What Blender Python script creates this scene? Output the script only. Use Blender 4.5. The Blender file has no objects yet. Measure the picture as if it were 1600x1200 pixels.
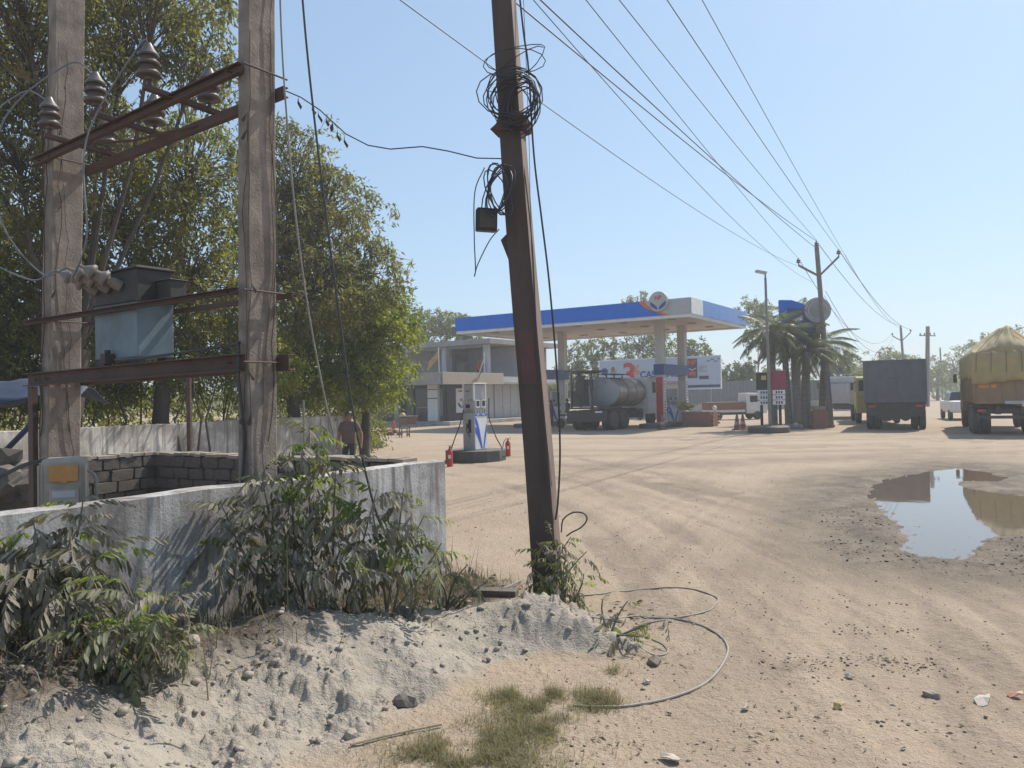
import bpy, bmesh, math, random
import numpy as np
from mathutils import Vector, Matrix, Quaternion

R = math.radians
rng = random.Random(7)
nr = np.random.default_rng(7)
scene = bpy.context.scene
C = scene.collection

# ------------------------------------------------------------------ camera, sky, sun, exposure
CAM_H = 1.9
FPX = 1232.0                       # focal length in pixels of a 1600 px wide frame
cam_data = bpy.data.cameras.new('camera')
cam_data.sensor_width = 36.0
cam_data.lens = 36.0 * FPX / 1600.0
cam_data.clip_start = 0.05
cam_data.clip_end = 3000.0
cam = bpy.data.objects.new('camera', cam_data)
C.objects.link(cam)
CAM_ROT = Matrix.Rotation(R(90 + 0.977), 3, 'X') @ Matrix.Rotation(R(-1.2), 3, 'Z')
cam.location = (0, 0, CAM_H)
cam.rotation_euler = CAM_ROT.to_euler()
scene.camera = cam

SUN_AZ, SUN_EL = R(47.0), R(50.0)
TO_SUN = Vector((math.sin(SUN_AZ) * math.cos(SUN_EL), math.cos(SUN_AZ) * math.cos(SUN_EL), math.sin(SUN_EL)))
world = bpy.data.worlds.new('World')
scene.world = world
world.use_nodes = True
wn = world.node_tree.nodes
wl = world.node_tree.links
for n in list(wn):
    wn.remove(n)
sky = wn.new('ShaderNodeTexSky')
sky.sky_type = 'NISHITA'
sky.sun_disc = False
sky.sun_elevation = SUN_EL
sky.sun_rotation = SUN_AZ
sky.air_density = 1.0
sky.dust_density = 1.0
sky.ozone_density = 2.0
bg = wn.new('ShaderNodeBackground')
bg.inputs['Strength'].default_value = 0.1
wo = wn.new('ShaderNodeOutputWorld')
# dusty air evens the sky out: compress its range, then scale it back
gam = wn.new('ShaderNodeGamma')
gam.inputs['Gamma'].default_value = 0.5
wl.new(sky.outputs[0], gam.inputs['Color'])
scl = wn.new('ShaderNodeMix')
scl.data_type = 'RGBA'
scl.blend_type = 'MULTIPLY'
scl.inputs[0].default_value = 1.0
scl.inputs[7].default_value = (2.2, 2.68, 3.1, 1)
wl.new(gam.outputs[0], scl.inputs[6])
wl.new(scl.outputs[2], bg.inputs['Color'])
wl.new(bg.outputs[0], wo.inputs['Surface'])

sun_data = bpy.data.lights.new('sun', 'SUN')
sun_data.energy = 5.0
sun_data.angle = R(0.53)
sun_data.color = (1.0, 0.94, 0.84)
sun = bpy.data.objects.new('sun', sun_data)
sun.rotation_euler = (-TO_SUN).to_track_quat('-Z', 'Y').to_euler()
sun.location = TO_SUN * 60
C.objects.link(sun)

scene.view_settings.view_transform = 'Standard'
scene.view_settings.look = 'None'
scene.view_settings.exposure = 0.27
scene.view_settings.gamma = 1.0
scene.view_settings.use_curve_mapping = False
scene.cycles.max_bounces = 6
scene.cycles.diffuse_bounces = 3
scene.cycles.glossy_bounces = 3
scene.cycles.transparent_max_bounces = 8
scene.cycles.volume_bounces = 0


# ------------------------------------------------------------------ surveying helpers
def ray(px, py):
    return CAM_ROT @ Vector(((px - 800) / FPX, (600 - py) / FPX, -1.0))


def at(px, py, depth):
    """world point that lies `depth` metres north of the tripod along a sight line"""
    d = ray(px, py)
    return Vector((0, 0, CAM_H)) + d * (depth / d.y)


def gp(px, py, z=0.0):
    """where a sight line meets the level z"""
    d = ray(px, py)
    return Vector((0, 0, CAM_H)) + d * ((z - CAM_H) / d.z)


# ------------------------------------------------------------------ noise
_T = np.random.default_rng(3).random((256, 256))


def vnoise(x, y, seed=0):
    x = np.asarray(x, float) + seed * 17.31
    y = np.asarray(y, float) + seed * 41.77
    ix = np.floor(x).astype(int)
    iy = np.floor(y).astype(int)
    fx = x - ix
    fy = y - iy
    fx = fx * fx * (3 - 2 * fx)
    fy = fy * fy * (3 - 2 * fy)
    a = _T[ix & 255, iy & 255]
    b = _T[(ix + 1) & 255, iy & 255]
    c = _T[ix & 255, (iy + 1) & 255]
    d = _T[(ix + 1) & 255, (iy + 1) & 255]
    return (a * (1 - fx) + b * fx) * (1 - fy) + (c * (1 - fx) + d * fx) * fy


def fbm(x, y, octv=4, seed=0, gain=0.5):
    s = 0
    a = 1.0
    t = 0
    for i in range(octv):
        s = s + a * vnoise(x * 2 ** i, y * 2 ** i, seed + i)
        t += a
        a *= gain
    return s / t


def sstep(a, b, x):
    t = np.clip((x - a) / (b - a), 0, 1)
    return t * t * (3 - 2 * t)


# ------------------------------------------------------------------ scene helpers
def tag(o, label=None, cat=None, group=None, kind=None):
    if label:
        o['label'] = label
    if cat:
        o['category'] = cat
    if group:
        o['group'] = group
    if kind:
        o['kind'] = kind
    return o


def thing(name, label, cat, loc=(0, 0, 0), rz=0.0, group=None):
    o = bpy.data.objects.new(name, None)
    o.empty_display_size = 0.2
    o.location = loc
    o.rotation_euler = (0, 0, rz)
    C.objects.link(o)
    return tag(o, label, cat, group)


class MB:
    """collects shapes and links them as one mesh object"""

    def __init__(self):
        self.v = []
        self.f = []
        self.mi = []
        self.cur = 0

    def mat(self, i):
        self.cur = i
        return self

    def add(self, vs, fs):
        n = len(self.v)
        self.v.extend([tuple(p) for p in vs])
        for f in fs:
            self.f.append(tuple(i + n for i in f))
            self.mi.append(self.cur)
        return self

    def box(self, c, s, rz=0.0, M=None, taper=1.0):
        hx, hy, hz = s[0] / 2, s[1] / 2, s[2] / 2
        pts = [(-hx, -hy, -hz), (hx, -hy, -hz), (hx, hy, -hz), (-hx, hy, -hz),
               (-hx * taper, -hy * taper, hz), (hx * taper, -hy * taper, hz), (hx * taper, hy * taper, hz), (-hx * taper, hy * taper, hz)]
        m = Matrix.Translation(Vector(c)) @ (M if M is not None else Matrix.Rotation(rz, 4, 'Z'))
        return self.add([m @ Vector(p) for p in pts],
                        [(0, 3, 2, 1), (4, 5, 6, 7), (0, 1, 5, 4), (1, 2, 6, 5), (2, 3, 7, 6), (3, 0, 4, 7)])

    def bar(self, p0, p1, w, h, up=(0, 0, 1)):
        """rectangular bar from p0 to p1; w across, h along up"""
        p0 = Vector(p0)
        p1 = Vector(p1)
        d = (p1 - p0).normalized()
        u = Vector(up)
        s = d.cross(u).normalized()
        u = s.cross(d).normalized()
        pts = []
        for p in (p0, p1):
            for a, b in ((-1, -1), (1, -1), (1, 1), (-1, 1)):
                pts.append(p + s * (a * w / 2) + u * (b * h / 2))
        return self.add(pts, [(0, 3, 2, 1), (4, 5, 6, 7), (0, 1, 5, 4), (1, 2, 6, 5), (2, 3, 7, 6), (3, 0, 4, 7)])

    def channel(self, p0, p1, w, h, t=0.012, up=(0, 0, 1), side=1):
        """C-section beam: web h tall, flanges w wide towards `side`"""
        p0 = Vector(p0)
        p1 = Vector(p1)
        d = (p1 - p0).normalized()
        u = Vector(up)
        s = d.cross(u).normalized() * side
        u = (d.cross(s) * -1).normalized()
        if u.z < 0:
            u = -u
        for (a0, a1, b0, b1) in ((0, t, -h / 2, h / 2), (t, w, h / 2 - t, h / 2), (t, w, -h / 2, -h / 2 + t)):
            pts = []
            for p in (p0, p1):
                for a, b in ((a0, b0), (a1, b0), (a1, b1), (a0, b1)):
                    pts.append(p + s * a + u * b)
            self.add(pts, [(0, 3, 2, 1), (4, 5, 6, 7), (0, 1, 5, 4), (1, 2, 6, 5), (2, 3, 7, 6), (3, 0, 4, 7)])
        return self

    def tube(self, pts, r, n=6, r1=None, caps=True):
        pts = [Vector(p) for p in pts]
        N = len(pts)
        rings = []
        prev = None
        for i, p in enumerate(pts):
            d = (pts[min(i + 1, N - 1)] - pts[max(i - 1, 0)])
            if d.length < 1e-9:
                d = Vector((0, 0, 1))
            d.normalize()
            if prev is None:
                a = Vector((0, 0, 1)) if abs(d.z) < 0.9 else Vector((1, 0, 0))
                u = d.cross(a).normalized()
            else:
                u = (prev - d * prev.dot(d))
                if u.length < 1e-6:
                    u = d.orthogonal()
                u.normalize()
            prev = u
            w = d.cross(u)
            if callable(r):
                rr = r(i / (N - 1))
            else:
                rr = r if r1 is None else r + (r1 - r) * i / (N - 1)
            rings.append([p + (u * math.cos(2 * math.pi * k / n) + w * math.sin(2 * math.pi * k / n)) * rr for k in range(n)])
        vs = [q for rg in rings for q in rg]
        fs = []
        for i in range(N - 1):
            for k in range(n):
                k2 = (k + 1) % n
                fs.append((i * n + k, i * n + k2, (i + 1) * n + k2, (i + 1) * n + k))
        if caps:
            fs.append(tuple(range(n - 1, -1, -1)))
            fs.append(tuple((N - 1) * n + k for k in range(n)))
        return self.add(vs, fs)

    def cyl(self, p0, p1, r, n=16, r1=None):
        return self.tube([p0, p1], r, n, r1 if r1 is not None else r)

    def lathe(self, prof, n=16, M=None):
        """prof: list of (radius, z)"""
        M = M or Matrix.Identity(4)
        vs = []
        for r, z in prof:
            for k in range(n):
                a = 2 * math.pi * k / n
                vs.append(M @ Vector((r * math.cos(a), r * math.sin(a), z)))
        fs = []
        for i in range(len(prof) - 1):
            for k in range(n):
                k2 = (k + 1) % n
                fs.append((i * n + k, i * n + k2, (i + 1) * n + k2, (i + 1) * n + k))
        fs.append(tuple(range(n - 1, -1, -1)))
        fs.append(tuple((len(prof) - 1) * n + k for k in range(n)))
        return self.add(vs, fs)

    def prism(self, poly, M, depth):
        """2D polygon (x, z) in M's plane extruded along M's y"""
        n = len(poly)
        vs = [M @ Vector((x, 0, z)) for x, z in poly] + [M @ Vector((x, depth, z)) for x, z in poly]
        fs = [tuple(range(n)), tuple(range(2 * n - 1, n - 1, -1))]
        for k in range(n):
            k2 = (k + 1) % n
            fs.append((k, k + n, k2 + n, k2))
        return self.add(vs, fs)

    def lump(self, c, s, rg, rough=0.25, sub=1):
        """an irregular stone or clod"""
        bm = bmesh.new()
        bmesh.ops.create_icosphere(bm, subdivisions=sub, radius=1.0)
        rot = Matrix.Rotation(rg.uniform(0, 6.28), 3, 'Z') @ Matrix.Rotation(rg.uniform(-.5, .5), 3, 'X')
        vs = []
        for v in bm.verts:
            k = 1 + rg.uniform(-rough, rough)
            q = rot @ Vector((v.co.x * s[0] * k, v.co.y * s[1] * k, v.co.z * s[2] * k))
            vs.append(Vector(c) + q)
        fs = [tuple(v.index for v in f.verts) for f in bm.faces]
        bm.free()
        return self.add(vs, fs)

    def mesh(self, name, mats, smooth=False):
        me = bpy.data.meshes.new(name)
        me.from_pydata(self.v, [], self.f)
        if not isinstance(mats, (list, tuple)):
            mats = [mats]
        for m in mats:
            me.materials.append(m)
        if len(mats) > 1:
            me.polygons.foreach_set('material_index', self.mi)
        if smooth:
            me.polygons.foreach_set('use_smooth', [True] * len(me.polygons))
        bm = bmesh.new()
        bm.from_mesh(me)
        bmesh.ops.recalc_face_normals(bm, faces=bm.faces)
        bm.to_mesh(me)
        bm.free()
        if smooth:
            try:
                me.set_sharp_from_angle(angle=R(42))
            except Exception:
                pass
        me.update()
        return me

    def build(self, name, mats, parent=None, loc=None, rot=None, smooth=False, bevel=0.0):
        o = bpy.data.objects.new(name, self.mesh(name, mats, smooth))
        C.objects.link(o)
        if parent is not None:
            o.parent = parent
        if loc is not None:
            o.location = loc
        if rot is not None:
            o.rotation_euler = rot
        if bevel > 0:
            b = o.modifiers.new('edge', 'BEVEL')
            b.width = bevel
            b.segments = 2
            b.limit_method = 'ANGLE'
            b.angle_limit = R(40)
        return o


def inst(src, parent=None, loc=(0, 0, 0), rot=(0, 0, 0), scale=(1, 1, 1), name=None):
    """another piece that shares the mesh data of src"""
    me = src if isinstance(src, bpy.types.Mesh) else src.data
    o = bpy.data.objects.new(name or me.name.split('.')[0], me)
    C.objects.link(o)
    o.parent = parent
    o.location = loc
    o.rotation_euler = rot
    o.scale = scale
    return o


def np_mesh(name, V, F, mat, smooth=False, attrs=None):
    """V (n,3) array, F (m,k) int array"""
    me = bpy.data.meshes.new(name)
    V = np.asarray(V, np.float32)
    F = np.asarray(F, np.int32)
    k = F.shape[1]
    me.vertices.add(len(V))
    me.vertices.foreach_set('co', V.ravel())
    me.loops.add(F.size)
    me.loops.foreach_set('vertex_index', F.ravel())
    me.polygons.add(len(F))
    me.polygons.foreach_set('loop_start', np.arange(0, F.size, k, dtype=np.int32))
    me.polygons.foreach_set('loop_total', np.full(len(F), k, np.int32))
    if smooth:
        me.polygons.foreach_set('use_smooth', np.ones(len(F), bool))
    me.update(calc_edges=True)
    for an, av in (attrs or {}).items():
        at_ = me.attributes.new(an, 'FLOAT', 'POINT')
        at_.data.foreach_set('value', np.asarray(av, np.float32))
    me.materials.append(mat)
    me.validate()
    return me


def obj(name, me, parent=None, loc=(0, 0, 0), rz=0):
    o = bpy.data.objects.new(name, me)
    C.objects.link(o)
    o.parent = parent
    o.location = loc
    o.rotation_euler = (0, 0, rz)
    return o


# ------------------------------------------------------------------ materials
class NT:
    def __init__(self, name):
        self.m = bpy.data.materials.new(name)
        self.m.use_nodes = True
        self.t = self.m.node_tree
        self.n = self.t.nodes
        self.b = self.n.get('Principled BSDF')
        self.out = self.n.get('Material Output')

    def new(self, ty, **kw):
        x = self.n.new(ty)
        for k, v in kw.items():
            setattr(x, k, v)
        return x

    def link(self, a, b):
        self.t.links.new(a, b)

    def coord(self, kind='Object', scale=None):
        tc = self.new('ShaderNodeTexCoord')
        if scale is None:
            return tc.outputs[kind]
        mp = self.new('ShaderNodeMapping')
        mp.inputs['Scale'].default_value = scale
        self.link(tc.outputs[kind], mp.inputs['Vector'])
        return mp.outputs[0]

    def noise(self, vec, scale, detail=4, rough=0.55, dist=0.0):
        x = self.new('ShaderNodeTexNoise')
        x.inputs['Scale'].default_value = scale
        x.inputs['Detail'].default_value = detail
        x.inputs['Roughness'].default_value = rough
        x.inputs['Distortion'].default_value = dist
        self.link(vec, x.inputs['Vector'])
        return x.outputs['Fac']

    def ramp(self, fac, stops):
        x = self.new('ShaderNodeValToRGB')
        e = x.color_ramp.elements
        while len(e) < len(stops):
            e.new(0.5)
        for el, (p, c) in zip(e, stops):
            el.position = p
            el.color = (c, c, c, 1) if not hasattr(c, '__len__') else (*c[:3], 1)
        self.link(fac, x.inputs[0])
        return x.outputs[0]

    def mix(self, fac, a, b, mode='MIX'):
        x = self.new('ShaderNodeMix', data_type='RGBA', blend_type=mode)
        for i, s in ((0, fac), (6, a), (7, b)):
            if hasattr(s, 'is_linked') or isinstance(s, bpy.types.NodeSocket):
                self.link(s, x.inputs[i])
            elif i == 0:
                x.inputs[0].default_value = s
            else:
                x.inputs[i].default_value = (*s[:3], 1)
        return x.outputs[2]

    def math(self, op, a, b=None, c=None):
        x = self.new('ShaderNodeMath', operation=op)
        for i, s in enumerate((a, b, c)):
            if s is None:
                continue
            if isinstance(s, bpy.types.NodeSocket):
                self.link(s, x.inputs[i])
            else:
                x.inputs[i].default_value = s
        return x.outputs[0]

    def attr(self, name):
        x = self.new('ShaderNodeAttribute', attribute_name=name)
        return x.outputs['Fac']

    def bump(self, h, strength=0.3, dist=0.01):
        x = self.new('ShaderNodeBump')
        x.inputs['Strength'].default_value = strength
        x.inputs['Distance'].default_value = dist
        self.link(h, x.inputs['Height'])
        self.link(x.outputs[0], self.b.inputs['Normal'])

    def dusty(self, col, amount, dustcol=(0.34, 0.28, 0.22)):
        """settled dust: thicker on faces that look up"""
        g = self.new('ShaderNodeNewGeometry')
        s = self.new('ShaderNodeSeparateXYZ')
        self.link(g.outputs['Normal'], s.inputs[0])
        up = self.math('MULTIPLY_ADD', s.outputs[2], 0.55, 0.45)
        nz = self.noise(self.coord('Object'), 3.0, 5, 0.65)
        f = self.math('MULTIPLY', self.math('MULTIPLY', up, self.math('MULTIPLY_ADD', nz, 1.6, -0.1)), amount)
        fc = self.new('ShaderNodeClamp')
        self.link(f, fc.inputs[0])
        return self.mix(fc.outputs[0], col, dustcol)


MATS = {}


def pm(name, c1, c2=None, scale=4.0, rough=0.75, metal=0.0, bump=0.15, bscale=40.0, dust=0.25, stretch=(1, 1, 1), spec=0.4, lo=0.35, hi=0.65, bdist=0.01):
    if name in MATS:
        return MATS[name]
    k = NT(name)
    v = k.coord('Object', stretch)
    n1 = k.noise(v, scale, 6, 0.6)
    if c2 is None:
        c2 = tuple(x * 0.72 for x in c1)
    col = k.ramp(n1, [(lo, c2), (hi, c1)])
    if dust > 0:
        col = k.dusty(col, dust)
    k.link(col, k.b.inputs['Base Color'])
    k.b.inputs['Metallic'].default_value = metal
    k.b.inputs['Specular IOR Level'].default_value = spec
    n2 = k.noise(v, bscale, 4, 0.6)
    rr = k.math('MULTIPLY_ADD', n1, 0.25, rough - 0.12)
    k.link(rr, k.b.inputs['Roughness'])
    if bump > 0:
        k.bump(n2, bump, bdist)
    MATS[name] = k.m
    return k.m


def leafmat(name, stops, trans=0.35, rough=0.55, dust=0.3, dustcol=(0.30, 0.26, 0.2)):
    k = NT(name)
    r = k.attr('rnd')
    col = k.ramp(r, stops)
    col = k.dusty(col, dust, dustcol)
    k.link(col, k.b.inputs['Base Color'])
    k.b.inputs['Roughness'].default_value = rough
    k.b.inputs['Specular IOR Level'].default_value = 0.35
    tr = k.new('ShaderNodeBsdfTranslucent')
    bright = k.mix(0.45, k.mix(1.0, col, (2.6, 2.6, 1.6), 'MULTIPLY'), (0.30, 0.34, 0.03), 'MIX')
    k.link(bright, tr.inputs['Color'])
    mx = k.new('ShaderNodeMixShader')
    mx.inputs[0].default_value = trans
    k.link(k.b.outputs[0], mx.inputs[1])
    k.link(tr.outputs[0], mx.inputs[2])
    k.link(mx.outputs[0], k.out.inputs['Surface'])
    return k.m


m_concrete = pm('pole_concrete', (0.305, 0.25, 0.21), (0.16, 0.13, 0.108), 5, 0.95, bump=0.8, bscale=45, dust=0.1, stretch=(1, 1, 0.9))
m_rust = pm('rusted_steel', (0.085, 0.04, 0.032), (0.05, 0.026, 0.022), 9, 0.75, bump=0.4, bscale=60, dust=0.35)
m_steel = pm('grey_steel', (0.25, 0.25, 0.25), None, 8, 0.5, 0.6, bump=0.1)
m_black = pm('black_rubber', (0.022, 0.022, 0.023), (0.015, 0.015, 0.016), 8, 0.75, bump=0.2, dust=0.35)
m_cable = pm('cable_sheath', (0.03, 0.032, 0.04), None, 8, 0.55, bump=0, dust=0.25)
m_wire = pm('aluminium_wire', (0.20, 0.21, 0.24), None, 8, 0.45, 0.3, bump=0, dust=0.1)
m_greycable = pm('grey_cable', (0.30, 0.27, 0.24), (0.2, 0.18, 0.16), 8, 0.6, bump=0.1, dust=0.3)
m_white = pm('white_paint', (0.78, 0.78, 0.77), (0.66, 0.66, 0.64), 3, 0.5, bump=0.04, dust=0.12)
m_blue = pm('blue_panel', (0.004, 0.155, 0.66), (0.004, 0.14, 0.6), 2, 0.6, bump=0.02, dust=0.0, spec=0.2)
m_navy = pm('navy_band', (0.02, 0.06, 0.22), (0.02, 0.05, 0.18), 2, 0.5, bump=0.02, dust=0.1)
m_red = pm('red_paint', (0.55, 0.03, 0.025), (0.42, 0.025, 0.02), 4, 0.5, bump=0.05, dust=0.2)
m_orange = pm('orange_paint', (0.75, 0.16, 0.05), (0.6, 0.12, 0.04), 4, 0.5, bump=0.02, dust=0.1)
m_grey_panel = pm('grey_panel', (0.45, 0.46, 0.47), (0.38, 0.39, 0.4), 3, 0.5, bump=0.03, dust=0.1)
m_plaster = pm('grey_plaster', (0.42, 0.39, 0.36), (0.28, 0.26, 0.24), 1.2, 0.85, bump=0.3, bscale=25, dust=0.2)
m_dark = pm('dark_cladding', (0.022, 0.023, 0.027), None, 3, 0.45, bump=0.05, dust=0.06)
m_glass = pm('dark_glass', (0.03, 0.035, 0.04), None, 2, 0.15, bump=0, dust=0.08, spec=0.6)
m_brick = pm('old_brick', (0.30, 0.13, 0.085), (0.2, 0.09, 0.065), 12, 0.85, bump=0.4, dust=0.4)
m_wood = pm('weathered_wood', (0.22, 0.16, 0.11), (0.13, 0.09, 0.06), 5, 0.8, bump=0.3, dust=0.35, stretch=(1, 1, 8))
m_skin = pm('skin', (0.28, 0.14, 0.085), (0.24, 0.12, 0.07), 5, 0.55, bump=0.03, dust=0)
m_hair = pm('black_hair', (0.012, 0.01, 0.009), None, 20, 0.5, bump=0.4, dust=0)
m_bark = pm('bark', (0.085, 0.066, 0.052), (0.042, 0.033, 0.027), 7, 0.9, bump=0.7, bscale=18, dust=0.1, stretch=(1, 1, 0.3), bdist=0.03)
m_tyre = pm('tyre_rubber', (0.03, 0.029, 0.028), (0.02, 0.02, 0.02), 6, 0.85, bump=0.3, bscale=25, dust=0.5)
m_chassis = pm('chassis_black', (0.028, 0.027, 0.027), None, 6, 0.7, bump=0.15, dust=0.4)

# ------------------------------------------------------------------ terrain
PUD = [gp(px, py) for px, py in ((1340, 757), (1372, 748), (1405, 741), (1440, 737), (1475, 731), (1500, 726), (1520, 733), (1560, 738), (1598, 746), (1570, 752), (1512, 752),
                                 (1508, 762), (1600, 772), (1720, 776), (1760, 800), (1720, 838), (1640, 842), (1590, 838), (1560, 852), (1515, 872), (1470, 873), (1420, 868), (1392, 855),
                                 (1405, 838), (1398, 820), (1368, 806), (1352, 785))]
PUDP = np.array([(p.x, p.y) for p in PUD])
CREST = np.array([(0.62, 5.95, 0.10, 0.50), (0.18, 6.25, 0.31, 0.85), (-0.45, 6.0, 0.24, 1.0), (-0.95, 5.65, 0.31, 1.5), (-1.65, 5.35, 0.42, 2.0), (-2.2, 4.9, 0.47, 2.5),
                  (-2.75, 4.2, 0.55, 2.9), (-3.7, 3.2, 0.58, 3.1), (-5.2, 1.6, 0.45, 2.8)])


DAMP = [(p.x, p.y) for p in (gp(1000, 748), gp(1090, 765), gp(1200, 785), gp(1320, 825), gp(1400, 870), gp(1520, 905), gp(1640, 930))]

BLOT = [(gp(1245, 1036).x, gp(1245, 1036).y, .30), (gp(1385, 1032).x, gp(1385, 1032).y, .32), (gp(1230, 1115).x, gp(1230, 1115).y, .22)]

RUTS = [[(p.x, p.y) for p in (gp(a, b) for a, b in pix)] for pix in (
    ((1300, 1250), (1235, 1080), (1150, 930), (1040, 820), (930, 760), (830, 735), (700, 722)),
    ((1120, 1250), (1080, 1080), (1010, 930), (920, 820), (830, 765), (700, 740)),
    ((1700, 1150), (1480, 990), (1290, 870), (1130, 795), (980, 745), (850, 720)),
    ((1700, 1040), (1520, 940), (1340, 850), (1180, 785), (1020, 738), (880, 712)),
    ((780, 705), (1000, 700), (1200, 694), (1400, 697), (1620, 708)),
    ((780, 716), (1000, 708), (1250, 700), (1450, 690), (1650, 682)),
    ((900, 735), (1050, 722), (1200, 716), (1350, 716), (1620, 725)),
    ((1000, 690), (1100, 683), (1250, 680), (1420, 684), (1620, 695)))]


def rut_mask(x, y):
    out = np.zeros(x.shape)
    tread = np.zeros(x.shape)
    for ci, c in enumerate(RUTS):
        acc = 0.0
        warp = 0.25 * (fbm(x * .5, y * .5, 2, 95 + ci) - .5)
        for i in range(len(c) - 1):
            ax, ay = c[i]
            ex, ey = c[i + 1][0] - ax, c[i + 1][1] - ay
            L = math.hypot(ex, ey)
            t = np.clip(((x - ax) * ex + (y - ay) * ey) / (L * L), 0, 1)
            d = np.hypot(x - ax - t * ex, y - ay - t * ey)
            d = d + warp
            m = sstep(0.24, 0.12, np.abs(d))
            s = acc + t * L
            tread = np.where(m > out, np.sin(s * 38 + np.abs(d) * 25), tread)
            out = np.maximum(out, m)
            acc += L
    brk = sstep(0.35, 0.6, fbm(x * .6, y * .6, 3, 99))
    return out * (0.25 + 0.75 * brk), tread


def poly_sd(x, y, P):
    """signed distance, positive inside"""
    d = np.full(x.shape, 1e9)
    ins = np.zeros(x.shape, bool)
    n = len(P)
    for i in range(n):
        ax, ay = P[i]
        bx, by = P[(i + 1) % n]
        ex, ey = bx - ax, by - ay
        t = np.clip(((x - ax) * ex + (y - ay) * ey) / (ex * ex + ey * ey), 0, 1)
        d = np.minimum(d, (x - ax - t * ex) ** 2 + (y - ay - t * ey) ** 2)
        cond = (ay > y) != (by > y)
        with np.errstate(divide='ignore', invalid='ignore'):
            xi = (bx - ax) * (y - ay) / (by - ay + 1e-12) + ax
        ins ^= cond & (x < xi)
    d = np.sqrt(d)
    return np.where(ins, d, -d)


def mound_h(x, y):
    best = np.zeros(x.shape)
    wob = 1 + 0.5 * (fbm(x * 1.1, y * 1.1, 3, 11) - 0.5)
    for i in range(len(CREST) - 1):
        a, b = CREST[i], CREST[i + 1]
        ex, ey = b[0] - a[0], b[1] - a[1]
        t = np.clip(((x - a[0]) * ex + (y - a[1]) * ey) / (ex * ex + ey * ey), 0, 1)
        d = np.hypot(x - a[0] - t * ex, y - a[1] - t * ey)
        h = a[2] + (b[2] - a[2]) * t
        w = (a[3] + (b[3] - a[3]) * t) * wob
        # steeper behind the crest than towards the track
        side = (x - a[0]) * ey - (y - a[1]) * ex
        w = np.where(side < 0, w * 0.62, w)
        q = np.clip(1 - d / w, 0, 1)
        best = np.maximum(best, h * (q ** 1.25 * 0.55 + 0.45 * q * q * (3 - 2 * q)))
    return best


def terrain(x, y, fine=True):
    x = np.asarray(x, float)
    y = np.asarray(y, float)
    r = np.hypot(x, y)
    sd = np.full(x.shape, -50.0)
    near = (x > 2) & (x < 20) & (y > 6) & (y < 24)
    if near.any():
        sd[near] = poly_sd(x[near], y[near], PUDP)
    sd = sd + 0.5 * (fbm(x * 1.1, y * 1.1, 4, 21) - 0.5)
    wet = sstep(-2.6, -0.2, sd)
    damp = np.zeros(x.shape)
    for i in range(len(DAMP) - 1):
        ax, ay = DAMP[i]
        ex, ey = DAMP[i + 1][0] - ax, DAMP[i + 1][1] - ay
        t = np.clip(((x - ax) * ex + (y - ay) * ey) / (ex * ex + ey * ey), 0, 1)
        damp = np.maximum(damp, np.clip(1 - np.hypot(x - ax - t * ex, y - ay - t * ey) / 0.85, 0, 1))
    for (qx, qy, qr) in BLOT:
        damp = np.maximum(damp, 1.25 * np.exp(-((x - qx) / qr) ** 2 - ((y - qy) / (qr * .55)) ** 2))
    wetc = np.maximum(wet, damp * 0.75 * sstep(0.35, 0.6, fbm(x * 1.3, y * 1.3, 3, 25)))
    z = 0.05 * (fbm(x * 0.12, y * 0.12, 3, 1) - 0.5) * (1 - sstep(-3, 0, sd))
    mh = mound_h(x, y)
    m = sstep(0.002, 0.05, mh + 0.03 * (fbm(x * 3, y * 3, 3, 13) - 0.5))
    z = z + mh
    z = z - 0.05 * sstep(-0.45, 0.5, sd) + 0.018 * sstep(-1.1, 0.1, sd) * (1 - sstep(-.2, .5, sd))
    # wheel ruts that run away from the camera and swing left further out
    u = x + 0.011 * np.clip(y - 5, 0, 16) ** 2
    st = fbm(u * 3.2, y * 0.10, 4, 31, 0.6)
    u2 = x - 0.45 * y
    st2 = fbm(u2 * 3.0, (y + x) * 0.06, 4, 37, 0.6)
    lane = sstep(0.2, 1.6, x + 0.15 * (y - 8)) * (1 - m) * sstep(60, 25, r)
    far = sstep(16, 24, y)
    st3 = fbm(x * 0.12, y * 1.1, 4, 41, 0.6)
    streak = (st * 0.6 + st2 * 0.4) * (1 - far) + st3 * far
    z = z + lane * 0.055 * (streak - 0.5) * (1 - 0.7 * sstep(-.2, .4, sd))
    if fine:
        rm, tr_ = rut_mask(x, y)
        rm = rm * (1 - m) * (1 - sstep(-.3, .1, sd))
        z = z - rm * (0.016 - 0.005 * tr_ * sstep(25, 8, r))
        k = sstep(40, 6, r)
        z = z + k * 0.022 * (fbm(x * 4.2, y * 4.2, 5, 51, 0.65) - 0.5)
        # loose clods on the heap
        rid = 1 - np.abs(2 * fbm(x * 3.1, y * 3.1, 4, 61, 0.55) - 1)
        z = z + m * (0.25 * (fbm(x * 2.1, y * 2.1, 5, 63, 0.52) - 0.5) + 0.05 * (rid - 0.7))
        lump = np.clip(fbm(x * 13, y * 13, 3, 71, 0.6) - 0.52, 0, 1)
        patch = sstep(0.45, 0.62, fbm(x * 1.6, y * 1.6, 2, 73))
        z = z + m * lump * (0.07 + 0.16 * patch)
        z = z + (1 - m) * k * 0.03 * np.clip(fbm(x * 17, y * 17, 2, 75) - 0.62, 0, 1) * (1 + 3 * sstep(-1.2, -.2, sd))
    return z, m, wetc, streak * lane + 0.5 * (1 - lane), sd


_gx = np.arange(-8, 13, 0.06)
_gy = np.arange(0, 27, 0.06)
_GX, _GY = np.meshgrid(_gx, _gy)
_GZ = terrain(_GX.ravel(), _GY.ravel())[0].reshape(_GX.shape)


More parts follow.
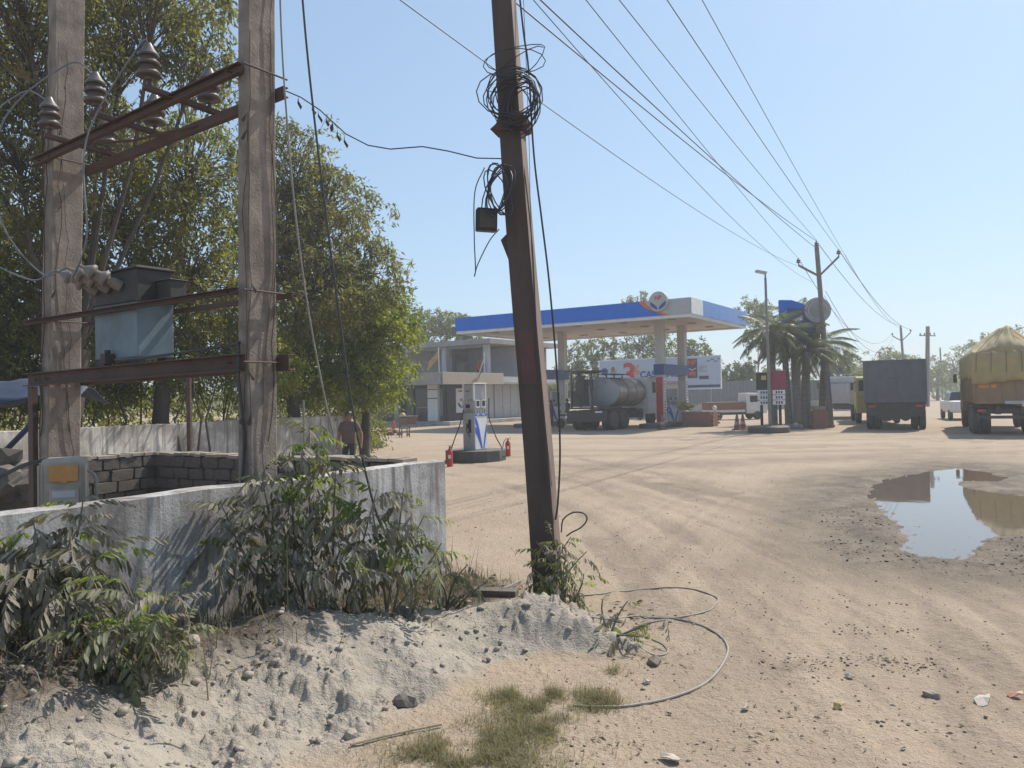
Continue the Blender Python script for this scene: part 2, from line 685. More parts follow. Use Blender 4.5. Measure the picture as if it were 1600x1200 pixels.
def gz(x, y):
    if -8 < x < 12.9 and 0 < y < 26.9:
        u, v = (x + 8) / 0.06, y / 0.06
        i, j = int(v), int(u)
        f, h = v - i, u - j
        return float((_GZ[i, j] * (1 - h) + _GZ[i, j + 1] * h) * (1 - f) + (_GZ[i + 1, j] * (1 - h) + _GZ[i + 1, j + 1] * h) * f)
    return float(terrain(np.array([x]), np.array([y]))[0][0])


def on(px, py, it=6):
    """where a sight line meets the terrain"""
    p = gp(px, py)
    for _ in range(it):
        p = gp(px, py, gz(p.x, p.y))
    return p


def build_ground():
    dense = np.linspace(R(-47), R(47), 860)
    rest = np.linspace(R(47), R(313), 90)[1:-1]
    az = np.concatenate([dense, rest])
    rows = np.concatenate([np.linspace(0.25, 2.2, 14, endpoint=False),
                           CAM_H / np.tan(np.linspace(math.atan(CAM_H / 2.2), R(0.9), 470)), np.geomspace(130, 460, 12)])
    A, RR = np.meshgrid(az, rows)
    X = RR * np.sin(A)
    Y = RR * np.cos(A)
    z, m, wet, st, sd = terrain(X.ravel(), Y.ravel())
    V = np.stack([X.ravel(), Y.ravel(), z], 1)
    # dark leaf mould between the heap's crest and the wall
    fx, fy = X.ravel(), Y.ravel()
    wdx, wdy = -0.5316, -0.8470
    s_al = (fx + 0.74) * wdx + (fy - 8.5) * wdy
    s_ac = (fx + 0.74) * 0.8470 + (fy - 8.5) * -0.5316
    hm = sstep(-0.3, 0.6, s_al) * sstep(1.4, 0.85, s_ac + 0.5 * (fbm(fx * 2.2, fy * 2.2, 3, 29) - 0.5)) * sstep(-0.3, 0.0, s_ac)
    na, nrw = len(az), len(rows)
    i, j = np.meshgrid(np.arange(nrw - 1), np.arange(na), indexing='ij')
    j2 = (j + 1) % na
    F = np.stack([i * na + j, (i + 1) * na + j, (i + 1) * na + j2, i * na + j2], -1).reshape(-1, 4)
    # closing fan under the tripod
    V = np.vstack([V, [[0, 0, float(z[:na].mean())]]])
    ext = lambda a: np.append(a, a[:na].mean())
    k = NT('dusty_ground')
    co = k.coord('Object')
    n1 = k.noise(co, 0.7, 6, 0.6)
    n2 = k.noise(co, 9.0, 6, 0.65)
    n3 = k.noise(co, 70.0, 4, 0.6)
    sand = k.ramp(n1, [(0.3, (0.355, 0.273, 0.196)), (0.7, (0.44, 0.346, 0.253))])
    sand = k.mix(k.ramp(n2, [(0.3, 0.0), (0.7, 0.6)]), sand, (0.315, 0.241, 0.174))
    trk = k.ramp(k.attr('track'), [(0.28, 1.0), (0.5, 0.0)])
    sand = k.mix(k.math('MULTIPLY', trk, 0.75), sand, (0.23, 0.18, 0.138))
    trk2 = k.ramp(k.attr('track'), [(0.52, 0.0), (0.72, 1.0)])
    sand = k.mix(k.math('MULTIPLY', trk2, 0.5), sand, (0.46, 0.37, 0.28))
    heap = k.ramp(k.noise(co, 2.2, 6, 0.6), [(0.3, (0.335, 0.29, 0.237)), (0.7, (0.435, 0.382, 0.318))])
    heap = k.mix(k.ramp(n2, [(0.35, 0.0), (0.75, 0.4)]), heap, (0.265, 0.228, 0.186))
    col = k.mix(k.attr('heap'), sand, heap)
    mud = k.ramp(n2, [(0.3, (0.06, 0.046, 0.035)), (0.7, (0.16, 0.125, 0.094))])
    wetf = k.math('MULTIPLY', k.attr('wet'), k.ramp(k.noise(co, 1.6, 5, 0.65), [(0.3, 0.5), (0.6, 1.0)]))
    col = k.mix(wetf, col, mud)
    hum = k.math('MULTIPLY', k.attr('humus'), k.ramp(k.noise(co, 5.0, 5, 0.6), [(0.25, 0.55), (0.6, 1.0)]))
    col = k.mix(hum, col, (0.085, 0.066, 0.05))
    spots = k.ramp(k.noise(co, 26.0, 3, 0.5), [(0.64, 0.0), (0.72, 0.6)])
    col = k.mix(spots, col, (0.1, 0.078, 0.06))
    n5 = k.noise(co, 48.0, 5, 0.75, 0.4)
    rutc = k.math('MULTIPLY', k.attr('rut'), k.ramp(k.noise(co, 3.5, 5, 0.65), [(0.3, 0.3), (0.65, 0.9)]))
    col = k.mix(rutc, col, (0.235, 0.183, 0.138))
    off = k.math('MULTIPLY_ADD', k.attr('heap'), -0.75, 1.0)
    col = k.mix(k.math('MULTIPLY', off, k.ramp(n5, [(0.30, 0.55), (0.46, 0.0)])), col, (0.19, 0.147, 0.11))
    col = k.mix(k.math('MULTIPLY', off, k.ramp(n5, [(0.56, 0.0), (0.72, 0.45)])), col, (0.52, 0.43, 0.33))
    k.link(col, k.b.inputs['Base Color'])
    k.link(k.math('MULTIPLY_ADD', k.attr('wet'), -0.12, 0.95), k.b.inputs['Roughness'])
    k.b.inputs['Specular IOR Level'].default_value = 0.25
    h = k.math('ADD', k.math('MULTIPLY', n3, 0.5), k.noise(co, 22.0, 5, 0.7))
    k.bump(h, 0.85, 0.035)
    me = np_mesh('ground', V, F, k.m, True, {'heap': ext(m), 'wet': ext(wet), 'track': ext(st), 'humus': ext(hm), 'rut': ext(rut_mask(X.ravel(), Y.ravel())[0] * (1 - m))})
    bm = bmesh.new()
    bm.from_mesh(me)
    bm.verts.ensure_lookup_table()
    c = bm.verts[len(V) - 1]
    for q in range(na):
        bm.faces.new((bm.verts[q], bm.verts[(q + 1) % na], c))
    bmesh.ops.recalc_face_normals(bm, faces=bm.faces)
    bm.to_mesh(me)
    bm.free()
    if me.polygons[0].normal.z < 0:
        me.flip_normals()
    me.polygons.foreach_set('use_smooth', [True] * len(me.polygons))
    o = obj('ground', me)
    o['kind'] = 'structure'
    return o


build_ground()

# puddle: one level sheet of muddy water, the terrain dips below it
k = NT('muddy_water')
k.b.inputs['Base Color'].default_value = (0.13, 0.098, 0.07, 1)
k.b.inputs['Roughness'].default_value = 0.025
k.b.inputs['IOR'].default_value = 1.36
k.b.inputs['Specular IOR Level'].default_value = 0.8
wv = k.noise(k.coord('Object', (1, 0.6, 1)), 3.0, 3, 0.5)
k.bump(wv, 0.05, 0.015)
mb = MB()
hull = [gp(px, py) for px, py in ((1325, 770), (1350, 738), (1450, 722), (1500, 716), (1620, 735), (1790, 770), (1800, 830), (1700, 862), (1560, 880), (1440, 882), (1370, 866), (1335, 800))]
mb.add([(p.x, p.y, 0) for p in hull], [tuple(range(len(hull)))])
o = mb.build('puddle_water', k.m, None, (0, 0, -0.021))
o['kind'] = 'structure'

# ------------------------------------------------------------------ loose clods, stones, litter
m_clod = pm('clod_soil', (0.36, 0.313, 0.26), (0.26, 0.223, 0.182), 6, 0.95, bump=0.5, bscale=50, dust=0.3)
m_dclod = pm('dark_soil', (0.19, 0.155, 0.125), (0.125, 0.102, 0.084), 6, 0.95, bump=0.5, bscale=50, dust=0.2)


m_wetmud = pm('wet_mud', (0.15, 0.12, 0.095), (0.085, 0.068, 0.054), 6, 0.7, bump=0.5, bscale=50, dust=0.1)


def scatter_lumps(name, pts, mat, label, smin, smax, seed, sub=1, pw=2.2):
    rg = random.Random(seed)
    mb = MB()
    base = []
    bm = bmesh.new()
    bmesh.ops.create_icosphere(bm, subdivisions=sub, radius=1.0)
    bv = np.array([v.co[:] for v in bm.verts])
    bf = np.array([[v.index for v in f.verts] for f in bm.faces])
    bm.free()
    g = np.random.default_rng(seed)
    N = len(pts)
    s = smin + (smax - smin) * g.random(N) ** pw
    V = bv[None] * (1 + g.uniform(-.42, .42, (N, len(bv), 1)))
    V = V * (s[:, None, None] * g.uniform(.6, 1.25, (N, 1, 3)))
    a = g.uniform(0, 6.28, N)
    ca, sa = np.cos(a)[:, None], np.sin(a)[:, None]
    V = np.stack([V[..., 0] * ca - V[..., 1] * sa, V[..., 0] * sa + V[..., 1] * ca, V[..., 2] * 0.6], -1)
    P = np.array(pts)
    z = terrain(P[:, 0], P[:, 1])[0] + s * 0.3
    V = V + np.stack([P[:, 0], P[:, 1], z], 1)[:, None, :]
    F = (bf[None] + (np.arange(N) * len(bv))[:, None, None]).reshape(-1, 3)
    o = obj(name, np_mesh(name, V.reshape(-1, 3), F, mat, False))
    o['kind'] = 'stuff'
    o['label'] = label
    return o


g = np.random.default_rng(5)
cand = np.stack([g.uniform(-4.2, 1.3, 14000), g.uniform(2.2, 7.2, 14000)], 1)
mm = terrain(cand[:, 0], cand[:, 1])[1]
pn = fbm(cand[:, 0] * 1.5, cand[:, 1] * 1.5, 3, 81)
keep = (mm > 0.4) & (g.random(len(cand)) < sstep(0.4, 0.68, pn) + 0.06)
scatter_lumps('soil_clods', cand[keep][:3600], m_clod, 'small grey soil clods strewn over the spoil heap', 0.003, 0.036, 9, pw=8)
cand = np.stack([g.uniform(-1.5, 9, 5000), 3.2 + 16 * g.random(5000) ** 1.6], 1)
mm = terrain(cand[:, 0], cand[:, 1])[1]
pn = fbm(cand[:, 0] * 0.9, cand[:, 1] * 0.9, 3, 83)
keep = (mm < 0.3) & (g.random(len(cand)) < sstep(0.45, 0.7, pn) * 0.8 + 0.10)
scatter_lumps('track_crumbs', cand[keep][:1300], m_dclod, 'dark soil crumbs scattered over the dirt track', 0.003, 0.014, 10, pw=4)
cl2 = np.concatenate([np.stack([g.normal(c_.x, .2, 110), g.normal(c_.y, .11, 110)], 1) for c_ in (gp(1245, 1036), gp(1385, 1032), gp(1360, 985), gp(1420, 1040))])
scatter_lumps('mud_crumbs', cl2, m_dclod, 'dark broken mud crumbs in two patches on the track', 0.002, 0.013, 19, pw=3)
m_sandclod = pm('sand_crumb', (0.36, 0.285, 0.21), (0.25, 0.195, 0.145), 8, 0.95, bump=0.3, dust=0.2)
cand = np.stack([g.uniform(-1.5, 8, 16000), 3.2 + 12 * g.random(16000) ** 1.7], 1)
mm = terrain(cand[:, 0], cand[:, 1])[1]
pn = fbm(cand[:, 0] * 1.2, cand[:, 1] * 1.2, 4, 87)
keep = (mm < 0.3) & (g.random(len(cand)) < sstep(0.4, 0.62, pn) * 0.6 + 0.06)
scatter_lumps('sand_crumbs', cand[keep][:4500], m_sandclod, 'fine sandy crumbs covering the dirt track', 0.002, 0.013, 20, pw=3)
# churned mud on the near shore of the puddle
cand = np.stack([g.uniform(3.5, 9.5, 6000), g.uniform(7.4, 12.5, 6000)], 1)
sdv = terrain(cand[:, 0], cand[:, 1])[4]
keep = (sdv < 0.05) & (sdv > -0.9) & (g.random(len(cand)) < 0.42)
scatter_lumps('shore_mud', cand[keep][:1100], m_wetmud, 'churned wet mud along the puddle shore', 0.003, 0.022, 12, pw=3)


def chips(name, pts, mat, label, lmin, lmax, seed, asp=0.35):
    g = np.random.default_rng(seed)
    N = len(pts)
    P = np.array(pts)
    L = lmin + (lmax - lmin) * g.random(N) ** 1.8
    a = g.uniform(0, 6.28, N)
    d = np.stack([np.cos(a), np.sin(a), g.normal(0, .18, N)], 1)
    s = np.stack([-np.sin(a), np.cos(a), g.normal(0, .3, N)], 1)
    z = terrain(P[:, 0], P[:, 1])[0] + 0.006
    c = np.stack([P[:, 0], P[:, 1], z], 1)
    w = L * asp * g.uniform(.5, 1.3, N)
    up = np.zeros((N, 3))
    up[:, 2] = L * g.uniform(0.05, .28, N)
    V = np.stack([c - d * L[:, None] / 2, c - s * w[:, None] / 2 + up, c + d * L[:, None] / 2 + up * .5, c + s * w[:, None] / 2 + up * .2], 1)
    F = (np.array([[0, 1, 2, 3]])[None] + (np.arange(N) * 4)[:, None, None]).reshape(-1, 4)
    o = obj(name, np_mesh(name, V.reshape(-1, 3), F, mat, False, {'rnd': np.repeat(g.random(N), 4)}))
    o['kind'] = 'stuff'
    o['label'] = label
    return o


m_litter = leafmat('fallen_leaf', [(0.0, (0.06, 0.04, 0.028)), (0.6, (0.12, 0.085, 0.055)), (1.0, (0.3, 0.24, 0.17))], 0.1, 0.8, 0.35)
pts = []
cl = [gp(1240, 1038), gp(1380, 1035), gp(1230, 1120), gp(1180, 1160), gp(1335, 860), gp(1040, 1030), gp(930, 1165)]
for c in cl:
    for _ in range(45):
        pts.append((rng.gauss(c.x, 0.16), rng.gauss(c.y, 0.10)))
for _ in range(500):
    y = 3.3 + 14 * rng.random() ** 1.7
    pts.append((rng.uniform(-0.3 - .05 * y, 0.75 * y), y))
for _ in range(260):
    pts.append((rng.uniform(-3.2, 1.0), rng.uniform(3.2, 6.6)))
chips('leaf_litter', pts, m_litter, 'fallen leaves and bark chips strewn over the dirt', 0.010, 0.055, 14, .28)

# single pieces of rubbish
def scrap(name, px, py, L, W, mat, label, cat, seed, thick=0.006):
    rg = random.Random(seed)
    p = on(px, py)
    mb = MB()
    n = 9
    top = []
    for i in range(n):
        a = 2 * math.pi * i / n
        k_ = rg.uniform(.75, 1.1)
        top.append(Vector((math.cos(a) * L / 2 * k_, math.sin(a) * W / 2 * k_, rg.uniform(.0, .03))))
    vs = top + [q - Vector((0, 0, thick)) for q in top] + [Vector((0, 0, .025)), Vector((0, 0, .025 - thick))]
    fs = []
    for i in range(n):
        j = (i + 1) % n
        fs += [(i, j, 2 * n), (j + n, i + n, 2 * n + 1), (i, i + n, j + n, j)]
    mb.add(vs, fs)
    o = mb.build(name, mat, None, (p.x, p.y, p.z + .008), (rg.uniform(-.15, .15), rg.uniform(-.15, .15), rg.uniform(0, 3)))
    return tag(o, label, cat)


m_yel = pm('yellow_wrapper', (0.62, 0.42, 0.12), (0.5, 0.34, 0.1), 20, 0.5, bump=0.3, dust=0.35)
m_paper = pm('dirty_paper', (0.5, 0.45, 0.38), (0.4, 0.35, 0.29), 12, 0.8, bump=0.3, dust=0.4)
m_pink = pm('faded_orange_plastic', (0.6, 0.24, 0.16), (0.5, 0.2, 0.13), 12, 0.5, bump=0.3, dust=0.35)
m_cup = pm('paper_cup_white', (0.72, 0.74, 0.76), (0.6, 0.62, 0.65), 6, 0.6, bump=0.1, dust=0.2)
scrap('food_wrapper', 1311, 1107, 0.085, 0.05, m_yel, 'small yellow wrapper lying on the dirt track', 'litter', 1)
scrap('plastic_scrap', 1586, 1090, 0.10, 0.06, m_pink, 'faded orange plastic scrap on the dirt by the right edge', 'litter', 2)
scrap('paper_scrap', 1327, 1060, 0.08, 0.045, m_paper, 'pale paper scrap on the dirt beside the dark leaf litter', 'litter', 3)
scrap('flat_stone', 1535, 1097, 0.19, 0.09, m_paper, 'large pale flat stone slab on the dirt near the orange scrap', 'stone', 4, 0.03)
scrap('flat_stone', 1455, 1088, 0.10, 0.07, m_clod, 'small grey flat stone left of the large pale slab', 'stone', 5, 0.03)
scrap('cardboard_scrap', 1048, 1190, 0.13, 0.08, m_paper, 'dirty beige cardboard scrap on the dirt at the bottom edge', 'litter', 6)
scrap('paper_scrap', 1165, 1110, 0.07, 0.05, m_paper, 'little beige paper scrap on the dirt below the hose loop', 'litter', 8)
scrap('flat_stone', 1010, 1068, 0.07, 0.05, m_paper, 'small pale chip of stone at the foot of the spoil heap', 'stone', 9, 0.02)

p = on(530, 1042)
mb = MB()
mb.lathe([(0.022, 0), (0.026, 0.03), (0.031, 0.075), (0.033, 0.077), (0.029, 0.07), (0.02, 0.006)], 14)
o = mb.build('paper_cup', m_cup, None, (p.x, p.y, p.z + 0.028), (R(80), 0, R(70)), True)
tag(o, 'crushed white paper cup lying on the grey spoil heap', 'cup')


def rock(name, px, py, s, mat, label, seed, sink=0.35):
    p = on(px, py)
    mb = MB()
    mb.lump((0, 0, 0), s, random.Random(seed), 0.22, 2)
    o = mb.build(name, mat, None, (p.x, p.y, p.z + s[2] * sink))
    return tag(o, label, 'stone')


m_rock = pm('dark_rock', (0.16, 0.14, 0.125), (0.09, 0.078, 0.07), 9, 0.9, bump=0.6, bscale=30, dust=0.35)
rock('rock', 632, 1105, (0.055, 0.075, 0.07), m_rock, 'dark angular rock half buried low on the spoil heap', 3)
rock('rock', 1022, 1038, (0.07, 0.05, 0.04), m_dclod, 'dark lump of earth on the dirt right of the spoil heap', 4)
rock('rock', 280, 1005, (0.045, 0.05, 0.075), m_rock, 'pointed grey stone beside the bright green bush', 5)
rock('rock', 300, 1010, (0.05, 0.05, 0.05), m_clod, 'rounded pale stone next to the pointed grey stone', 6)
rock('rock', 548, 1150, (0.05, 0.04, 0.03), m_clod, 'flat grey stone at the tip of the dry stick', 7)

# ------------------------------------------------------------------ walls
def whitewash(name, c_hi, c_lo, dark, blue=0.0):
    k = NT(name)
    co = k.coord('Object')
    st = k.noise(k.coord('Object', (3.0, 3.0, 0.35)), 2.6, 7, 0.65, 0.3)
    n1 = k.noise(co, 1.3, 6, 0.6)
    n2 = k.noise(co, 42.0, 5, 0.75)
    col = k.ramp(st, [(0.32, c_lo), (0.62, c_hi)])
    col = k.mix(k.ramp(n1, [(0.42, 0.85), (0.58, 0.0)]), col, dark)
    fl = k.math('MULTIPLY', k.ramp(n2, [(0.38, 0.6), (0.52, 0.0)]), k.ramp(k.noise(co, 2.4, 4, 0.6), [(0.35, 0.25), (0.65, 1.0)]))
    col = k.mix(fl, col, tuple(x * 0.8 for x in dark))
    st2 = k.noise(k.coord('Object', (4.5, 4.5, 0.22)), 2.1, 6, 0.6, 0.2)
    col = k.mix(k.ramp(st2, [(0.50, 0.0), (0.64, 0.85)]), col, tuple(x * 0.55 for x in dark))
    col = k.dusty(col, 0.5)
    k.link(col, k.b.inputs['Base Color'])
    k.b.inputs['Roughness'].default_value = 0.9
    k.bump(k.math('ADD', n2, k.math('MULTIPLY', st, 0.6)), 0.8, 0.012)
    return k.m


m_lime = whitewash('limewashed_plaster', (0.68, 0.67, 0.67), (0.44, 0.435, 0.435), (0.18, 0.172, 0.168))
m_lime2 = whitewash('old_limewash', (0.68, 0.66, 0.62), (0.44, 0.42, 0.39), (0.24, 0.22, 0.2))


def plaster_wall(name, a, b, h, t, mat, label, z0=-0.25, amp=0.008, step=0.08, rim=0.012):
    """a solid wall with hand-thrown plaster: uneven faces and a wavering top edge; thickness to the left of a->b"""
    a = Vector((a[0], a[1], 0))
    b = Vector((b[0], b[1], 0))
    L = (b - a).length
    d = (b - a) / L
    nrm = Vector((-d.y, d.x, 0))
    nx = max(6, int(L / step))
    nz = max(4, int((h - z0) / step))
    prof = [(0, z0 + (h - z0) * i / nz) for i in range(nz + 1)] + [(t * i / 3, h) for i in (1, 2, 3)] + [(t, z0 + (h - z0) * (nz - i) / nz) for i in range(1, nz + 1)]
    V = []
    g = np.random.default_rng(len(name))
    for i in range(nx + 1):
        s = L * i / nx
        top = rim * (2 * float(fbm(np.array(s * 1.4), np.array(3.3), 3, 91)) - 1) * 2
        for j, (q, z) in enumerate(prof):
            off = amp * (2 * float(fbm(np.array(s * 2.2 + 40 * (j > nz)), np.array(z * 2.2 + q * 9), 3, 93)) - 1)
            zz = z + (top if z > h - 1e-6 else 0)
            p = d * s + nrm * (q + (off if q < t / 2 else -off))
            V.append((p.x, p.y, zz - (0.014 if (z > h - 1e-6 and j in (nz, nz + 3)) else 0)))
    m = len(prof)
    F = []
    for i in range(nx):
        for j in range(m - 1):
            F.append((i * m + j, (i + 1) * m + j, (i + 1) * m + j + 1, i * m + j + 1))
    mb = MB()
    mb.add(V, F)
    mb.f.append(tuple(range(m)))
    mb.f.append(tuple(nx * m + j for j in range(m - 1, -1, -1)))
    mb.mi += [0, 0]
    o = mb.build(name, mat, None, (a.x, a.y, 0), None, True)
    return tag(o, label, 'wall', None, 'thing')


WA = Vector((-0.74, 8.5, 0))
WD = Vector((-2.36, -3.76, 0)).normalized()
WN = Vector((3.76, -2.36, 0)).normalized()          # the face turned towards the track
wb = WA + WD * 8.5
plaster_wall('boundary_wall', wb, WA, 1.255, 0.2, m_lime, 'weathered grey and white plastered wall behind the dusty bushes in front')
plaster_wall('compound_wall', (-12.6, 10.6), (-5.4, 26.2), 1.44, 0.22, m_lime2, 'old whitewashed compound wall in front of the big trees')

m_block = pm('shaded_block', (0.105, 0.092, 0.082), (0.055, 0.048, 0.043), 5, 0.95, bump=0.7, bscale=30, dust=0.3)  # block colour darkened to carry the shade on the wall's near faces
m_mortar = pm('dark_mortar', (0.075, 0.067, 0.06), None, 8, 0.95, bump=0.5, dust=0.2)
m_dustcap = pm('dust_cap', (0.33, 0.285, 0.235), (0.24, 0.2, 0.165), 5, 0.95, bump=0.6, bscale=30, dust=0.3)


def block_wall():
    bw = thing('block_wall', 'low wall of dark rough masonry blocks forming a corner behind the boundary wall', 'wall', (-6.7, 14.8, 0))
    bw['kind'] = 'thing'
    rg = random.Random(4)
    corner = Vector((0, 0, 0))
    legs = [Vector((-1.62 + 6.7, 11.7 - 14.8, 0)), Vector((-9.3 + 6.7, 10.4 - 14.8, 0))]
    blks = []
    for q in range(4):
        mb = MB()
        bm = bmesh.new()
        bmesh.ops.create_cube(bm, size=1.0)
        bmesh.ops.subdivide_edges(bm, edges=bm.edges, cuts=1, use_grid_fill=True)
        vs = [(v.co.x + rg.uniform(-.035, .035), v.co.y + rg.uniform(-.03, .03), v.co.z + rg.uniform(-.05, .05)) for v in bm.verts]
        fs = [tuple(v.index for v in f.verts) for f in bm.faces]
        bm.free()
        mb.add(vs, fs)
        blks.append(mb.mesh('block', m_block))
    for li, e in enumerate(legs):
        L = e.length
        d = e / L
        n = Vector((-d.y, d.x, 0))
        if n.y > 0:
            n = -n
        core = MB()
        M = Matrix.Rotation(math.atan2(d.y, d.x), 4, 'Z')
        core.box(d * (L / 2 - .1) - n * 0.10 + Vector((0, 0, 0.36)), (L + .3, 0.18, 1.20), M=M)
        core.build('mortar_core', m_mortar, bw)
        cap = MB()
        nseg = 40
        for i in range(nseg):
            s = L * (i + .5) / nseg
            cap.box(d * s - n * (0.12 + rg.uniform(-.02, .02)) + Vector((0, 0, 0.985 + rg.uniform(-.012, .02))), (L / nseg * 1.08, 0.34 + rg.uniform(-.04, .04), 0.05), M=M)
        cap.build('dust_cap', m_dustcap, bw)
        for row in range(4):
            s = 0.02 + (0.2 if row % 2 else 0.0)
            while s < L - 0.15:
                w = rg.uniform(0.26, 0.46)
                if s + w > L:
                    break
                z = 0.86 - row * 0.2
                p = d * (s + w / 2) + n * (rg.uniform(-.03, .025)) + Vector((0, 0, z))
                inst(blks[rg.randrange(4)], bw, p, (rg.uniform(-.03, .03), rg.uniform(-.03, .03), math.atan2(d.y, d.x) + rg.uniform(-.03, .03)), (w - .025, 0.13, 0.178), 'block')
                s += w + 0.012


block_wall()

# rubble and blue tarpaulin left of the transformer poles
m_tarp_blue = pm('blue_tarpaulin', (0.022, 0.05, 0.11), (0.015, 0.032, 0.07), 4, 0.7, bump=0.5, bscale=8, dust=0.12)
p = at(10, 700, 12.5)
mb = MB()
rg = random.Random(12)
for i in range(16):
    mb.lump((rg.uniform(-1.3, .9), rg.uniform(-.5, .5), rg.uniform(.1, 1.0) * (1 - .3 * abs(rg.random()))), (rg.uniform(.25, .5), rg.uniform(.25, .45), rg.uniform(.2, .4)), rg, .25, 2)
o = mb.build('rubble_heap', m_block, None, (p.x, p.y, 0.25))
tag(o, 'dark heap of rubble and earth at the left edge behind the poles', 'rubble')
th = thing('tarpaulin_shelter', 'crumpled blue tarpaulin slung over poles behind the farther concrete pole', 'tarpaulin', (p.x + .1, p.y + 1.2, 0.2))
mb = MB()
NX, NY = 18, 12
vs = []
for i in range(NX):
    for j in range(NY):
        x = -1.6 + 2.2 * i / (NX - 1)
        y = -0.7 + 1.4 * j / (NY - 1)
        z = 2.1 - 0.5 * abs(y) - 0.12 * (x + .4) ** 2 + 0.22 * float(fbm(np.array(x * 2.3), np.array(y * 2.3), 3, 44))
        vs.append((x, y, z))
fs = [(i * NY + j, (i + 1) * NY + j, (i + 1) * NY + j + 1, i * NY + j + 1) for i in range(NX - 1) for j in range(NY - 1)]
mb.add(vs, fs)
o = mb.build('sheet', m_tarp_blue, th, None, None, True)
s_ = o.modifiers.new('thick', 'SOLIDIFY')
s_.thickness = 0.01
MB().tube([(-1.3, 0, -.2), (-1.25, 0, 2.1)], .03).build('post', m_wood, th)
MB().tube([(.3, .1, -.2), (.25, 0, 2.0)], .03).build('post', m_wood, th)
MB().tube([(-1.2, -.6, 0.3), (.1, -.75, 1.5)], .045).build('pipe', m_tarp_blue, th)

# ------------------------------------------------------------------ transformer on its two poles
DR, DL = 7.2, 9.3
rp0, rp1 = at(403, 740, DR), at(401, 0, DR)
lp0, lp1 = at(93, 740, DL), at(104, 0, DL)
st = thing('transformer_structure', 'pair of concrete poles joined by rusty steel beams carrying insulators and a transformer', 'pole structure', (lp0.x, lp0.y, 0))
ORG = Vector((lp0.x, lp0.y, 0))


def pole_axis(p0, p1, z):
    t = (z - p0.z) / (p1.z - p0.z)
    return p0 + (p1 - p0) * t


rpm, lpm = pole_axis(rp0, rp1, 3.0), pole_axis(lp0, lp1, 3.0)
bd = Vector((rpm.x - lpm.x, rpm.y - lpm.y, 0)).normalized()     # along the beams, towards the right pole
fn = Vector((bd.y, -bd.x, 0))                                  # towards the front (camera) side
if fn.y > 0:
    fn = -fn


def conc_pole(p0, p1, w_along, w_across, ztop, shrink):
    mb = MB()
    N = 46
    vs = []
    prof = [(-1, -.94), (-.9, -1), (0, -1), (.9, -1), (1, -.94), (1, -.3), (1, .3), (1, .94), (.9, 1), (0, 1), (-.9, 1), (-1, .94), (-1, .3), (-1, -.3)]
    for i in range(N + 1):
        z = -0.3 + (ztop + 0.3) * i / N
        c = pole_axis(p0, p1, z)
        s = 1 - shrink * i / N
        for j, (a, b) in enumerate(prof):
            jit = 1 + 0.012 * (2 * float(vnoise(np.array(i * .7 + j), np.array(j * 3.1), 7)) - 1)
            cx = 1
            q = c + bd * (a * w_along / 2 * s * jit * cx) + fn * (b * w_across / 2 * s * jit * cx)
            vs.append(q - ORG)
    m = len(prof)
    fs = [(i * m + j, i * m + (j + 1) % m, (i + 1) * m + (j + 1) % m, (i + 1) * m + j) for i in range(N) for j in range(m)]
    fs += [tuple(range(m - 1, -1, -1)), tuple(N * m + j for j in range(m))]
    mb.add(vs, fs)
    return mb.build('pole', m_concrete, st, None, None, False)


conc_pole(rp0, rp1, 0.165, 0.315, 8.2, 0.10)
conc_pole(lp0, lp1, 0.22, 0.385, 8.6, 0.16)


def zl(px, py, p):
    return at(px, py, p.y).z


def beam(yr, yl, xr, xl, side, w, h, ext_r, ext_l, thin=0.012, off=0.0):
    """steel beam clamped to the front (side=1) or the back (side=-1) of both poles"""
    zr = zl(xr, yr, rpm + fn * side * .18)
    zl_ = zl(xl, yl, lpm + fn * side * .2)
    a = pole_axis(lp0, lp1, zl_)
    b = pole_axis(rp0, rp1, zr)
    A = Vector((a.x, a.y, zl_)) + fn * side * (0.195 + off) - bd * ext_l
    B = Vector((b.x, b.y, zr)) + fn * side * (0.162 + off) + bd * ext_r
    mb = MB()
    mb.channel(A - ORG, B - ORG, w, h, thin, side=1 if side > 0 else -1)
    mb.build('beam', m_rust, st, bevel=0.003)
    return A, B


F1 = beam(107, 248, 394, 90, 1, 0.06, 0.10, 0.02, 0.28)
B1 = beam(150, 270, 410, 125, -1, 0.06, 0.10, 0.17, 0.22)
F2 = beam(455, 502, 386, 90, 1, 0.05, 0.055, 0.02, 0.36, 0.008, 0.05)
B2 = beam(464, 506, 410, 125, -1, 0.05, 0.05, 0.22, 0.2, 0.008, 0.05)
F3 = beam(566, 592, 390, 90, 1, 0.075, 0.15, 0.03, 0.36)
B3 = beam(568, 593, 410, 125, -1, 0.075, 0.15, 0.23, 0.2)
# tie bolts through the poles
mb = MB()
for (f, b) in ((F1, B1), (F2, B2), (F3, B3)):
    for axis0, axis1 in ((lp0, lp1), (rp0, rp1)):
        for off in (-0.13, 0.13):
            zf = f[0].z if axis0 is lp0 else f[1].z
            c = pole_axis(axis0, axis1, zf)
            MB().tube([c + fn * .24 + bd * off - ORG, c - fn * .24 + bd * off - ORG], 0.009, 6).build('tie_bolt', m_rust, st)

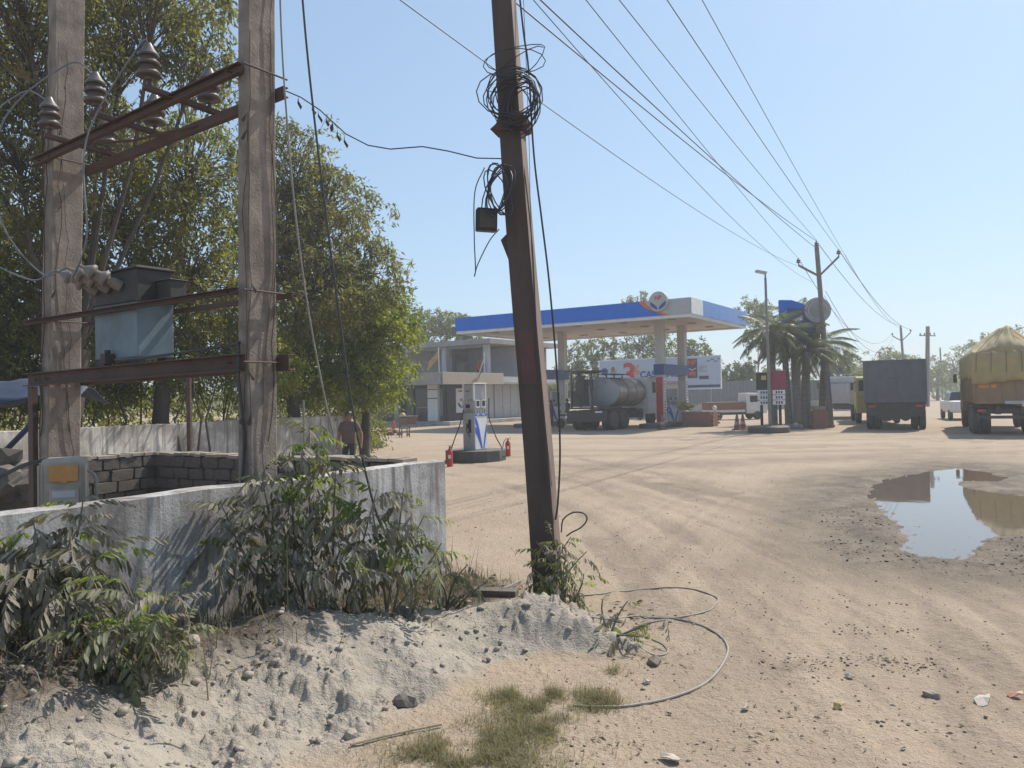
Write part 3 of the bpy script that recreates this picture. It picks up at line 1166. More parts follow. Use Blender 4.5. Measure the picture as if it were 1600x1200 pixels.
# insulators on cross brackets
prof_ins = [(0.028, 0), (0.03, 0.02), (0.088, 0.028), (0.092, 0.045), (0.062, 0.075), (0.058, 0.105), (0.084, 0.11), (0.088, 0.125), (0.058, 0.155), (0.055, 0.175), (0.074, 0.18), (0.076, 0.195), (0.048, 0.235), (0.03, 0.27), (0.022, 0.285)]
m_porc = pm('brown_porcelain', (0.075, 0.055, 0.048), (0.05, 0.038, 0.034), 6, 0.35, bump=0.02, dust=0.5, spec=0.5)
m_porcg = pm('grey_porcelain', (0.2, 0.17, 0.15), (0.13, 0.11, 0.1), 6, 0.4, bump=0.02, dust=0.55)
mbi = MB()
mbi.lathe(prof_ins, 18)
ins_mesh = mbi.mesh('insulator', m_porc, True)
pin = MB()
pin.cyl((0, 0, -0.06), (0, 0, 0.01), 0.014, 8)
pin_mesh = pin.mesh('pin', m_rust)
INS = []
for f in (0.20, 0.45, 0.70):
    pf = F1[0] + (F1[1] - F1[0]) * f
    pb = B1[0] + (B1[1] - B1[0]) * (f + 0.02)
    a = pf + fn * 0.26 + Vector((0, 0, 0.085))
    b = pb - fn * 0.10 + Vector((0, 0, 0.085))
    mb = MB()
    mb.bar(a - ORG, b - ORG, 0.065, 0.05)
    mb.build('bracket', m_rust, st, bevel=0.004)
    for q, up in ((a - fn * .06, 0.09), (b + fn * .12, 0.085)):
        e = inst(ins_mesh, st, q - ORG + Vector((0, 0, up - 0.01)), (0, 0, 0), (1.3, 1.3, 1.25), 'insulator')
        pp_ = inst(pin_mesh, e, (0, 0, 0), name='pin')
        INS.append(q + Vector((0, 0, up + 0.30)))
mb = MB()
a = F1[0] + (F1[1] - F1[0]) * 0.24
b = B1[0] + (B1[1] - B1[0]) * 0.66
mb.tube([a - ORG, (a + b) / 2 - ORG + Vector((0, 0, -.05)), b - ORG], 0.014, 6)
mb.build('brace', m_rust, st)
# steel support beside the left pole, and the earthing pipe behind the right pole
c = pole_axis(lp0, lp1, 0)
q = Vector((c.x, c.y, 0)) - bd * 0.20 + fn * 0.2
mb = MB()
mb.channel(q + Vector((0, 0, -.3)) - ORG, q + Vector((0, 0, F3[0].z - .08)) - ORG, 0.06, 0.12, 0.01, up=bd)
mb.build('support_post', m_rust, st)
c0, c1 = pole_axis(rp0, rp1, 0.2), pole_axis(rp0, rp1, 8.0)
mb = MB()
off = -bd * 0.17 - fn * 0.12
mb.tube([c0 + off - ORG, pole_axis(rp0, rp1, 3) + off * 1.1 - ORG, c1 + off - ORG], 0.022, 8)
mb.build('conduit', m_rust, st)

# jumper wires from the insulators
def wire(name, pts, r, mat, label, cat='wire', group=None, n=6, sub=6):
    """smooth cable through the points (Catmull-Rom)"""
    P = [Vector(p) for p in pts]
    P = [P[0] * 2 - P[1]] + P + [P[-1] * 2 - P[-2]]
    out = []
    for i in range(1, len(P) - 2):
        for s in range(sub):
            t = s / sub
            a, b, c, d = P[i - 1], P[i], P[i + 1], P[i + 2]
            out.append(0.5 * ((2 * b) + (c - a) * t + (2 * a - 5 * b + 4 * c - d) * t * t + (3 * b - a - 3 * c + d) * t ** 3))
    out.append(P[-2])
    o0 = out[0]
    mb = MB()
    mb.tube([p - o0 for p in out], r, n)
    o = mb.build(name, mat, None, o0, None, True)
    if label:
        tag(o, label, cat, group)
    return o


tf_f = 0.46
ta = F3[0] + (F3[1] - F3[0]) * tf_f
tb = B3[0] + (B3[1] - B3[0]) * tf_f
tc = (ta + tb) / 2
tz = (ta.z + tb.z) / 2 + 0.078
tr = thing('transformer', 'pale blue electric transformer tank with black lid resting on the steel beams', 'transformer', (tc.x, tc.y, tz), math.atan2(bd.y, bd.x))
m_tblue = pm('transformer_blue', (0.15, 0.225, 0.27), (0.075, 0.11, 0.135), 2.2, 0.5, bump=0.06, dust=0.25)
m_tdark = pm('dark_paint', (0.035, 0.034, 0.036), (0.022, 0.022, 0.023), 5, 0.65, bump=0.15, dust=0.25)  # near-black colour of the upper tank, lid and fittings
# local: x along beams, -y towards the camera side
TW, TD, THh = 0.84, 0.40, 0.95
mb = MB()
mb.box((0, 0, 0.07 + 0.29), (TW, TD, 0.58))
mb.build('tank', m_tblue, tr, bevel=0.012)
mb = MB()
mb.box((0, 0, 0.665 + 0.155), (TW - .012, TD - .012, 0.31))
mb.build('upper_tank', m_tdark, tr, bevel=0.008)
mb = MB()
mb.box((0, 0, 0.655), (TW + .05, TD + .05, 0.02))
mb.build('flange', m_tdark, tr)
mb = MB()
mb.box((0, 0, 0.985), (TW + .045, TD + .045, 0.022))
mb.box((0, 0, 1.004), (TW - .04, TD - .04, 0.018))
mb.build('lid', m_tdark, tr, bevel=0.006)
for sx in (-1, 1):
    for sy in (-.15, .15):
        MB().box((sx * .33, sy, 0.035), (0.16, 0.08, 0.07)).build('foot', m_tdark, tr)
mb = MB()
mb.box((TW / 2 + 0.13, 0.10, 0.74), (0.25, 0.18, 0.22))
mb.box((TW / 2 + 0.13, 0.10, 0.857), (0.28, 0.21, 0.014))
mb.build('terminal_box', m_tdark, tr, bevel=0.006)
mb = MB()
mb.box((-0.05, -TD / 2 - .06, 0.07), (0.09, 0.1, 0.1))
mb.cyl((-0.05, -TD / 2 - .06, 0.12), (-0.05, -TD / 2 - .06, 0.16), 0.03, 10)
mb.build('drain_valve', m_tdark, tr)
prof_b = [(0.03, 0), (0.06, 0.02), (0.062, 0.1), (0.045, 0.115), (0.042, 0.15), (0.088, 0.165), (0.09, 0.19), (0.05, 0.235), (0.044, 0.27), (0.084, 0.285), (0.086, 0.31), (0.045, 0.355), (0.022, 0.38), (0.016, 0.42)]
mb = MB()
mb.lathe(prof_b, 18)
bush_mesh = mb.mesh('bushing', m_porcg, True)
tips = []
for i in range(3):
    x = -TW / 2 + 0.08 + 0.24 * i
    o = inst(bush_mesh, tr, (x, -TD / 2 + .02, 0.80), (R(62), 0, R(-32)), (.95, .95, 1.08), 'bushing')
    mloc = Matrix.Translation((x, -TD / 2 + .02, 0.80)) @ (Matrix.Rotation(R(-32), 4, 'Z') @ Matrix.Rotation(R(62), 4, 'X'))
    tips.append(Matrix.Translation(tr.location) @ Matrix.Rotation(math.atan2(bd.y, bd.x), 4, 'Z') @ (mloc @ Vector((0, 0, 0.46))))

# jumpers: insulator tops droop out to the left and down to the bushings
for i, (s, e) in enumerate(((INS[0], tips[0]), (INS[2], tips[1]), (INS[4], tips[2]))):
    off = [Vector((-.75, -.25, -.1)), Vector((-.65, -.25, 0.0)), Vector((-.15, -.2, -.3))][i]
    mid = (s + e) / 2
    pts = [s, s + off * .35 + Vector((0, 0, .10)), mid + off + Vector((0, 0, .45)), mid + off * 1.05 + Vector((0, 0, -.5)), e + off * .35 + Vector((0, 0, -.06)), e]
    wire('jumper_wire', pts, 0.0085, m_wire, ['leftmost drooping jumper wire from front insulator down to the transformer', 'middle jumper wire looping from the insulators to the transformer bushing', 'short jumper wire hanging straight down to the nearest transformer bushing'][i], sub=8)
c = pole_axis(rp0, rp1, 2.0) + fn * .2
lv = Matrix.Translation(tr.location) @ Matrix.Rotation(math.atan2(bd.y, bd.x), 4, 'Z') @ Vector((0.1, -TD / 2 - .06, 0.05))
wire('earth_cable', [lv, lv + bd * .6 + Vector((0, 0, .0)), c + Vector((0, 0, .42)) - bd * .12, c + Vector((0, 0, .42)), c + Vector((0, 0, .1)), c + Vector((.04, 0, -.45)), c + Vector((-.02, 0, -1.1))], 0.014, m_cable, 'dark cable from the transformer running down the nearer concrete pole', 'cable')

# dried vines on the two poles
def vine(axis0, axis1, label, seed, face, zs):
    rg = random.Random(seed)
    base = pole_axis(axis0, axis1, zs[0])
    mb = MB()
    for k_ in range(2):
        pts = []
        u = rg.uniform(-.10, .10)
        z = zs[0] + rg.uniform(0, 1)
        while z < zs[1] - rg.uniform(0, 1.5):
            c = pole_axis(axis0, axis1, z)
            u += rg.uniform(-.045, .045)
            u = max(-.14, min(.14, u))
            pts.append(c + face[0] * (face[1] + 0.012) + face[2] * u - base)
            z += rg.uniform(.12, .34)
        if len(pts) > 3:
            mb.tube(pts, rg.uniform(.003, .006), 5)
        for q in pts[::2]:
            if rg.random() < .2:
                L = rg.uniform(.05, .12)
                e = q + Vector((rg.uniform(-.05, .05), rg.uniform(-.05, .0), -L))
                w = Vector((rg.uniform(.01, .025), 0, 0))
                mb.add([q, e - w, e + Vector((0, .01, -.02)), e + w], [(0, 1, 2, 3)])
    o = mb.build('dried_vine', m_vine, None, base)
    tag(o, label, 'vine')


m_vine = pm('dry_vine', (0.075, 0.05, 0.035), (0.045, 0.032, 0.024), 9, 0.85, bump=0.2, dust=0.3)
vine(rp0, rp1, 'dried brown vine creeping up the nearer concrete pole', 3, (bd, 0.082, fn), (1.0, 6.6))
vine(rp0, rp1, 'dried vine clinging to the front edge of the nearer concrete pole', 6, (fn, 0.158, bd), (1.0, 6.0))
vine(lp0, lp1, 'dried brown vine creeping up the farther concrete pole', 4, (bd, 0.11, fn), (0.6, 7.4))
vine(lp0, lp1, 'dead creeper hanging on the front edge of the farther concrete pole', 8, (fn, 0.19, bd), (0.6, 7.0))

# ------------------------------------------------------------------ feeder box behind the wall
p = at(98, 745, 6.1)
fb = thing('feeder_box', 'dusty cream electrical feeder box with an orange panel behind the wall', 'electrical box', (p.x, p.y, 0), R(18))
m_cream = pm('dusty_cream_metal', (0.42, 0.37, 0.31), (0.3, 0.26, 0.21), 4, 0.7, bump=0.1, dust=0.4)
m_och = pm('orange_enamel', (0.58, 0.27, 0.055), (0.42, 0.2, 0.06), 7, 0.6, bump=0.1, dust=0.25)
zt = at(98, 716, 6.1).z
mb = MB()
mb.box((0, 0.09, zt / 2), (0.30, 0.2, zt))
mb.build('cabinet', m_cream, fb, bevel=0.03)
mb = MB()
mb.box((0.012, -0.026, zt - 0.115), (0.20, 0.02, 0.125))
mb.box((0.012, -0.026, zt - 0.182), (0.05, 0.018, 0.016))
mb.build('orange_panel', m_och, fb, bevel=0.003)
mb = MB()
mb.box((0.012, -0.022, zt - 0.36), (0.205, 0.014, 0.25))
mb.build('door', m_cream, fb, bevel=0.003)
mb = MB()
mb.box((0.012, -0.032, zt - 0.275), (0.16, 0.006, 0.05))
mb.build('meter_window', m_grey_panel, fb)
mb = MB()
mb.box((-0.16, -0.02, zt / 2 - .02), (0.012, 0.03, zt - .06))
mb.box((0.165, -0.02, zt / 2 - .02), (0.012, 0.03, zt - .06))
mb.build('side_flange', m_cream, fb)
wire('feeder_cable', [at(134, 735, 6.2), at(146, 740, 6.2), at(151, 756, 6.2), at(150, 790, 6.2)], 0.012, m_greycable, 'grey cable arching out of the side of the feeder box', 'cable')
wire('black_pipe', [at(-60, 775, 7.0), at(0, 745, 7.2), at(40, 726, 7.6), at(75, 718, 7.8)], 0.02, m_cable, 'black pipe slanting across the rubble at the left edge', 'pipe')

# ------------------------------------------------------------------ leaning service pole
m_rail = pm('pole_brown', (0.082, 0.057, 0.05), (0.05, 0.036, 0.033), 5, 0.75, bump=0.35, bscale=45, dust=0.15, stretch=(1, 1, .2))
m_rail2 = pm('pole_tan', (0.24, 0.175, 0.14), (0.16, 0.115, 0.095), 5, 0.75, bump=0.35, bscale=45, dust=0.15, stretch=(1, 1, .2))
q0, q1 = at(862, 990, 7.2), at(786, 0, 7.2)
sp = thing('service_pole', 'leaning dark brown service pole hung with coiled cables beside the track', 'utility pole', (q0.x, q0.y, q0.z))
SO = Vector(q0)


def sax(z):
    t = (z - q0.z) / (q1.z - q0.z)
    return q0 + (q1 - q0) * t


A_ = R(17)
sx_ = Vector((math.cos(A_), -math.sin(A_), 0))
sy_ = Vector((math.sin(A_), math.cos(A_), 0))
mb = MB()
N = 40
prof = [(-1, -.92), (-.92, -1), (0, -1), (.92, -1), (1, -.92), (1, 0), (1, .92), (.92, 1), (-.92, 1), (-1, .92)]
vs = []
for i in range(N + 1):
    z = -0.6 + 9.0 * i / N
    c = sax(z)
    w = 0.118 - 0.0042 * max(z, 0)
    bend = 0.018 * math.sin(z * 1.3) * 0.5
    for a, b in prof:
        vs.append(c + sx_ * (a * w + bend) + sy_ * (b * w * .95) - SO)
m = len(prof)
mb.add(vs, [(i * m + j, i * m + (j + 1) % m, (i + 1) * m + (j + 1) % m, (i + 1) * m + j) for i in range(N) for j in range(m)] + [tuple(range(m - 1, -1, -1)), tuple(N * m + j for j in range(m))])
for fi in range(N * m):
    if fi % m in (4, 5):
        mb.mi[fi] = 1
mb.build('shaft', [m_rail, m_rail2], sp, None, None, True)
# faded red number panel
m_redfade = pm('faded_red_patch', (0.13, 0.062, 0.056), (0.095, 0.05, 0.046), 8, 0.8, bump=0.2, dust=0.1)
mb = MB()
z0_, z1_ = at(810, 600, 7.1).z, at(806, 517, 7.1).z
pts = []
for z in (z0_, z1_):
    c = sax(z)
    w = 0.118 - 0.0042 * z
    for a in (-.62, .66):
        pts.append(c + sx_ * (a * w + 0.009 * math.sin(z * 1.3)) - sy_ * (w * .95 + .003) - SO)
mb.add([pts[0], pts[1], pts[3], pts[2]], [(0, 1, 2, 3)])
mb.build('painted_patch', m_redfade, sp)
# flared saddle plate and clamp wedge
mb = MB()
zc = at(797, 190, 7.1).z
c = sax(zc) - SO
M = Matrix.Translation(c - sy_ * 0.13) @ Matrix(((sx_.x, sy_.x, 0, 0), (sx_.y, sy_.y, 0, 0), (0, 0, 1, 0), (0, 0, 0, 1)))
mb.prism([(-.18, -.055), (-.12, -.01), (-.09, .08), (.06, .09), (.16, .03), (.14, -.06), (.02, -.09), (-.09, -.075)], M, 0.26)
mb.build('saddle_plate', m_rust, sp, bevel=0.004)
mb = MB()
zc = at(786, 385, 7.1).z
c = sax(zc) - SO
M = Matrix.Translation(c - sy_ * 0.05) @ Matrix(((sx_.x, sy_.x, 0, 0), (sx_.y, sy_.y, 0, 0), (0, 0, 1, 0), (0, 0, 0, 1)))
mb.prism([(-.10, .16), (-.19, .08), (-.11, -.13), (-.08, -.16), (-.06, .16)], M, 0.12)
mb.build('wedge_bracket', m_rust, sp, bevel=0.004)

# distribution box hanging left of the pole
p = at(760, 344, 7.05)
jb = thing('junction_box', 'small black junction box hanging left of the leaning pole', 'junction box', p)
mb = MB()
mb.box((0, 0, 0), (0.185, 0.1, 0.205))
mb.build('case', m_dark, jb, None, (0, R(2), R(14)), bevel=0.012)
mb = MB()
mb.box((0, -0.055, 0), (0.15, 0.012, 0.17))
mb.build('cover', m_chassis, jb, None, (0, R(2), R(14)), bevel=0.006)


def coil(name, px, py, depth, rx, rz, n, label, seed, r=0.0055, jit=0.35, big=0):
    rg = random.Random(seed)
    c = at(px, py, depth)
    pts = []
    for i in range(n * 14):
        a = 2 * math.pi * i / 14
        loop = i // 14
        if i % 14 == 0:
            kx = rx * (1 + rg.uniform(-jit, jit))
            kz = rz * (1 + rg.uniform(-jit, jit))
            ox = rg.uniform(-.06, .06)
            oz = rg.uniform(-.07, .07)
            tilt = rg.uniform(-.5, .5)
            ky = rg.uniform(-.12, .12)
            if i == 0:
                cur = [kx, kz, ox, oz, tilt, ky]
        tgt = [kx, kz, ox, oz, tilt, ky]
        cur = [u + (w - u) * .12 for u, w in zip(cur, tgt)]
        x = math.cos(a) * cur[0]
        z = math.sin(a) * cur[1]
        x, z = x * math.cos(cur[4]) - z * math.sin(cur[4]), x * math.sin(cur[4]) + z * math.cos(cur[4])
        pts.append(Vector((x + cur[2], -0.16 + math.sin(a * .5 + loop) * .05 + cur[5] * math.cos(a), z + cur[3])))
    mb = MB()
    mb.tube(pts, r, 5)
    o = mb.build(name, m_cable, None, c, None, True)
    return tag(o, label, 'cable coil')


coil('cable_coil', 800, 165, 7.15, 0.23, 0.20, 9, 'wide tangled cable coil around the upper leaning pole', 5)
coil('cable_coil', 815, 180, 7.2, 0.13, 0.24, 7, 'tight cable bundle on the right side of the upper leaning pole', 9, 0.006, .25)
coil('cable_coil', 800, 110, 7.15, 0.22, 0.13, 3, 'loose thin loops of cable above the saddle plate of the leaning pole', 15, 0.0045, .3)
coil('cable_coil', 775, 303, 7.15, 0.09, 0.23, 10, 'narrow upright cable coil above the junction box on the leaning pole', 21, 0.006, .28)

# cables down the leaning pole
wire('drop_cable', [at(806, -60, 7.3), at(818, 50, 7.2), at(826, 110, 7.15), at(834, 240, 7.1), at(846, 340, 7.1), at(858, 440, 7.05), at(870, 580, 7.05), at(875, 700, 7.05), at(872, 780, 7.1), at(868, 812, 7.1)], 0.0095, m_cable, 'thick black cable hanging right of the leaning pole down to the bush', 'cable')
wire('drop_cable', [at(812, 220, 7.15), at(822, 290, 7.1), at(832, 390, 7.05), at(838, 520, 7.05), at(846, 690, 7.05), at(858, 800, 7.1)], 0.006, m_cable, 'thin black cable hanging close along the lit edge of the leaning pole', 'cable')
wire('drop_wire', [at(818, 0, 7.25), at(826, 200, 7.1), at(832, 420, 7.0), at(850, 640, 7.0), at(862, 760, 7.05)], 0.003, m_cable, 'hair-thin wire hanging between the two drop cables', 'wire')
wire('cable_tail', [at(757, 262, 7.05), at(742, 300, 7.0), at(741, 370, 7.0), at(743, 420, 7.0), at(741, 432, 7.0), at(747, 412, 7.0), at(765, 376, 7.0), at(780, 358, 7.0)], 0.005, m_cable, 'cable tail looping below the junction box', 'cable')
# loop of hose lying against the bush
wire('hose_loop', [at(877, 832, 6.9), at(880, 812, 6.9), at(895, 801, 6.9), at(912, 802, 6.85), at(917, 812, 6.85), at(908, 824, 6.85), at(893, 832, 6.9), at(885, 838, 6.9)], 0.007, m_cable, 'small black cable loop above the bush at the leaning pole', 'cable')
# line with dead leaves strung from the nearer concrete pole
bend = [at(437, 138, 7.3), at(470, 152, 7.2), at(500, 172, 7.15), at(540, 209, 7.1), at(575, 227, 7.1), at(610, 233, 7.1), at(660, 229, 7.1), at(700, 236, 7.15), at(745, 247, 7.2), at(790, 248, 7.2)]
sl = thing('strung_cable', 'thin cable strung between concrete pole and leaning pole with dead leaves hanging', 'cable', bend[0])
mb = MB()
mb.tube([b - bend[0] for b in bend], 0.006, 6)
mb.build('cable', m_cable, sl, None, None, True)
for i, (px, py) in enumerate(((466, 150), (488, 165), (497, 170), (511, 183), (520, 191), (527, 203), (538, 211))):
    p = at(px, py, 7.13)
    rg = random.Random(i)
    L = rg.uniform(.07, .13)
    tw = rg.uniform(-.05, .05)
    mb = MB()
    mb.add([(0, 0, 0), (-.018 + tw * .3, 0, -L * .55), (tw * .6, .02, -L), (.022 + tw * .4, .006, -L * .8), (.005, -.004, -L * .4)], [(0, 1, 2, 4), (4, 2, 3)])
    mb.build('dead_leaf', m_vine, sl, p - bend[0])
# the long stays that slant down left
wire('stay_wire', [at(436, -60, 7.0), at(440, 60, 7.0), at(447, 170, 7.0), at(461, 330, 7.05), at(481, 480, 7.1), at(505, 610, 7.1), at(524, 692, 7.1)], 0.0085, m_greycable, 'left of two long cables slanting down past the nearer concrete pole', 'cable')
wire('stay_wire', [at(468, -60, 6.6), at(478, 60, 6.6), at(490, 175, 6.6), at(505, 300, 6.6), at(527, 470, 6.6), at(551, 640, 6.6), at(579, 770, 6.55), at(600, 835, 6.5)], 0.0095, m_cable, 'right of two long cables slanting down to the boundary wall', 'cable')

# ------------------------------------------------------------------ hoses on the ground
def ground_cable(name, pix, r, mat, label, lift=0.0):
    pts = []
    for px, py in pix:
        p = on(px, py)
        pts.append(Vector((p.x, p.y, p.z + r * 0.8 + lift)))
    # densify so that the cable follows the ground
    out = []
    P = [pts[0] * 2 - pts[1]] + pts + [pts[-1] * 2 - pts[-2]]
    for i in range(1, len(P) - 2):
        for s in range(6):
            t = s / 6
            a, b, c, d = P[i - 1], P[i], P[i + 1], P[i + 2]
            q = 0.5 * ((2 * b) + (c - a) * t + (2 * a - 5 * b + 4 * c - d) * t * t + (3 * b - a - 3 * c + d) * t ** 3)
            q.z = max(q.z, gz(q.x, q.y) + r * .6)
            out.append(q)
    o0 = out[0].copy()
    mb = MB()
    mb.tube([q - o0 for q in out], r, 7)
    return tag(mb.build(name, mat, None, o0, None, True), label, 'cable')


ground_cable('loose_cable', [(895, 1104), (930, 1106), (980, 1105), (1040, 1094), (1090, 1076), (1118, 1055), (1134, 1030), (1137, 1012), (1125, 995), (1100, 980), (1065, 970), (1035, 966), (1000, 967)], 0.0085, m_greycable, 'pale grey cable curving in a big loop over the dirt')
ground_cable('loose_cable', [(885, 933), (930, 930), (985, 924), (1040, 919), (1080, 921), (1110, 930), (1122, 938), (1112, 952), (1085, 961), (1040, 967), (990, 964), (950, 968), (905, 962)], 0.007, m_greycable, 'thinner brown cable forming the smaller far loop on the dirt')
ground_cable('loose_cable', [(920, 985), (955, 1003), (990, 1018), (1025, 1025), (1043, 1020), (1036, 1008), (1015, 998)], 0.005, m_greycable, 'thin wire bent at the right foot of the spoil heap')
ground_cable('dry_stick', [(548, 1168), (590, 1157), (640, 1146), (700, 1134)], 0.007, pm('dry_stick', (0.3, 0.25, 0.19), None, 9, 0.8), 'long dry stick lying beside the grass at the bottom', 0.01)
ground_cable('loose_cable', [(728, 925), (760, 930), (790, 924), (815, 912)], 0.010, m_greycable, 'short grey cable on the ground between wall end and leaning pole', 0.03)

# concrete kerb piece between wall end and pole
p = on(770, 945)
mb = MB()
mb.box((0, 0, 0.0), (0.46, 0.16, 0.12), rz=R(-12))
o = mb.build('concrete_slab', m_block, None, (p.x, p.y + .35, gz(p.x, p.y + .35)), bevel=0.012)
tag(o, 'broken concrete slab on the ground beside the leaning pole', 'concrete slab')

# ------------------------------------------------------------------ bushes
def leafdata(g, V0, n):
    pass


def pinnate(name, mat, pairs, L, ll, lw, droop, fold, seed):
    """a compound leaf: rachis along +x that bows down, leaflets in pairs"""
    rg = random.Random(seed)
    V, F, rnd = [], [], []

    def pt(t):
        return Vector((L * t * (1 - .18 * droop * t), 0, L * (0.10 * t - droop * .55 * t * t)))
    # rachis
    for i in range(5):
        for s in (-1, 1):
            p = pt(i / 4)
            V.append((p.x, s * 0.004 * (1 - .6 * i / 4), p.z))
            rnd.append(.3)
    for i in range(4):
        F.append((2 * i, 2 * i + 1, 2 * i + 3, 2 * i + 2))
    for i in range(pairs):
        t = 0.16 + 0.84 * i / (pairs - 1)
        b = pt(t)
        fwd = (pt(min(1, t + .05)) - pt(t - .05)).normalized()
        size = (0.72 + .45 * math.sin(math.pi * min(1, t * .92 + .08)))
        for s in (-1, 1):
            if rg.random() < .1:
                continue
            a = R(68 - 22 * t) + rg.uniform(-.3, .3)
            dn = fold + rg.uniform(-.35, .6)
            d = (fwd * math.cos(a) + Vector((0, s, 0)) * math.sin(a) * math.cos(dn) - Vector((0, 0, 1)) * math.sin(a) * math.sin(dn)).normalized()
            w = d.cross(Vector((0, 0, 1)))
            if w.length < .1:
                w = Vector((1, 0, 0))
            w = (w.normalized() + Vector((0, 0, rg.uniform(-.6, .6)))).normalized()
            n_ = w.cross(d)
            l = ll * size * rg.uniform(.7, 1.15)
            W = lw * size
            k0 = len(V)
            for (u, v, h) in ((0, 0, 0), (.2, -.75, .12), (.72, -.95, .12), (1, -.1, -.1), (.72, .95, .12), (.2, .75, .12), (.5, 0, 0)):
                q = b + d * (l * u) + w * (W * .5 * v) + n_ * (W * h * .9) - Vector((0, 0, l * .22 * u * u))
                V.append(tuple(q))
                rnd.append(min(1, max(0, rg.random() * .5 + .5 * t * rg.random() + .2 * t)))
            for f in ((0, 1, 6), (1, 2, 6), (2, 3, 6), (3, 4, 6), (4, 5, 6), (5, 0, 6)):
                F.append(tuple(k0 + x for x in f))
    me = bpy.data.meshes.new(name)
    me.from_pydata(V, [], F)
    a = me.attributes.new('rnd', 'FLOAT', 'POINT')
    a.data.foreach_set('value', rnd)
    me.materials.append(mat)
    me.update()
    return me


ml_green = leafmat('senna_green', [(0.0, (0.05, 0.085, 0.016)), (0.5, (0.095, 0.14, 0.02)), (0.8, (0.19, 0.21, 0.025)), (1.0, (0.40, 0.23, 0.025))], 0.45, 0.45, 0.15)
ml_dust = leafmat('senna_dusty', [(0.0, (0.085, 0.08, 0.055)), (0.6, (0.135, 0.122, 0.085)), (1.0, (0.2, 0.175, 0.125))], 0.15, 0.75, 0.75, (0.30, 0.255, 0.195))
ml_mid = leafmat('senna_halfdusty', [(0.0, (0.06, 0.085, 0.04)), (0.6, (0.10, 0.12, 0.06)), (1.0, (0.16, 0.17, 0.08))], 0.3, 0.6, 0.6, (0.26, 0.225, 0.165))
m_stem = pm('green_stem', (0.13, 0.115, 0.075), (0.08, 0.07, 0.05), 12, 0.8, bump=0.2, dust=0.5)
LEAF = {
    'g': [pinnate('leaf', ml_green, 8, .38, .084, .027, .5 + .3 * (i % 3), .35, i) for i in range(5)],
    'd': [pinnate('leaf', ml_dust, 8, .40, .090, .029, .8 + .35 * (i % 3), .75, 10 + i) for i in range(5)],
    'm': [pinnate('leaf', ml_mid, 8, .38, .087, .028, .65 + .3 * (i % 3), .55, 20 + i) for i in range(5)],
}


def bush(name, label, base, stems, seed, dusty=0.5, step=0.065, lsc=1.0, group=None, start=.25):
    """stems: list of (dx, dy, dz) tip offsets from the base (or pairs base offset, tip offset)"""
    rg = random.Random(seed)
    b0 = Vector((base[0], base[1], gz(base[0], base[1])))
    t = thing(name, label, 'bush', b0, 0, group)
    for si, s in enumerate(stems):
        if len(s) == 2:
            so, to = Vector((s[0][0], s[0][1], 0)), Vector(s[1])
        else:
            so, to = Vector((rg.uniform(-.08, .08), rg.uniform(-.08, .08), 0)), Vector(s)
        so.z = gz(b0.x + so.x, b0.y + so.y) - b0.z - .03
        L = (to - so).length
        pts = []
        n = 7
        bow = Vector((rg.uniform(-.08, .08), rg.uniform(-.08, .08), .10 * L))
        for i in range(n):
            u = i / (n - 1)
            pts.append(so + (to - so) * u + bow * math.sin(math.pi * u) * .7)
        MB().tube(pts, .011, 6, .004).build('stem', m_stem, t, None, None, True)
        u = start
        yaw = rg.uniform(0, 6.28)
        while u <= 1.001:
            f = u * (n - 1)
            i = min(n - 2, int(f))
            p = pts[i].lerp(pts[i + 1], f - i)
            yaw += 2.4 + rg.uniform(-.5, .5)
            dprob = dusty * (1.6 - .9 * u)
            kind = 'd' if rg.random() < dprob else ('m' if rg.random() < (.75 if u < .7 else .35) else 'g')
            pitch = R(30) - R(52) * u + rg.uniform(-.45, .45)      # positive = nose down
            sc = lsc * rg.uniform(.5, 1.25) * (1.0 if u < .9 else .85)
            inst(LEAF[kind][rg.randrange(5)], t, p, (rg.uniform(-.3, .3), pitch, yaw), (sc, sc, sc), 'leaf')
            u += step / L * rg.uniform(.7, 1.3)
    return t


# big bush against the wall
bush('wall_bush', 'large dusty feathery-leaved bush standing in front of the boundary wall', (-1.5, 5.95),
     [((0, 0), (-.12, .35, 1.42)), ((.1, .1), (.12, .2, 1.12)), ((-.1, 0), (-.45, .15, 1.05)), ((.2, 0), (.45, .1, .92)), ((-.2, -.1), (-.62, -.15, .62)),
      ((0, -.1), (-.15, -.35, .62)), ((.15, -.05), (.30, -.3, .55)), ((-.1, .1), (-.2, .05, 1.22)), ((-.3, 0), (-.75, .1, .85))], 3, 0.75, .036, 1.0)
bush('sapling_bush', 'slender green sapling with bare lower stem right of the large dusty bush', (-0.98, 5.95),
     [((0, 0), (.14, .05, .92)), ((.04, 0), (.30, -.02, .72)), ((0, .05), (-.1, .05, .75)), ((.02, 0), (.42, .05, .5))], 5, 0.3, .05, .92, start=.35)
bush('low_bush', 'low green bush at the foot of the wall end', (-0.55, 6.6), [(.15, 0, .42), (-.1, 0, .48), (.3, -.05, .28), (.02, -.15, .3)], 8, 0.3, .08, .75)
bush('dusty_bush', 'dust-grey drooping bush in front of the wall at the left edge', (-2.78, 4.62),
     [(-.1, .1, .72), (.25, .05, .74), (-.45, .1, .68), (.42, -.1, .55), (.05, -.3, .55), (-.3, -.3, .5), (.15, .2, .82), (-.7, -.1, .55), (.3, -.3, .35)], 13, 0.9, .036, .95)
bush('green_bush', 'bright green bush nearest the camera on the grey spoil heap', (-2.12, 4.35),
     [(-.05, .05, .52), (.2, 0, .48), (-.25, .02, .42), (.34, -.06, .3), (.05, -.2, .36), (-.14, -.18, .32), (.2, .15, .45), (-.35, .1, .3)], 17, 0.4, .034, .72)
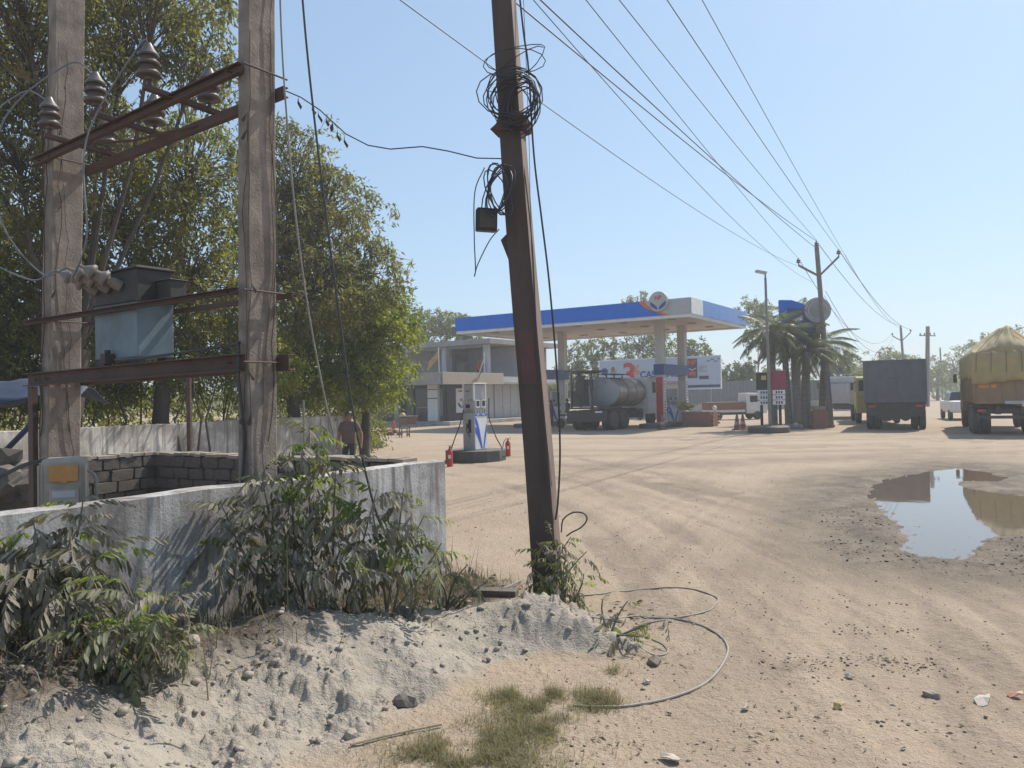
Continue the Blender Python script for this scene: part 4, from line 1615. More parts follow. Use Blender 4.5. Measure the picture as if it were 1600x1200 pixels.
bush('pole_bush', 'green bush wrapped around the foot of the leaning pole', (0.36, 6.88),
     [(-.18, -.02, .62), (.12, -.06, .66), (.26, 0, .52), (-.22, -.08, .4), (.02, -.14, .45), (.22, -.1, .35), (-.05, -.1, .7)], 23, 0.4, .042, .62)
bush('dead_bush', 'wilted low bush with brown twigs right of the spoil heap', (0.72, 6.05), [(.3, -.1, .12), (.15, .15, .22), (.42, .02, .10), (-.05, .1, .25), (.2, -.25, .06)], 29, 0.3, .10, .5)

# ------------------------------------------------------------------ dry undergrowth and grass
def blades(name, pts, mat, label, hmin, hmax, w, seed, lean=.5, bend=.5, flat=0.0):
    g = np.random.default_rng(seed)
    P = np.array(pts)
    N = len(P)
    z = terrain(P[:, 0], P[:, 1])[0] - .005
    h = hmin + (hmax - hmin) * g.random(N) ** 1.5
    a = g.uniform(0, 6.28, N)
    ln = np.abs(g.normal(0, lean, N)) + flat
    d = np.stack([np.cos(a) * np.sin(ln), np.sin(a) * np.sin(ln), np.cos(ln)], 1)
    side = np.stack([-np.sin(a), np.cos(a), np.zeros(N)], 1) * (w * g.uniform(.6, 1.3, N))[:, None]
    o = np.stack([P[:, 0], P[:, 1], z], 1)
    m1 = o + d * (h * .55)[:, None]
    dr = np.stack([np.cos(a), np.sin(a), np.full(N, -.6)], 1) * (h * bend * g.random(N))[:, None]
    tip = o + d * h[:, None] + dr * .6
    V = np.stack([o - side, o + side, m1 + side * .7, m1 - side * .7, tip], 1)
    idx = np.arange(N)[:, None] * 5
    F = np.concatenate([idx + np.array([[0, 1, 2]]), idx + np.array([[0, 2, 3]]), idx + np.array([[3, 2, 4]])])
    o_ = obj(name, np_mesh(name, V.reshape(-1, 3), F, mat, False, {'rnd': np.repeat(g.random(N), 5)}))
    o_['kind'] = 'stuff'
    o_['label'] = label
    return o_


m_grass = leafmat('short_grass', [(0.0, (0.06, 0.06, 0.028)), (0.3, (0.11, 0.10, 0.045)), (0.5, (0.21, 0.18, 0.095)), (1.0, (0.34, 0.285, 0.18))], 0.25, 0.7, 0.25)
m_weed = leafmat('dry_weed', [(0.0, (0.05, 0.038, 0.026)), (0.5, (0.10, 0.078, 0.05)), (0.9, (0.19, 0.155, 0.10)), (1.0, (0.09, 0.12, 0.04))], 0.15, 0.8, 0.3)
gpts = []
gpix = [(680, 1175, 60), (760, 1160, 80), (830, 1110, 80), (890, 1105, 65), (720, 1195, 85), (850, 1140, 60), (930, 1095, 45), (780, 1190, 80), (965, 1050, 18), (860, 1085, 50), (800, 1090, 40)]
for (px, py, rr) in gpix:
    c = on(px, py)
    for _ in range(rr * 75):
        a, q = rng.uniform(0, 6.28), abs(rng.gauss(0, .62)) + (.5 * rng.random() if rng.random() < .25 else 0)
        x, y = c.x + math.cos(a) * q * rr * .0042, c.y + math.sin(a) * q * rr * .0036
        gpts.append((x, y))
ga = np.array(gpts)
gk = fbm(ga[:, 0] * 5, ga[:, 1] * 5, 4, 66) + nr.normal(0, .07, len(ga)) > .47
blades('grass', ga[gk], m_grass, 'patch of short trampled grass at the foot of the spoil heap', .02, .085, .0014, 5, .9, .9)
wpts = []
for _ in range(9000):
    s = rng.uniform(0.0, 5.8)
    off = abs(rng.gauss(.10, .42)) + .03
    p = WA + WD * s + WN * off
    wpts.append((p.x, p.y))
for _ in range(500):
    wpts.append((WA.x + rng.gauss(.22, .16), WA.y + rng.gauss(-.5, .4)))
blades('dry_weeds', wpts, m_weed, 'tangle of dry brown weeds along the foot of the boundary wall', .04, .24, .0026, 6, 1.15, .6)
tw = []
for _ in range(260):
    p = WA + WD * rng.uniform(.2, 5.6) + WN * (abs(rng.gauss(.25, .4)) + .05)
    tw.append((p.x, p.y))
blades('dry_twigs', tw, m_weed, 'long dry stalks leaning among the weeds by the wall', .3, .75, .0042, 16, .95, .1)
lp = [(WA + WD * rng.uniform(-.1, 5.5) + WN * (abs(rng.gauss(.25, .4)))) for _ in range(3000)]
chips('dead_leaves', [(p.x, p.y) for p in lp], m_litter, 'dead leaves gathered below the bushes by the wall', .03, .09, 31, .4)
lp = [on(rng.gauss(975, 28), rng.gauss(975, 22)) for _ in range(90)]
chips('dead_leaves', [(p.x, p.y) for p in lp], m_litter, 'dead leaves and twigs right of the spoil heap', .03, .10, 32, .35)

# ------------------------------------------------------------------ lettering and emblem helpers
def flat(name, col, rough=0.5):
    return pm('print_' + name, col, tuple(x * .93 for x in col), 3, rough, bump=0.0, dust=0.06)


m_pred, m_pblue, m_porange, m_pwhite, m_pdark = flat('red', (0.60, 0.04, 0.03)), flat('blue', (0.02, 0.06, 0.26)), flat('orange', (0.62, 0.25, 0.03)), flat('white', (0.7, 0.72, 0.74)), flat('dark', (0.03, 0.04, 0.09))


def text(parent, s, size, mat, loc, rot=(R(90), 0, 0), align='LEFT', bold=0.0, ext=0.004, name='lettering'):
    cu = bpy.data.curves.new(name, 'FONT')
    cu.body = s
    cu.size = size
    cu.align_x = align
    cu.extrude = ext
    cu.offset = bold
    cu.materials.append(mat)
    tmp = bpy.data.objects.new(name, cu)
    C.objects.link(tmp)
    dg = bpy.context.evaluated_depsgraph_get()
    dg.update()
    me = bpy.data.meshes.new_from_object(tmp.evaluated_get(dg))
    bpy.data.objects.remove(tmp)
    me.name = name
    if not me.materials:
        me.materials.append(mat)
    o = bpy.data.objects.new(name, me)
    C.objects.link(o)
    o.parent = parent
    o.location = loc
    o.rotation_euler = rot
    return o


def emblem(parent, r, loc, rotz=0.0, backing=True, name='emblem', depth=0.22, mback=None):
    """round badge: red letters over a pair of blue leaves; faces -y"""
    M0 = Matrix.Translation(loc) @ Matrix.Rotation(rotz, 4, 'Z')
    e = None
    if backing:
        mb = MB()
        MM = M0 @ Matrix.Rotation(R(90), 4, 'X')
        mb.lathe([(r * 1.04, -depth), (r * 1.04, 0), (r * 1.0, 0.015), (r * .9, 0.018)], 36, MM)
        e = mb.build(name, mback or m_grey_panel, parent, None, None, True)
        host = e
    else:
        host = parent

    def leaf2(sg):
        out = []
        n = 10
        for i in range(n + 1):
            t = i / n
            out.append((sg * r * (.06 + .84 * t), r * (-.82 + .82 * t ** .55 + .02)))
        for i in range(n, -1, -1):
            t = i / n
            out.append((sg * r * (.06 + .84 * t), r * (-.86 + (.50) * t ** 1.6 + .0)))
        return out
    for sg in (-1, 1):
        mb = MB()
        poly = leaf2(sg)
        keep = [(x, z) for x, z in poly if x * x + z * z < (r * .93) ** 2]
        mb.prism(keep if sg < 0 else keep[::-1], M0 @ Matrix.Translation((0, -.024, 0)), 0.012)
        mb.build('blue_leaf', m_pblue, host)
    text(host, 'HP', r * .62, m_pred, M0 @ Vector((0, -.022, r * .16)), (R(90), 0, rotz), 'CENTER', r * .02)
    return e


# ------------------------------------------------------------------ fuel station canopy
CRZ = math.atan2(-.54, .842)
cn = thing('fuel_canopy', 'large flat fuel station canopy with blue fascia on grey columns', 'canopy', (9.6, 41.9, 0), CRZ)
LX, LY, Z0, Z1 = 15.6, 10.3, 6.1, 7.02
m_soffit = pm('soffit_sheet', (0.55, 0.50, 0.47), (0.44, 0.40, 0.375), 0.6, 0.6, bump=0.05, dust=0.1, stretch=(1, .3, 1))
mb = MB()
mb.box((-LX / 2, LY / 2, Z0 + .2), (LX - .5, LY - .5, .3))
mb.build('roof_deck', m_soffit, cn)
mb = MB()
for x, y, sx, sy in ((-LX / 2, .12, LX - .06, .18), (-LX / 2, LY - .12, LX - .06, .18), (-.12, LY / 2, .18, LY - .42), (-LX + .12, LY / 2, .18, LY - .42)):
    mb.box((x, y, Z0 - .02), (sx, sy, .14))
mb.build('soffit_rim', m_white, cn)
mb = MB()
for i in range(1, 13):
    mb.box((-LX + .3 + i * 1.2, LY / 2, Z0 + .046), (.025, LY - .6, .012))
mb.build('soffit_seam', m_grey_panel, cn)
lm = MB()
lm.box((0, 0, 0), (.42, .42, .05))
lm.box((0, 0, -.03), (.3, .3, .03))
light_mesh = lm.mesh('recessed_light', m_plaster)
for i in range(5):
    for j in range(3):
        inst(light_mesh, cn, (-1.8 - 3.0 * i, 1.8 + 3.3 * j, Z0 + .02), name='recessed_light')
# fascia
mb = MB()
mb.box((-LX / 2, 0.02, (Z0 + Z1) / 2 + .05), (LX - .04, .04, Z1 - Z0 - .08))
mb.box((-LX / 2, LY - .02, (Z0 + Z1) / 2 + .05), (LX - .04, .04, Z1 - Z0 - .08))
mb.box((-.02, LY / 2, (Z0 + Z1) / 2 + .05), (.04, LY - .09, Z1 - Z0 - .08))
mb.box((-LX + .02, LY / 2, (Z0 + Z1) / 2 + .05), (.04, LY - .09, Z1 - Z0 - .08))
mb.build('fascia_frame', m_grey_panel, cn)
pw = 1.3
pz = (Z0 + Z1) / 2 + .05
pmx = MB()
pmx.box((0, 0, 0), (pw - .012, .03, Z1 - Z0 - .06))
pan_b = pmx.mesh('fascia_panel', m_blue)
for i in range(9):
    inst(pan_b, cn, (-LX + pw * (i + .5), -.016, pz), name='fascia_panel')
xs = -LX + 9 * pw
zb, zt2 = Z0 + .08, Z1 + .02


def sweep(t):
    return xs + .85 + 1.25 * (1 - (1 - t) ** .5) if False else xs + .95 + 1.5 * t ** 1.7


M0 = Matrix.Translation((0, -.031, 0))
edge = [(sweep(t), zt2 - (zt2 - zb) * t) for t in [i / 10 for i in range(11)]]
mb = MB()
mb.prism([(xs + .006, zt2), (xs + .006, zb)] + edge[::-1], M0, .03)
mb.build('fascia_panel', m_blue, cn)
edge2 = [(sweep(t) + .36 - .1 * t, zt2 - (zt2 - zb) * t) for t in [i / 10 for i in range(11)]]
mb = MB()
mb.prism(edge + edge2[::-1], Matrix.Translation((0, -.033, 0)), .03)
mb.build('red_stripe', m_orange, cn)
mb = MB()
mb.prism([(x + .004, z) for x, z in edge2] + [(-.002, zb), (-.002, zt2)], Matrix.Translation((0, -.028, 0)), .027)
mb.build('grey_panel', m_grey_panel, cn)
mb = MB()
mb.box((.016, 0.95, pz), (.03, 1.85, Z1 - Z0 - .06))
mb.build('white_panel', m_white, cn)
m_ltblue = pm('light_blue_panel', (0.10, 0.24, 0.62), (0.08, 0.2, 0.55), 2, 0.35, bump=0.02, dust=0.08)
for i in range(6):
    mb = MB()
    mb.box((.016, 1.9 + 1.38 * (i + .5), pz), (.03, 1.365, Z1 - Z0 - .06))
    mb.build('fascia_panel', m_ltblue, cn)
emblem(cn, 0.52, (-1.75, -.22, Z1 - .08))
# columns
m_col = pm('column_cladding', (0.58, 0.56, 0.54), (0.48, 0.46, 0.44), 2, 0.55, bump=0.05, dust=0.15, stretch=(6, 6, .3))
m_pinkred = pm('red_wrap', (0.50, 0.035, 0.03), (0.42, 0.03, 0.025), 2, 0.5, bump=0.03, dust=0.1)
colm = MB()
colm.box((0, 0, (Z0 + .1) / 2), (.44, .44, Z0 - .1))
for s in (-1, 1):
    colm.box((s * .21, -.212, (Z0 + .1) / 2), (.05, .05, Z0 - .12))
    colm.box((s * .21, .212, (Z0 + .1) / 2), (.05, .05, Z0 - .12))
col_mesh = colm.mesh('column', m_col)
bandm = MB()
bandm.box((0, 0, 0), (.62, 4.2, .62))
band_mesh = bandm.mesh('name_band', m_navy)
COLS = []
for cx in (-3.0, -11.5):
    for cy in (3.0, 6.6):
        c = inst(col_mesh, cn, (cx, cy, .1), name='column')
        w = MB()
        w.box((.0, -.243, 1.5), (.40, .012, 2.6))
        if cx > -5 and cy < 5:
            w.build('red_wrap', m_pinkred, c)
        ws = MB()
        ws.box((.243, 0, 1.45), (.012, .30, 2.6))
        wso = ws.build('white_strip', m_white, c)
        mk = MB()
        for q in range(14):
            mk.box((.252, 0, .35 + q * .17), (.006, .14, .10 - .03 * (q % 3 == 1)))
        mk.build('print_marks', m_pblue, c)
    b = inst(band_mesh, cn, (cx, 4.8, 3.35), name='name_band')
# pump islands
m_kerb = pm('dark_kerb', (0.07, 0.07, 0.075), (0.05, 0.05, 0.052), 4, 0.8, bump=0.3, dust=0.35)
for cx in (-3.0, -11.5):
    mb = MB()
    prof = []
    for i in range(9):
        a = math.pi * i / 8
        prof.append((math.cos(a) * .75, -math.sin(a) * .75 + 1.6))
    prof = [(x, y) for x, y in prof] + [(-.75, 8.2), (.75, 8.2)]
    n = len(prof)
    mb.add([(cx + x, y, 0.0) for x, y in prof] + [(cx + x, y, .24) for x, y in prof],
           [tuple(range(n)), tuple(range(2 * n - 1, n - 1, -1))] + [(i, (i + 1) % n, (i + 1) % n + n, i + n) for i in range(n)])
    mb.build('pump_island', m_kerb, cn, bevel=.02)


# ------------------------------------------------------------------ fuel dispensers
m_pgrey = pm('dispenser_grey', (0.40, 0.41, 0.42), (0.34, 0.345, 0.355), 3, 0.45, bump=0.02, dust=0.15)
m_swoosh = pm('swoosh_blue', (0.03, 0.12, 0.55), (0.025, 0.1, 0.48), 3, 0.4, bump=0, dust=0.05)


def dispenser(name, label, loc, rz, W=.62, D=.44, H=2.0, full=True, group=None):
    """front (customer side) looks along +x, nozzle side along -y"""
    t = thing(name, label, 'fuel pump', loc, rz, group)
    hx, hy = D / 2, W / 2
    mb = MB()
    mb.box((0, 0, H * .28), (D, W, H * .56))
    mb.build('lower_cabinet', m_pgrey, t, bevel=.012)
    mb = MB()
    mb.box((0, 0, H * .66), (D - .02, W - .02, H * .18))
    mb.build('display_head', m_pgrey, t, bevel=.01)
    # open-sided top: grey back sheet between white posts
    mb = MB()
    mb.box((-.02, 0, H * .87), (D - .10, W - .06, H * .22))
    mb.build('upper_case', m_pgrey, t)
    for sx in (-1, 1):
        for sy in (-1, 1):
            q = MB()
            q.box((sx * (hx - .02), sy * (hy - .02), H * .87), (.04, .04, H * .25))
            q.build('post', m_white, t, bevel=.005)
    mb = MB()
    mb.box((0, 0, H + .005), (D + .03, W + .03, .035))
    mb.build('cap', m_white, t, bevel=.006)
    if not full:
        return t
    mb = MB()
    mb.box((hx + .008, 0, H * .28), (.016, W - .02, H * .54))
    pn = mb.build('front_panel', m_white, t, bevel=.004)
    mb = MB()
    mb.box((hx + .02, 0, H * .53), (.012, W - .02, H * .038))
    bb = mb.build('blue_header', m_swoosh, t)
    mk = MB()
    for q in (-.2, -.16, -.12, .06, .10, .14, .18):
        mk.box((hx + .028, q, H * .53), (.004, .026, .036))
    mk.build('print_marks', m_pwhite, bb)
    # two blue sweeps
    MM = Matrix.Translation((hx + .019, 0, 0)) @ Matrix.Rotation(R(90), 4, 'Z')

    def band(pts_out, pts_in):
        q = MB()
        q.prism(pts_out + pts_in[::-1], MM, .004)
        q.build('blue_sweep', m_swoosh, t)
    T = [i / 10 for i in range(11)]
    band([(-.29 + .34 * tt ** .75, H * (.50 - .48 * tt ** 1.35)) for tt in T], [(-.29 + .29 * tt ** .9, H * (.40 - .38 * tt ** 1.25)) for tt in T])
    band([(-.29 + .32 * tt ** .8, H * (.36 - .34 * tt ** 1.3)) for tt in T], [(-.29 + .28 * tt ** .95, H * (.26 - .24 * tt ** 1.2)) for tt in T])
    band([(.29 - .2 * tt ** .8, H * (.40 - .38 * tt ** 1.2)) for tt in T], [(.29 - .15 * tt ** .9, H * (.28 - .26 * tt ** 1.1)) for tt in T])
    # display windows
    for sy in (-.14, .14):
        q = MB()
        q.box((hx + .006, sy, H * .695), (.03, .2, H * .12))
        f = q.build('display', m_white, t, bevel=.004)
        q = MB()
        q.box((hx + .022, sy, H * .70), (.006, .14, H * .085))
        q.build('screen', m_glass, f)
    for i in range(5):
        q = MB()
        q.box((hx + .004, -.24 + .12 * i, H * .585), (.02, .075, H * .05))
        q.build('key_panel', m_plaster, t)
    for i in range(5):
        q = MB()
        q.box((-.15 + .075 * i, -hy - .002, H * .585), (.045, .02, H * .055))
        q.build('vent', m_plaster, t)
    q = MB()
    q.box((-.02, -hy - .006, H * .66), (.14, .02, .11))
    q.box((-.02, -hy - .006, H * .89), (.14, .014, .02))
    q.build('card_reader', m_dark, t)
    q = MB()
    q.box((.05, -hy - .006, H * .36), (.10, .03, .40))
    q.box((.0, -hy - .035, H * .37), (.06, .06, .14))
    q.build('nozzle_boot', m_dark, t, bevel=.01)
    q = MB()
    q.tube([(-.02, -hy - .06, H * .39), (-.03, -hy - .07, H * .3), (.03, -hy - .05, H * .24), (.08, -hy - .05, H * .2)], .018, 8)
    q.build('nozzle', m_chassis, t, None, None, True)
    q = MB()
    q.tube([(.08, -hy - .05, H * .2), (.04, -hy - .06, H * .13), (.14, -hy - .08, H * .07), (.18, -hy - .09, .01), (.15, -hy - .1, -.02)], .012, 8)
    q.build('hose', m_greycable, t, None, None, True)
    return t


pb = gp(742, 722)
PX, PY = pb.x, pb.y + .55
DRZ = R(-35)
mb = MB()
prof = [(-.55, .95), (-.8, .55), (-.9, 0), (-.8, -.55), (-.5, -.9), (0, -1.02), (.5, -.9), (.8, -.55), (.9, 0), (.8, .55), (.55, .95)]
n = len(prof)
mb.add([(x, y * .85, -.05) for x, y in prof] + [(x, y * .85, .34) for x, y in prof],
       [tuple(range(n)), tuple(range(2 * n - 1, n - 1, -1))] + [(i, (i + 1) % n, (i + 1) % n + n, i + n) for i in range(n)])
o = mb.build('pump_plinth', m_kerb, None, (PX, PY, 0), (0, 0, DRZ), bevel=.03)
tag(o, 'dark rounded concrete plinth under the lone white fuel pump', 'plinth')
dispenser('fuel_pump', 'tall white fuel pump with blue sweeps standing alone on a plinth', (PX, PY - .05, .34), DRZ)
k_ = 0
for cx, cy, lab in ((-3.0, 4.8, 'white fuel pump between the grey and red wrapped columns under the canopy'), (-11.5, 4.2, 'grey fuel pump nearer the leaning pole under the canopy'), (-11.5, 5.5, 'grey fuel pump behind another one under the canopy left of the tanker')):
    p = Matrix.Rotation(CRZ, 4, 'Z') @ Vector((cx, cy, 0)) + Vector((9.6, 41.9, 0))
    dispenser('fuel_pump', lab, (p.x, p.y, .24), CRZ - R(60) + R(0) if k_ == 0 else CRZ - R(50), full=True)
    k_ += 1


def extinguisher(px, py, label, hose_to):
    p = gp(px, py)
    t = thing('fire_extinguisher', label, 'fire extinguisher', (p.x, p.y, gz(p.x, p.y)))
    mb = MB()
    mb.lathe([(.07, 0), (.085, .015), (.085, .40), (.075, .45), (.035, .49), (.03, .51)], 18)
    mb.build('cylinder', m_red, t, None, None, True)
    mb = MB()
    mb.cyl((0, 0, .5), (0, 0, .55), .02, 10)
    mb.bar((-.02, 0, .56), (.10, 0, .60), .02, .015)
    mb.bar((-.02, 0, .54), (.09, 0, .54), .02, .012)
    mb.build('valve', m_chassis, t)
    mb = MB()
    mb.tube([(0, 0, .53)] + [Vector(q) for q in hose_to], .012, 7)
    mb.build('hose', m_black, t, None, None, True)
    mb = MB()
    mb.box((0, -.085, .28), (.07, .01, .1))
    mb.build('sticker', m_pwhite, t)


extinguisher(703, 729, 'red fire extinguisher on the ground left of the lone pump', [(-.02, 0, .58), (.04, .02, .53)])
extinguisher(794, 713, 'red fire extinguisher on the ground right of the lone pump', [(-.04, 0, .58), (-.14, 0, .45), (-.17, 0, .25)])
dy = PY - .1
wire('pump_hose', [at(728, 600, dy), at(726, 630, dy), at(719, 662, dy - .3), at(711, 684, dy - .5), at(704, 705, dy - .6)], .018, m_black, 'black hose hanging from the pump down to the left extinguisher', 'hose')
wire('pump_hose', [at(764, 622, dy), at(764, 650, dy), at(768, 665, dy - .1), at(776, 685, dy - .2), at(784, 700, dy - .2), at(784, 712, dy - .2), at(790, 714, dy - .2)], .018, m_black, 'black hose hanging from the pump down to the right extinguisher', 'hose')

# ------------------------------------------------------------------ station building
BRZ = R(-35)
bl = thing('station_building', 'two-storey grey station building with open upper floor and shaded shop front', 'building', (-5.0, 57.0, 0), BRZ)
m_roofc = pm('raw_concrete', (0.36, 0.34, 0.32), (0.25, 0.235, 0.22), 1.0, 0.9, bump=0.3, dust=0.15)
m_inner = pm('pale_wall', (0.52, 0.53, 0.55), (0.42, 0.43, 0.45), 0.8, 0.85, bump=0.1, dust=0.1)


def bpart(name, mat, boxes, bev=0.0):
    mb = MB()
    for c, s in boxes:
        mb.box(c, s)
    return mb.build(name, mat, bl, bevel=bev)


bpart('plinth', m_plaster, [((-5.3, 6.6, .12), (13.4, 15.2, .34))], .02)
bpart('step', m_plaster, [((-4.0, -1.35, .08), (8.0, .7, .2))], .02)
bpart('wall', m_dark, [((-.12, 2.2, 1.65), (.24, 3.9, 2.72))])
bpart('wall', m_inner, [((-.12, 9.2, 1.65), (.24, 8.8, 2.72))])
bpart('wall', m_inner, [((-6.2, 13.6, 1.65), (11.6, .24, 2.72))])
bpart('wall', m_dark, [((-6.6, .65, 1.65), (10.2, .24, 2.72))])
bpart('corner_pillar', m_white, [((-1.0, .12, 1.65), (.95, .3, 2.7))], .01)
bpart('pillar', m_plaster, [((-4.6, .12, 1.65), (.45, .3, 2.7))], .01)
bpart('pillar', m_plaster, [((-8.2, .12, 1.65), (.6, .3, 2.7))], .01)
bpart('shelf_line', m_dark, [((-1.0, -.04, 1.95), (.97, .03, .06)), ((-1.0, -.04, 2.6), (.97, .03, .05))])
for x, w in ((-2.35, 1.5), (-3.75, 1.05), (-6.3, 2.6)):
    f = bpart('shop_window', m_chassis, [((x, .50, 1.55), (w, .08, 2.4))])
    mb = MB()
    mb.box((x, .44, 1.6), (w - .16, .03, 2.2))
    mb.build('pane', m_glass, f)
bpart('door_handle', m_steel, [((-2.35, .40, 1.3), (.9, .04, .05))])
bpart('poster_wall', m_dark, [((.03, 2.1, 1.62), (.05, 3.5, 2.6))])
ps = bpart('poster', m_pwhite, [((.075, 2.0, 1.75), (.04, 1.25, 1.8))])
emblem(ps, .50, (.10, 2.0, 1.62), R(90), False)
mb = MB()
mb.box((.098, 2.0, 2.45), (.006, .75, .12))
mb.build('poster_title', m_pred, ps)
bpart('terrace_slab', m_roofc, [((-6.0, 6.2, 3.02), (14.2, 15.4, .16))])
bpart('terrace_fascia', m_roofc, [((-6.1, -1.44, 3.36), (14.3, .14, .86))], .015)
bpart('terrace_fascia', pm('ribbed_concrete', (0.50, 0.44, 0.37), (0.4, 0.35, 0.29), 3, .9, bump=.4, dust=.15, stretch=(4, 4, .2)), [((1.08, 2.3, 3.36), (.14, 7.3, .86))], .015)
bpart('floor_band', m_inner, [((.9, 10.0, 3.3), (.12, 7.8, .5))])
for y in (6.2, 7.3, 8.4, 9.5, 10.6):
    bpart('metal_panel', m_grey_panel, [((.06, y + .5, 1.62), (.05, 1.04, 2.6))])
bpart('upper_wall', m_roofc, [((-9.5, 7.4, 4.75), (8.8, .2, 2.6))])
bpart('upper_wall', m_inner, [((-2.6, 9.6, 4.75), (5.0, .2, 2.6))])
bpart('upper_wall', m_inner, [((-.14, 11.6, 4.75), (.2, 4.0, 2.6))])
bpart('upper_wall', m_roofc, [((-6.6, 13.6, 4.75), (13.6, .2, 2.6))])
for x, y in ((-.1, 5.5), (-4.3, 5.5), (-8.4, 5.5), (-12.4, 5.5), (-.1, 9.6)):
    bpart('column', m_inner, [((x, y, 4.75), (.42, .42, 2.64))], .01)
bpart('roof_slab', m_roofc, [((-6.6, 9.6, 6.28), (15.0, 10.0, .40))], .02)
bpart('beam', m_roofc, [((-6.4, 5.5, 5.98), (13.0, .36, .22))])
bpart('tarp_bundle', pm('olive_bundle', (.12, .13, .09), None, 5, .8, bump=.4, bscale=12, dust=.3), [((-3.2, 6.4, 4.2), (1.0, .8, 1.4))], .25)


def flag(px, py, depth, mat, cols, label, h, w, l):
    p = at(px, py, depth)
    t = thing('flag', label, 'flag', p)
    MB().cyl((0, 0, -h * .2), (0, 0, h), .03, 8).build('flagpole', m_white, t)
    stripes = len(cols)
    for s in range(stripes):
        mb = MB()
        n = 8
        vs = []
        for i in range(n + 1):
            for j in (0, 1):
                u = i / n
                v = (s + j) / stripes
                vs.append((-w * (u * .75 + .15 * v * u), .12 * math.sin(u * 6 + v * 2) * u, h * .92 - l * v * .5 - u * l * .75))
        mb.add(vs, [(2 * i, 2 * i + 1, 2 * i + 3, 2 * i + 2) for i in range(n)])
        mb.build('cloth', cols[s], t, None, None, True)


m_ylw = pm('ochre_cloth', (.55, .36, .10), None, 3, .8, bump=.1, dust=.1)
m_saf = pm('saffron_cloth', (.65, .22, .05), None, 3, .8, bump=.1, dust=.1)
m_grn = pm('green_cloth', (.04, .22, .06), None, 3, .8, bump=.1, dust=.1)
flag(686, 582, 57.5, None, [m_ylw], 'ochre yellow flag drooping on the terrace of the building', 1.85, 1.0, 1.3)
flag(757, 583, 58.5, None, [m_saf, m_pwhite, m_grn], 'tricolour flag hanging on the terrace beside the upper column', 1.55, .5, 1.5)

# ------------------------------------------------------------------ yard furniture in front of the building
p = gp(638, 668)
t = thing('wooden_table', 'old wooden table with pale top in front of the shaded shop', 'table', (p.x, p.y, 0), R(10))
MB().box((0, 0, .78), (1.3, .7, .05)).build('table_top', m_cream, t, bevel=.01)
for sx in (-.55, .55):
    for sy in (-.28, .28):
        MB().box((sx, sy, .38), (.06, .06, .76)).build('leg', m_wood, t)
MB().box((0, .2, .45), (1.1, .03, .5)).build('modesty_panel', m_brick, t)
hz = at(632, 648, p.y)
mb = MB()
mb.lathe([(.2, 0), (.19, .08), (.14, .17), (.05, .21), (.01, .215)], 16)
o = mb.build('safety_helmet', m_yel, None, (p.x - .35, p.y - .05, .807), None, True)
tag(o, 'yellow safety helmet lying on the old wooden table', 'helmet')
p = gp(632, 683)
t = thing('wooden_chair', 'rough wooden chair standing beside the brick rubble in the yard', 'chair', (p.x, p.y, 0), R(25))
MB().box((0, 0, .45), (.48, .46, .05)).build('seat', m_wood, t)
for sx in (-.2, .2):
    MB().box((sx, -.2, .22), (.05, .05, .44)).build('leg', m_wood, t)
    MB().box((sx, .2, .47), (.05, .05, .94)).build('leg', m_wood, t)
MB().box((0, .2, .8), (.44, .03, .22)).build('backrest', m_wood, t)
p = gp(606, 680)
rg = random.Random(4)
t = thing('brick_rubble', 'small pile of broken bricks in the yard beside the chair', 'rubble', (p.x, p.y, 0))
brk = MB().box((0, 0, 0), (.23, .11, .075)).mesh('brick', m_brick)
for i in range(34):
    a, q = rg.uniform(0, 6.28), abs(rg.gauss(0, .5))
    inst(brk, t, (math.cos(a) * q * 1.5, math.sin(a) * q, .06 + max(0, .28 - q * .3) * rg.random()), (rg.uniform(-.6, .6), rg.uniform(-.6, .6), rg.uniform(0, 3)), (1.3, 1.3, 1.3), 'brick')
p = gp(615, 672)
mb = MB()
mb.lathe([(.09, 0), (.1, .02), (.1, .5), (.05, .57), (.03, .62)], 14)
tag(mb.build('gas_cylinder', m_red, None, (p.x, p.y, 0), None, True), 'slim red cylinder standing beside the wooden table', 'cylinder')
p = gp(583, 701)
mb = MB()
mb.box((0, 0, .12), (.75, .5, .34), taper=.96)
tag(mb.build('concrete_block', m_plaster, None, (p.x, p.y + .2, 0), (0, 0, R(12)), bevel=.02), 'grey concrete block on the ground right of the walking man', 'concrete block')
p = gp(572, 668)
t = thing('brick_stack', 'stack of reddish bricks beneath the trees left of the building', 'bricks', (p.x, p.y, 0), R(8))
for r_ in range(8):
    for c_ in range(5):
        inst(brk, t, (-.55 + c_ * .27 + (.1 if r_ % 2 else 0), 0, .06 + r_ * .115), (0, 0, rg.uniform(-.08, .08)), (1.12, 2.2, 1.4), 'brick')
p = gp(585, 666)
mb = MB()
mb.box((0, 0, .45), (.6, .5, .95), taper=.95)
tag(mb.build('stone_gatepost', m_roofc, None, (p.x, p.y, 0), bevel=.03), 'pale squat stone gatepost beside the brick stack', 'gatepost')

# ------------------------------------------------------------------ vehicles
_wm = {}


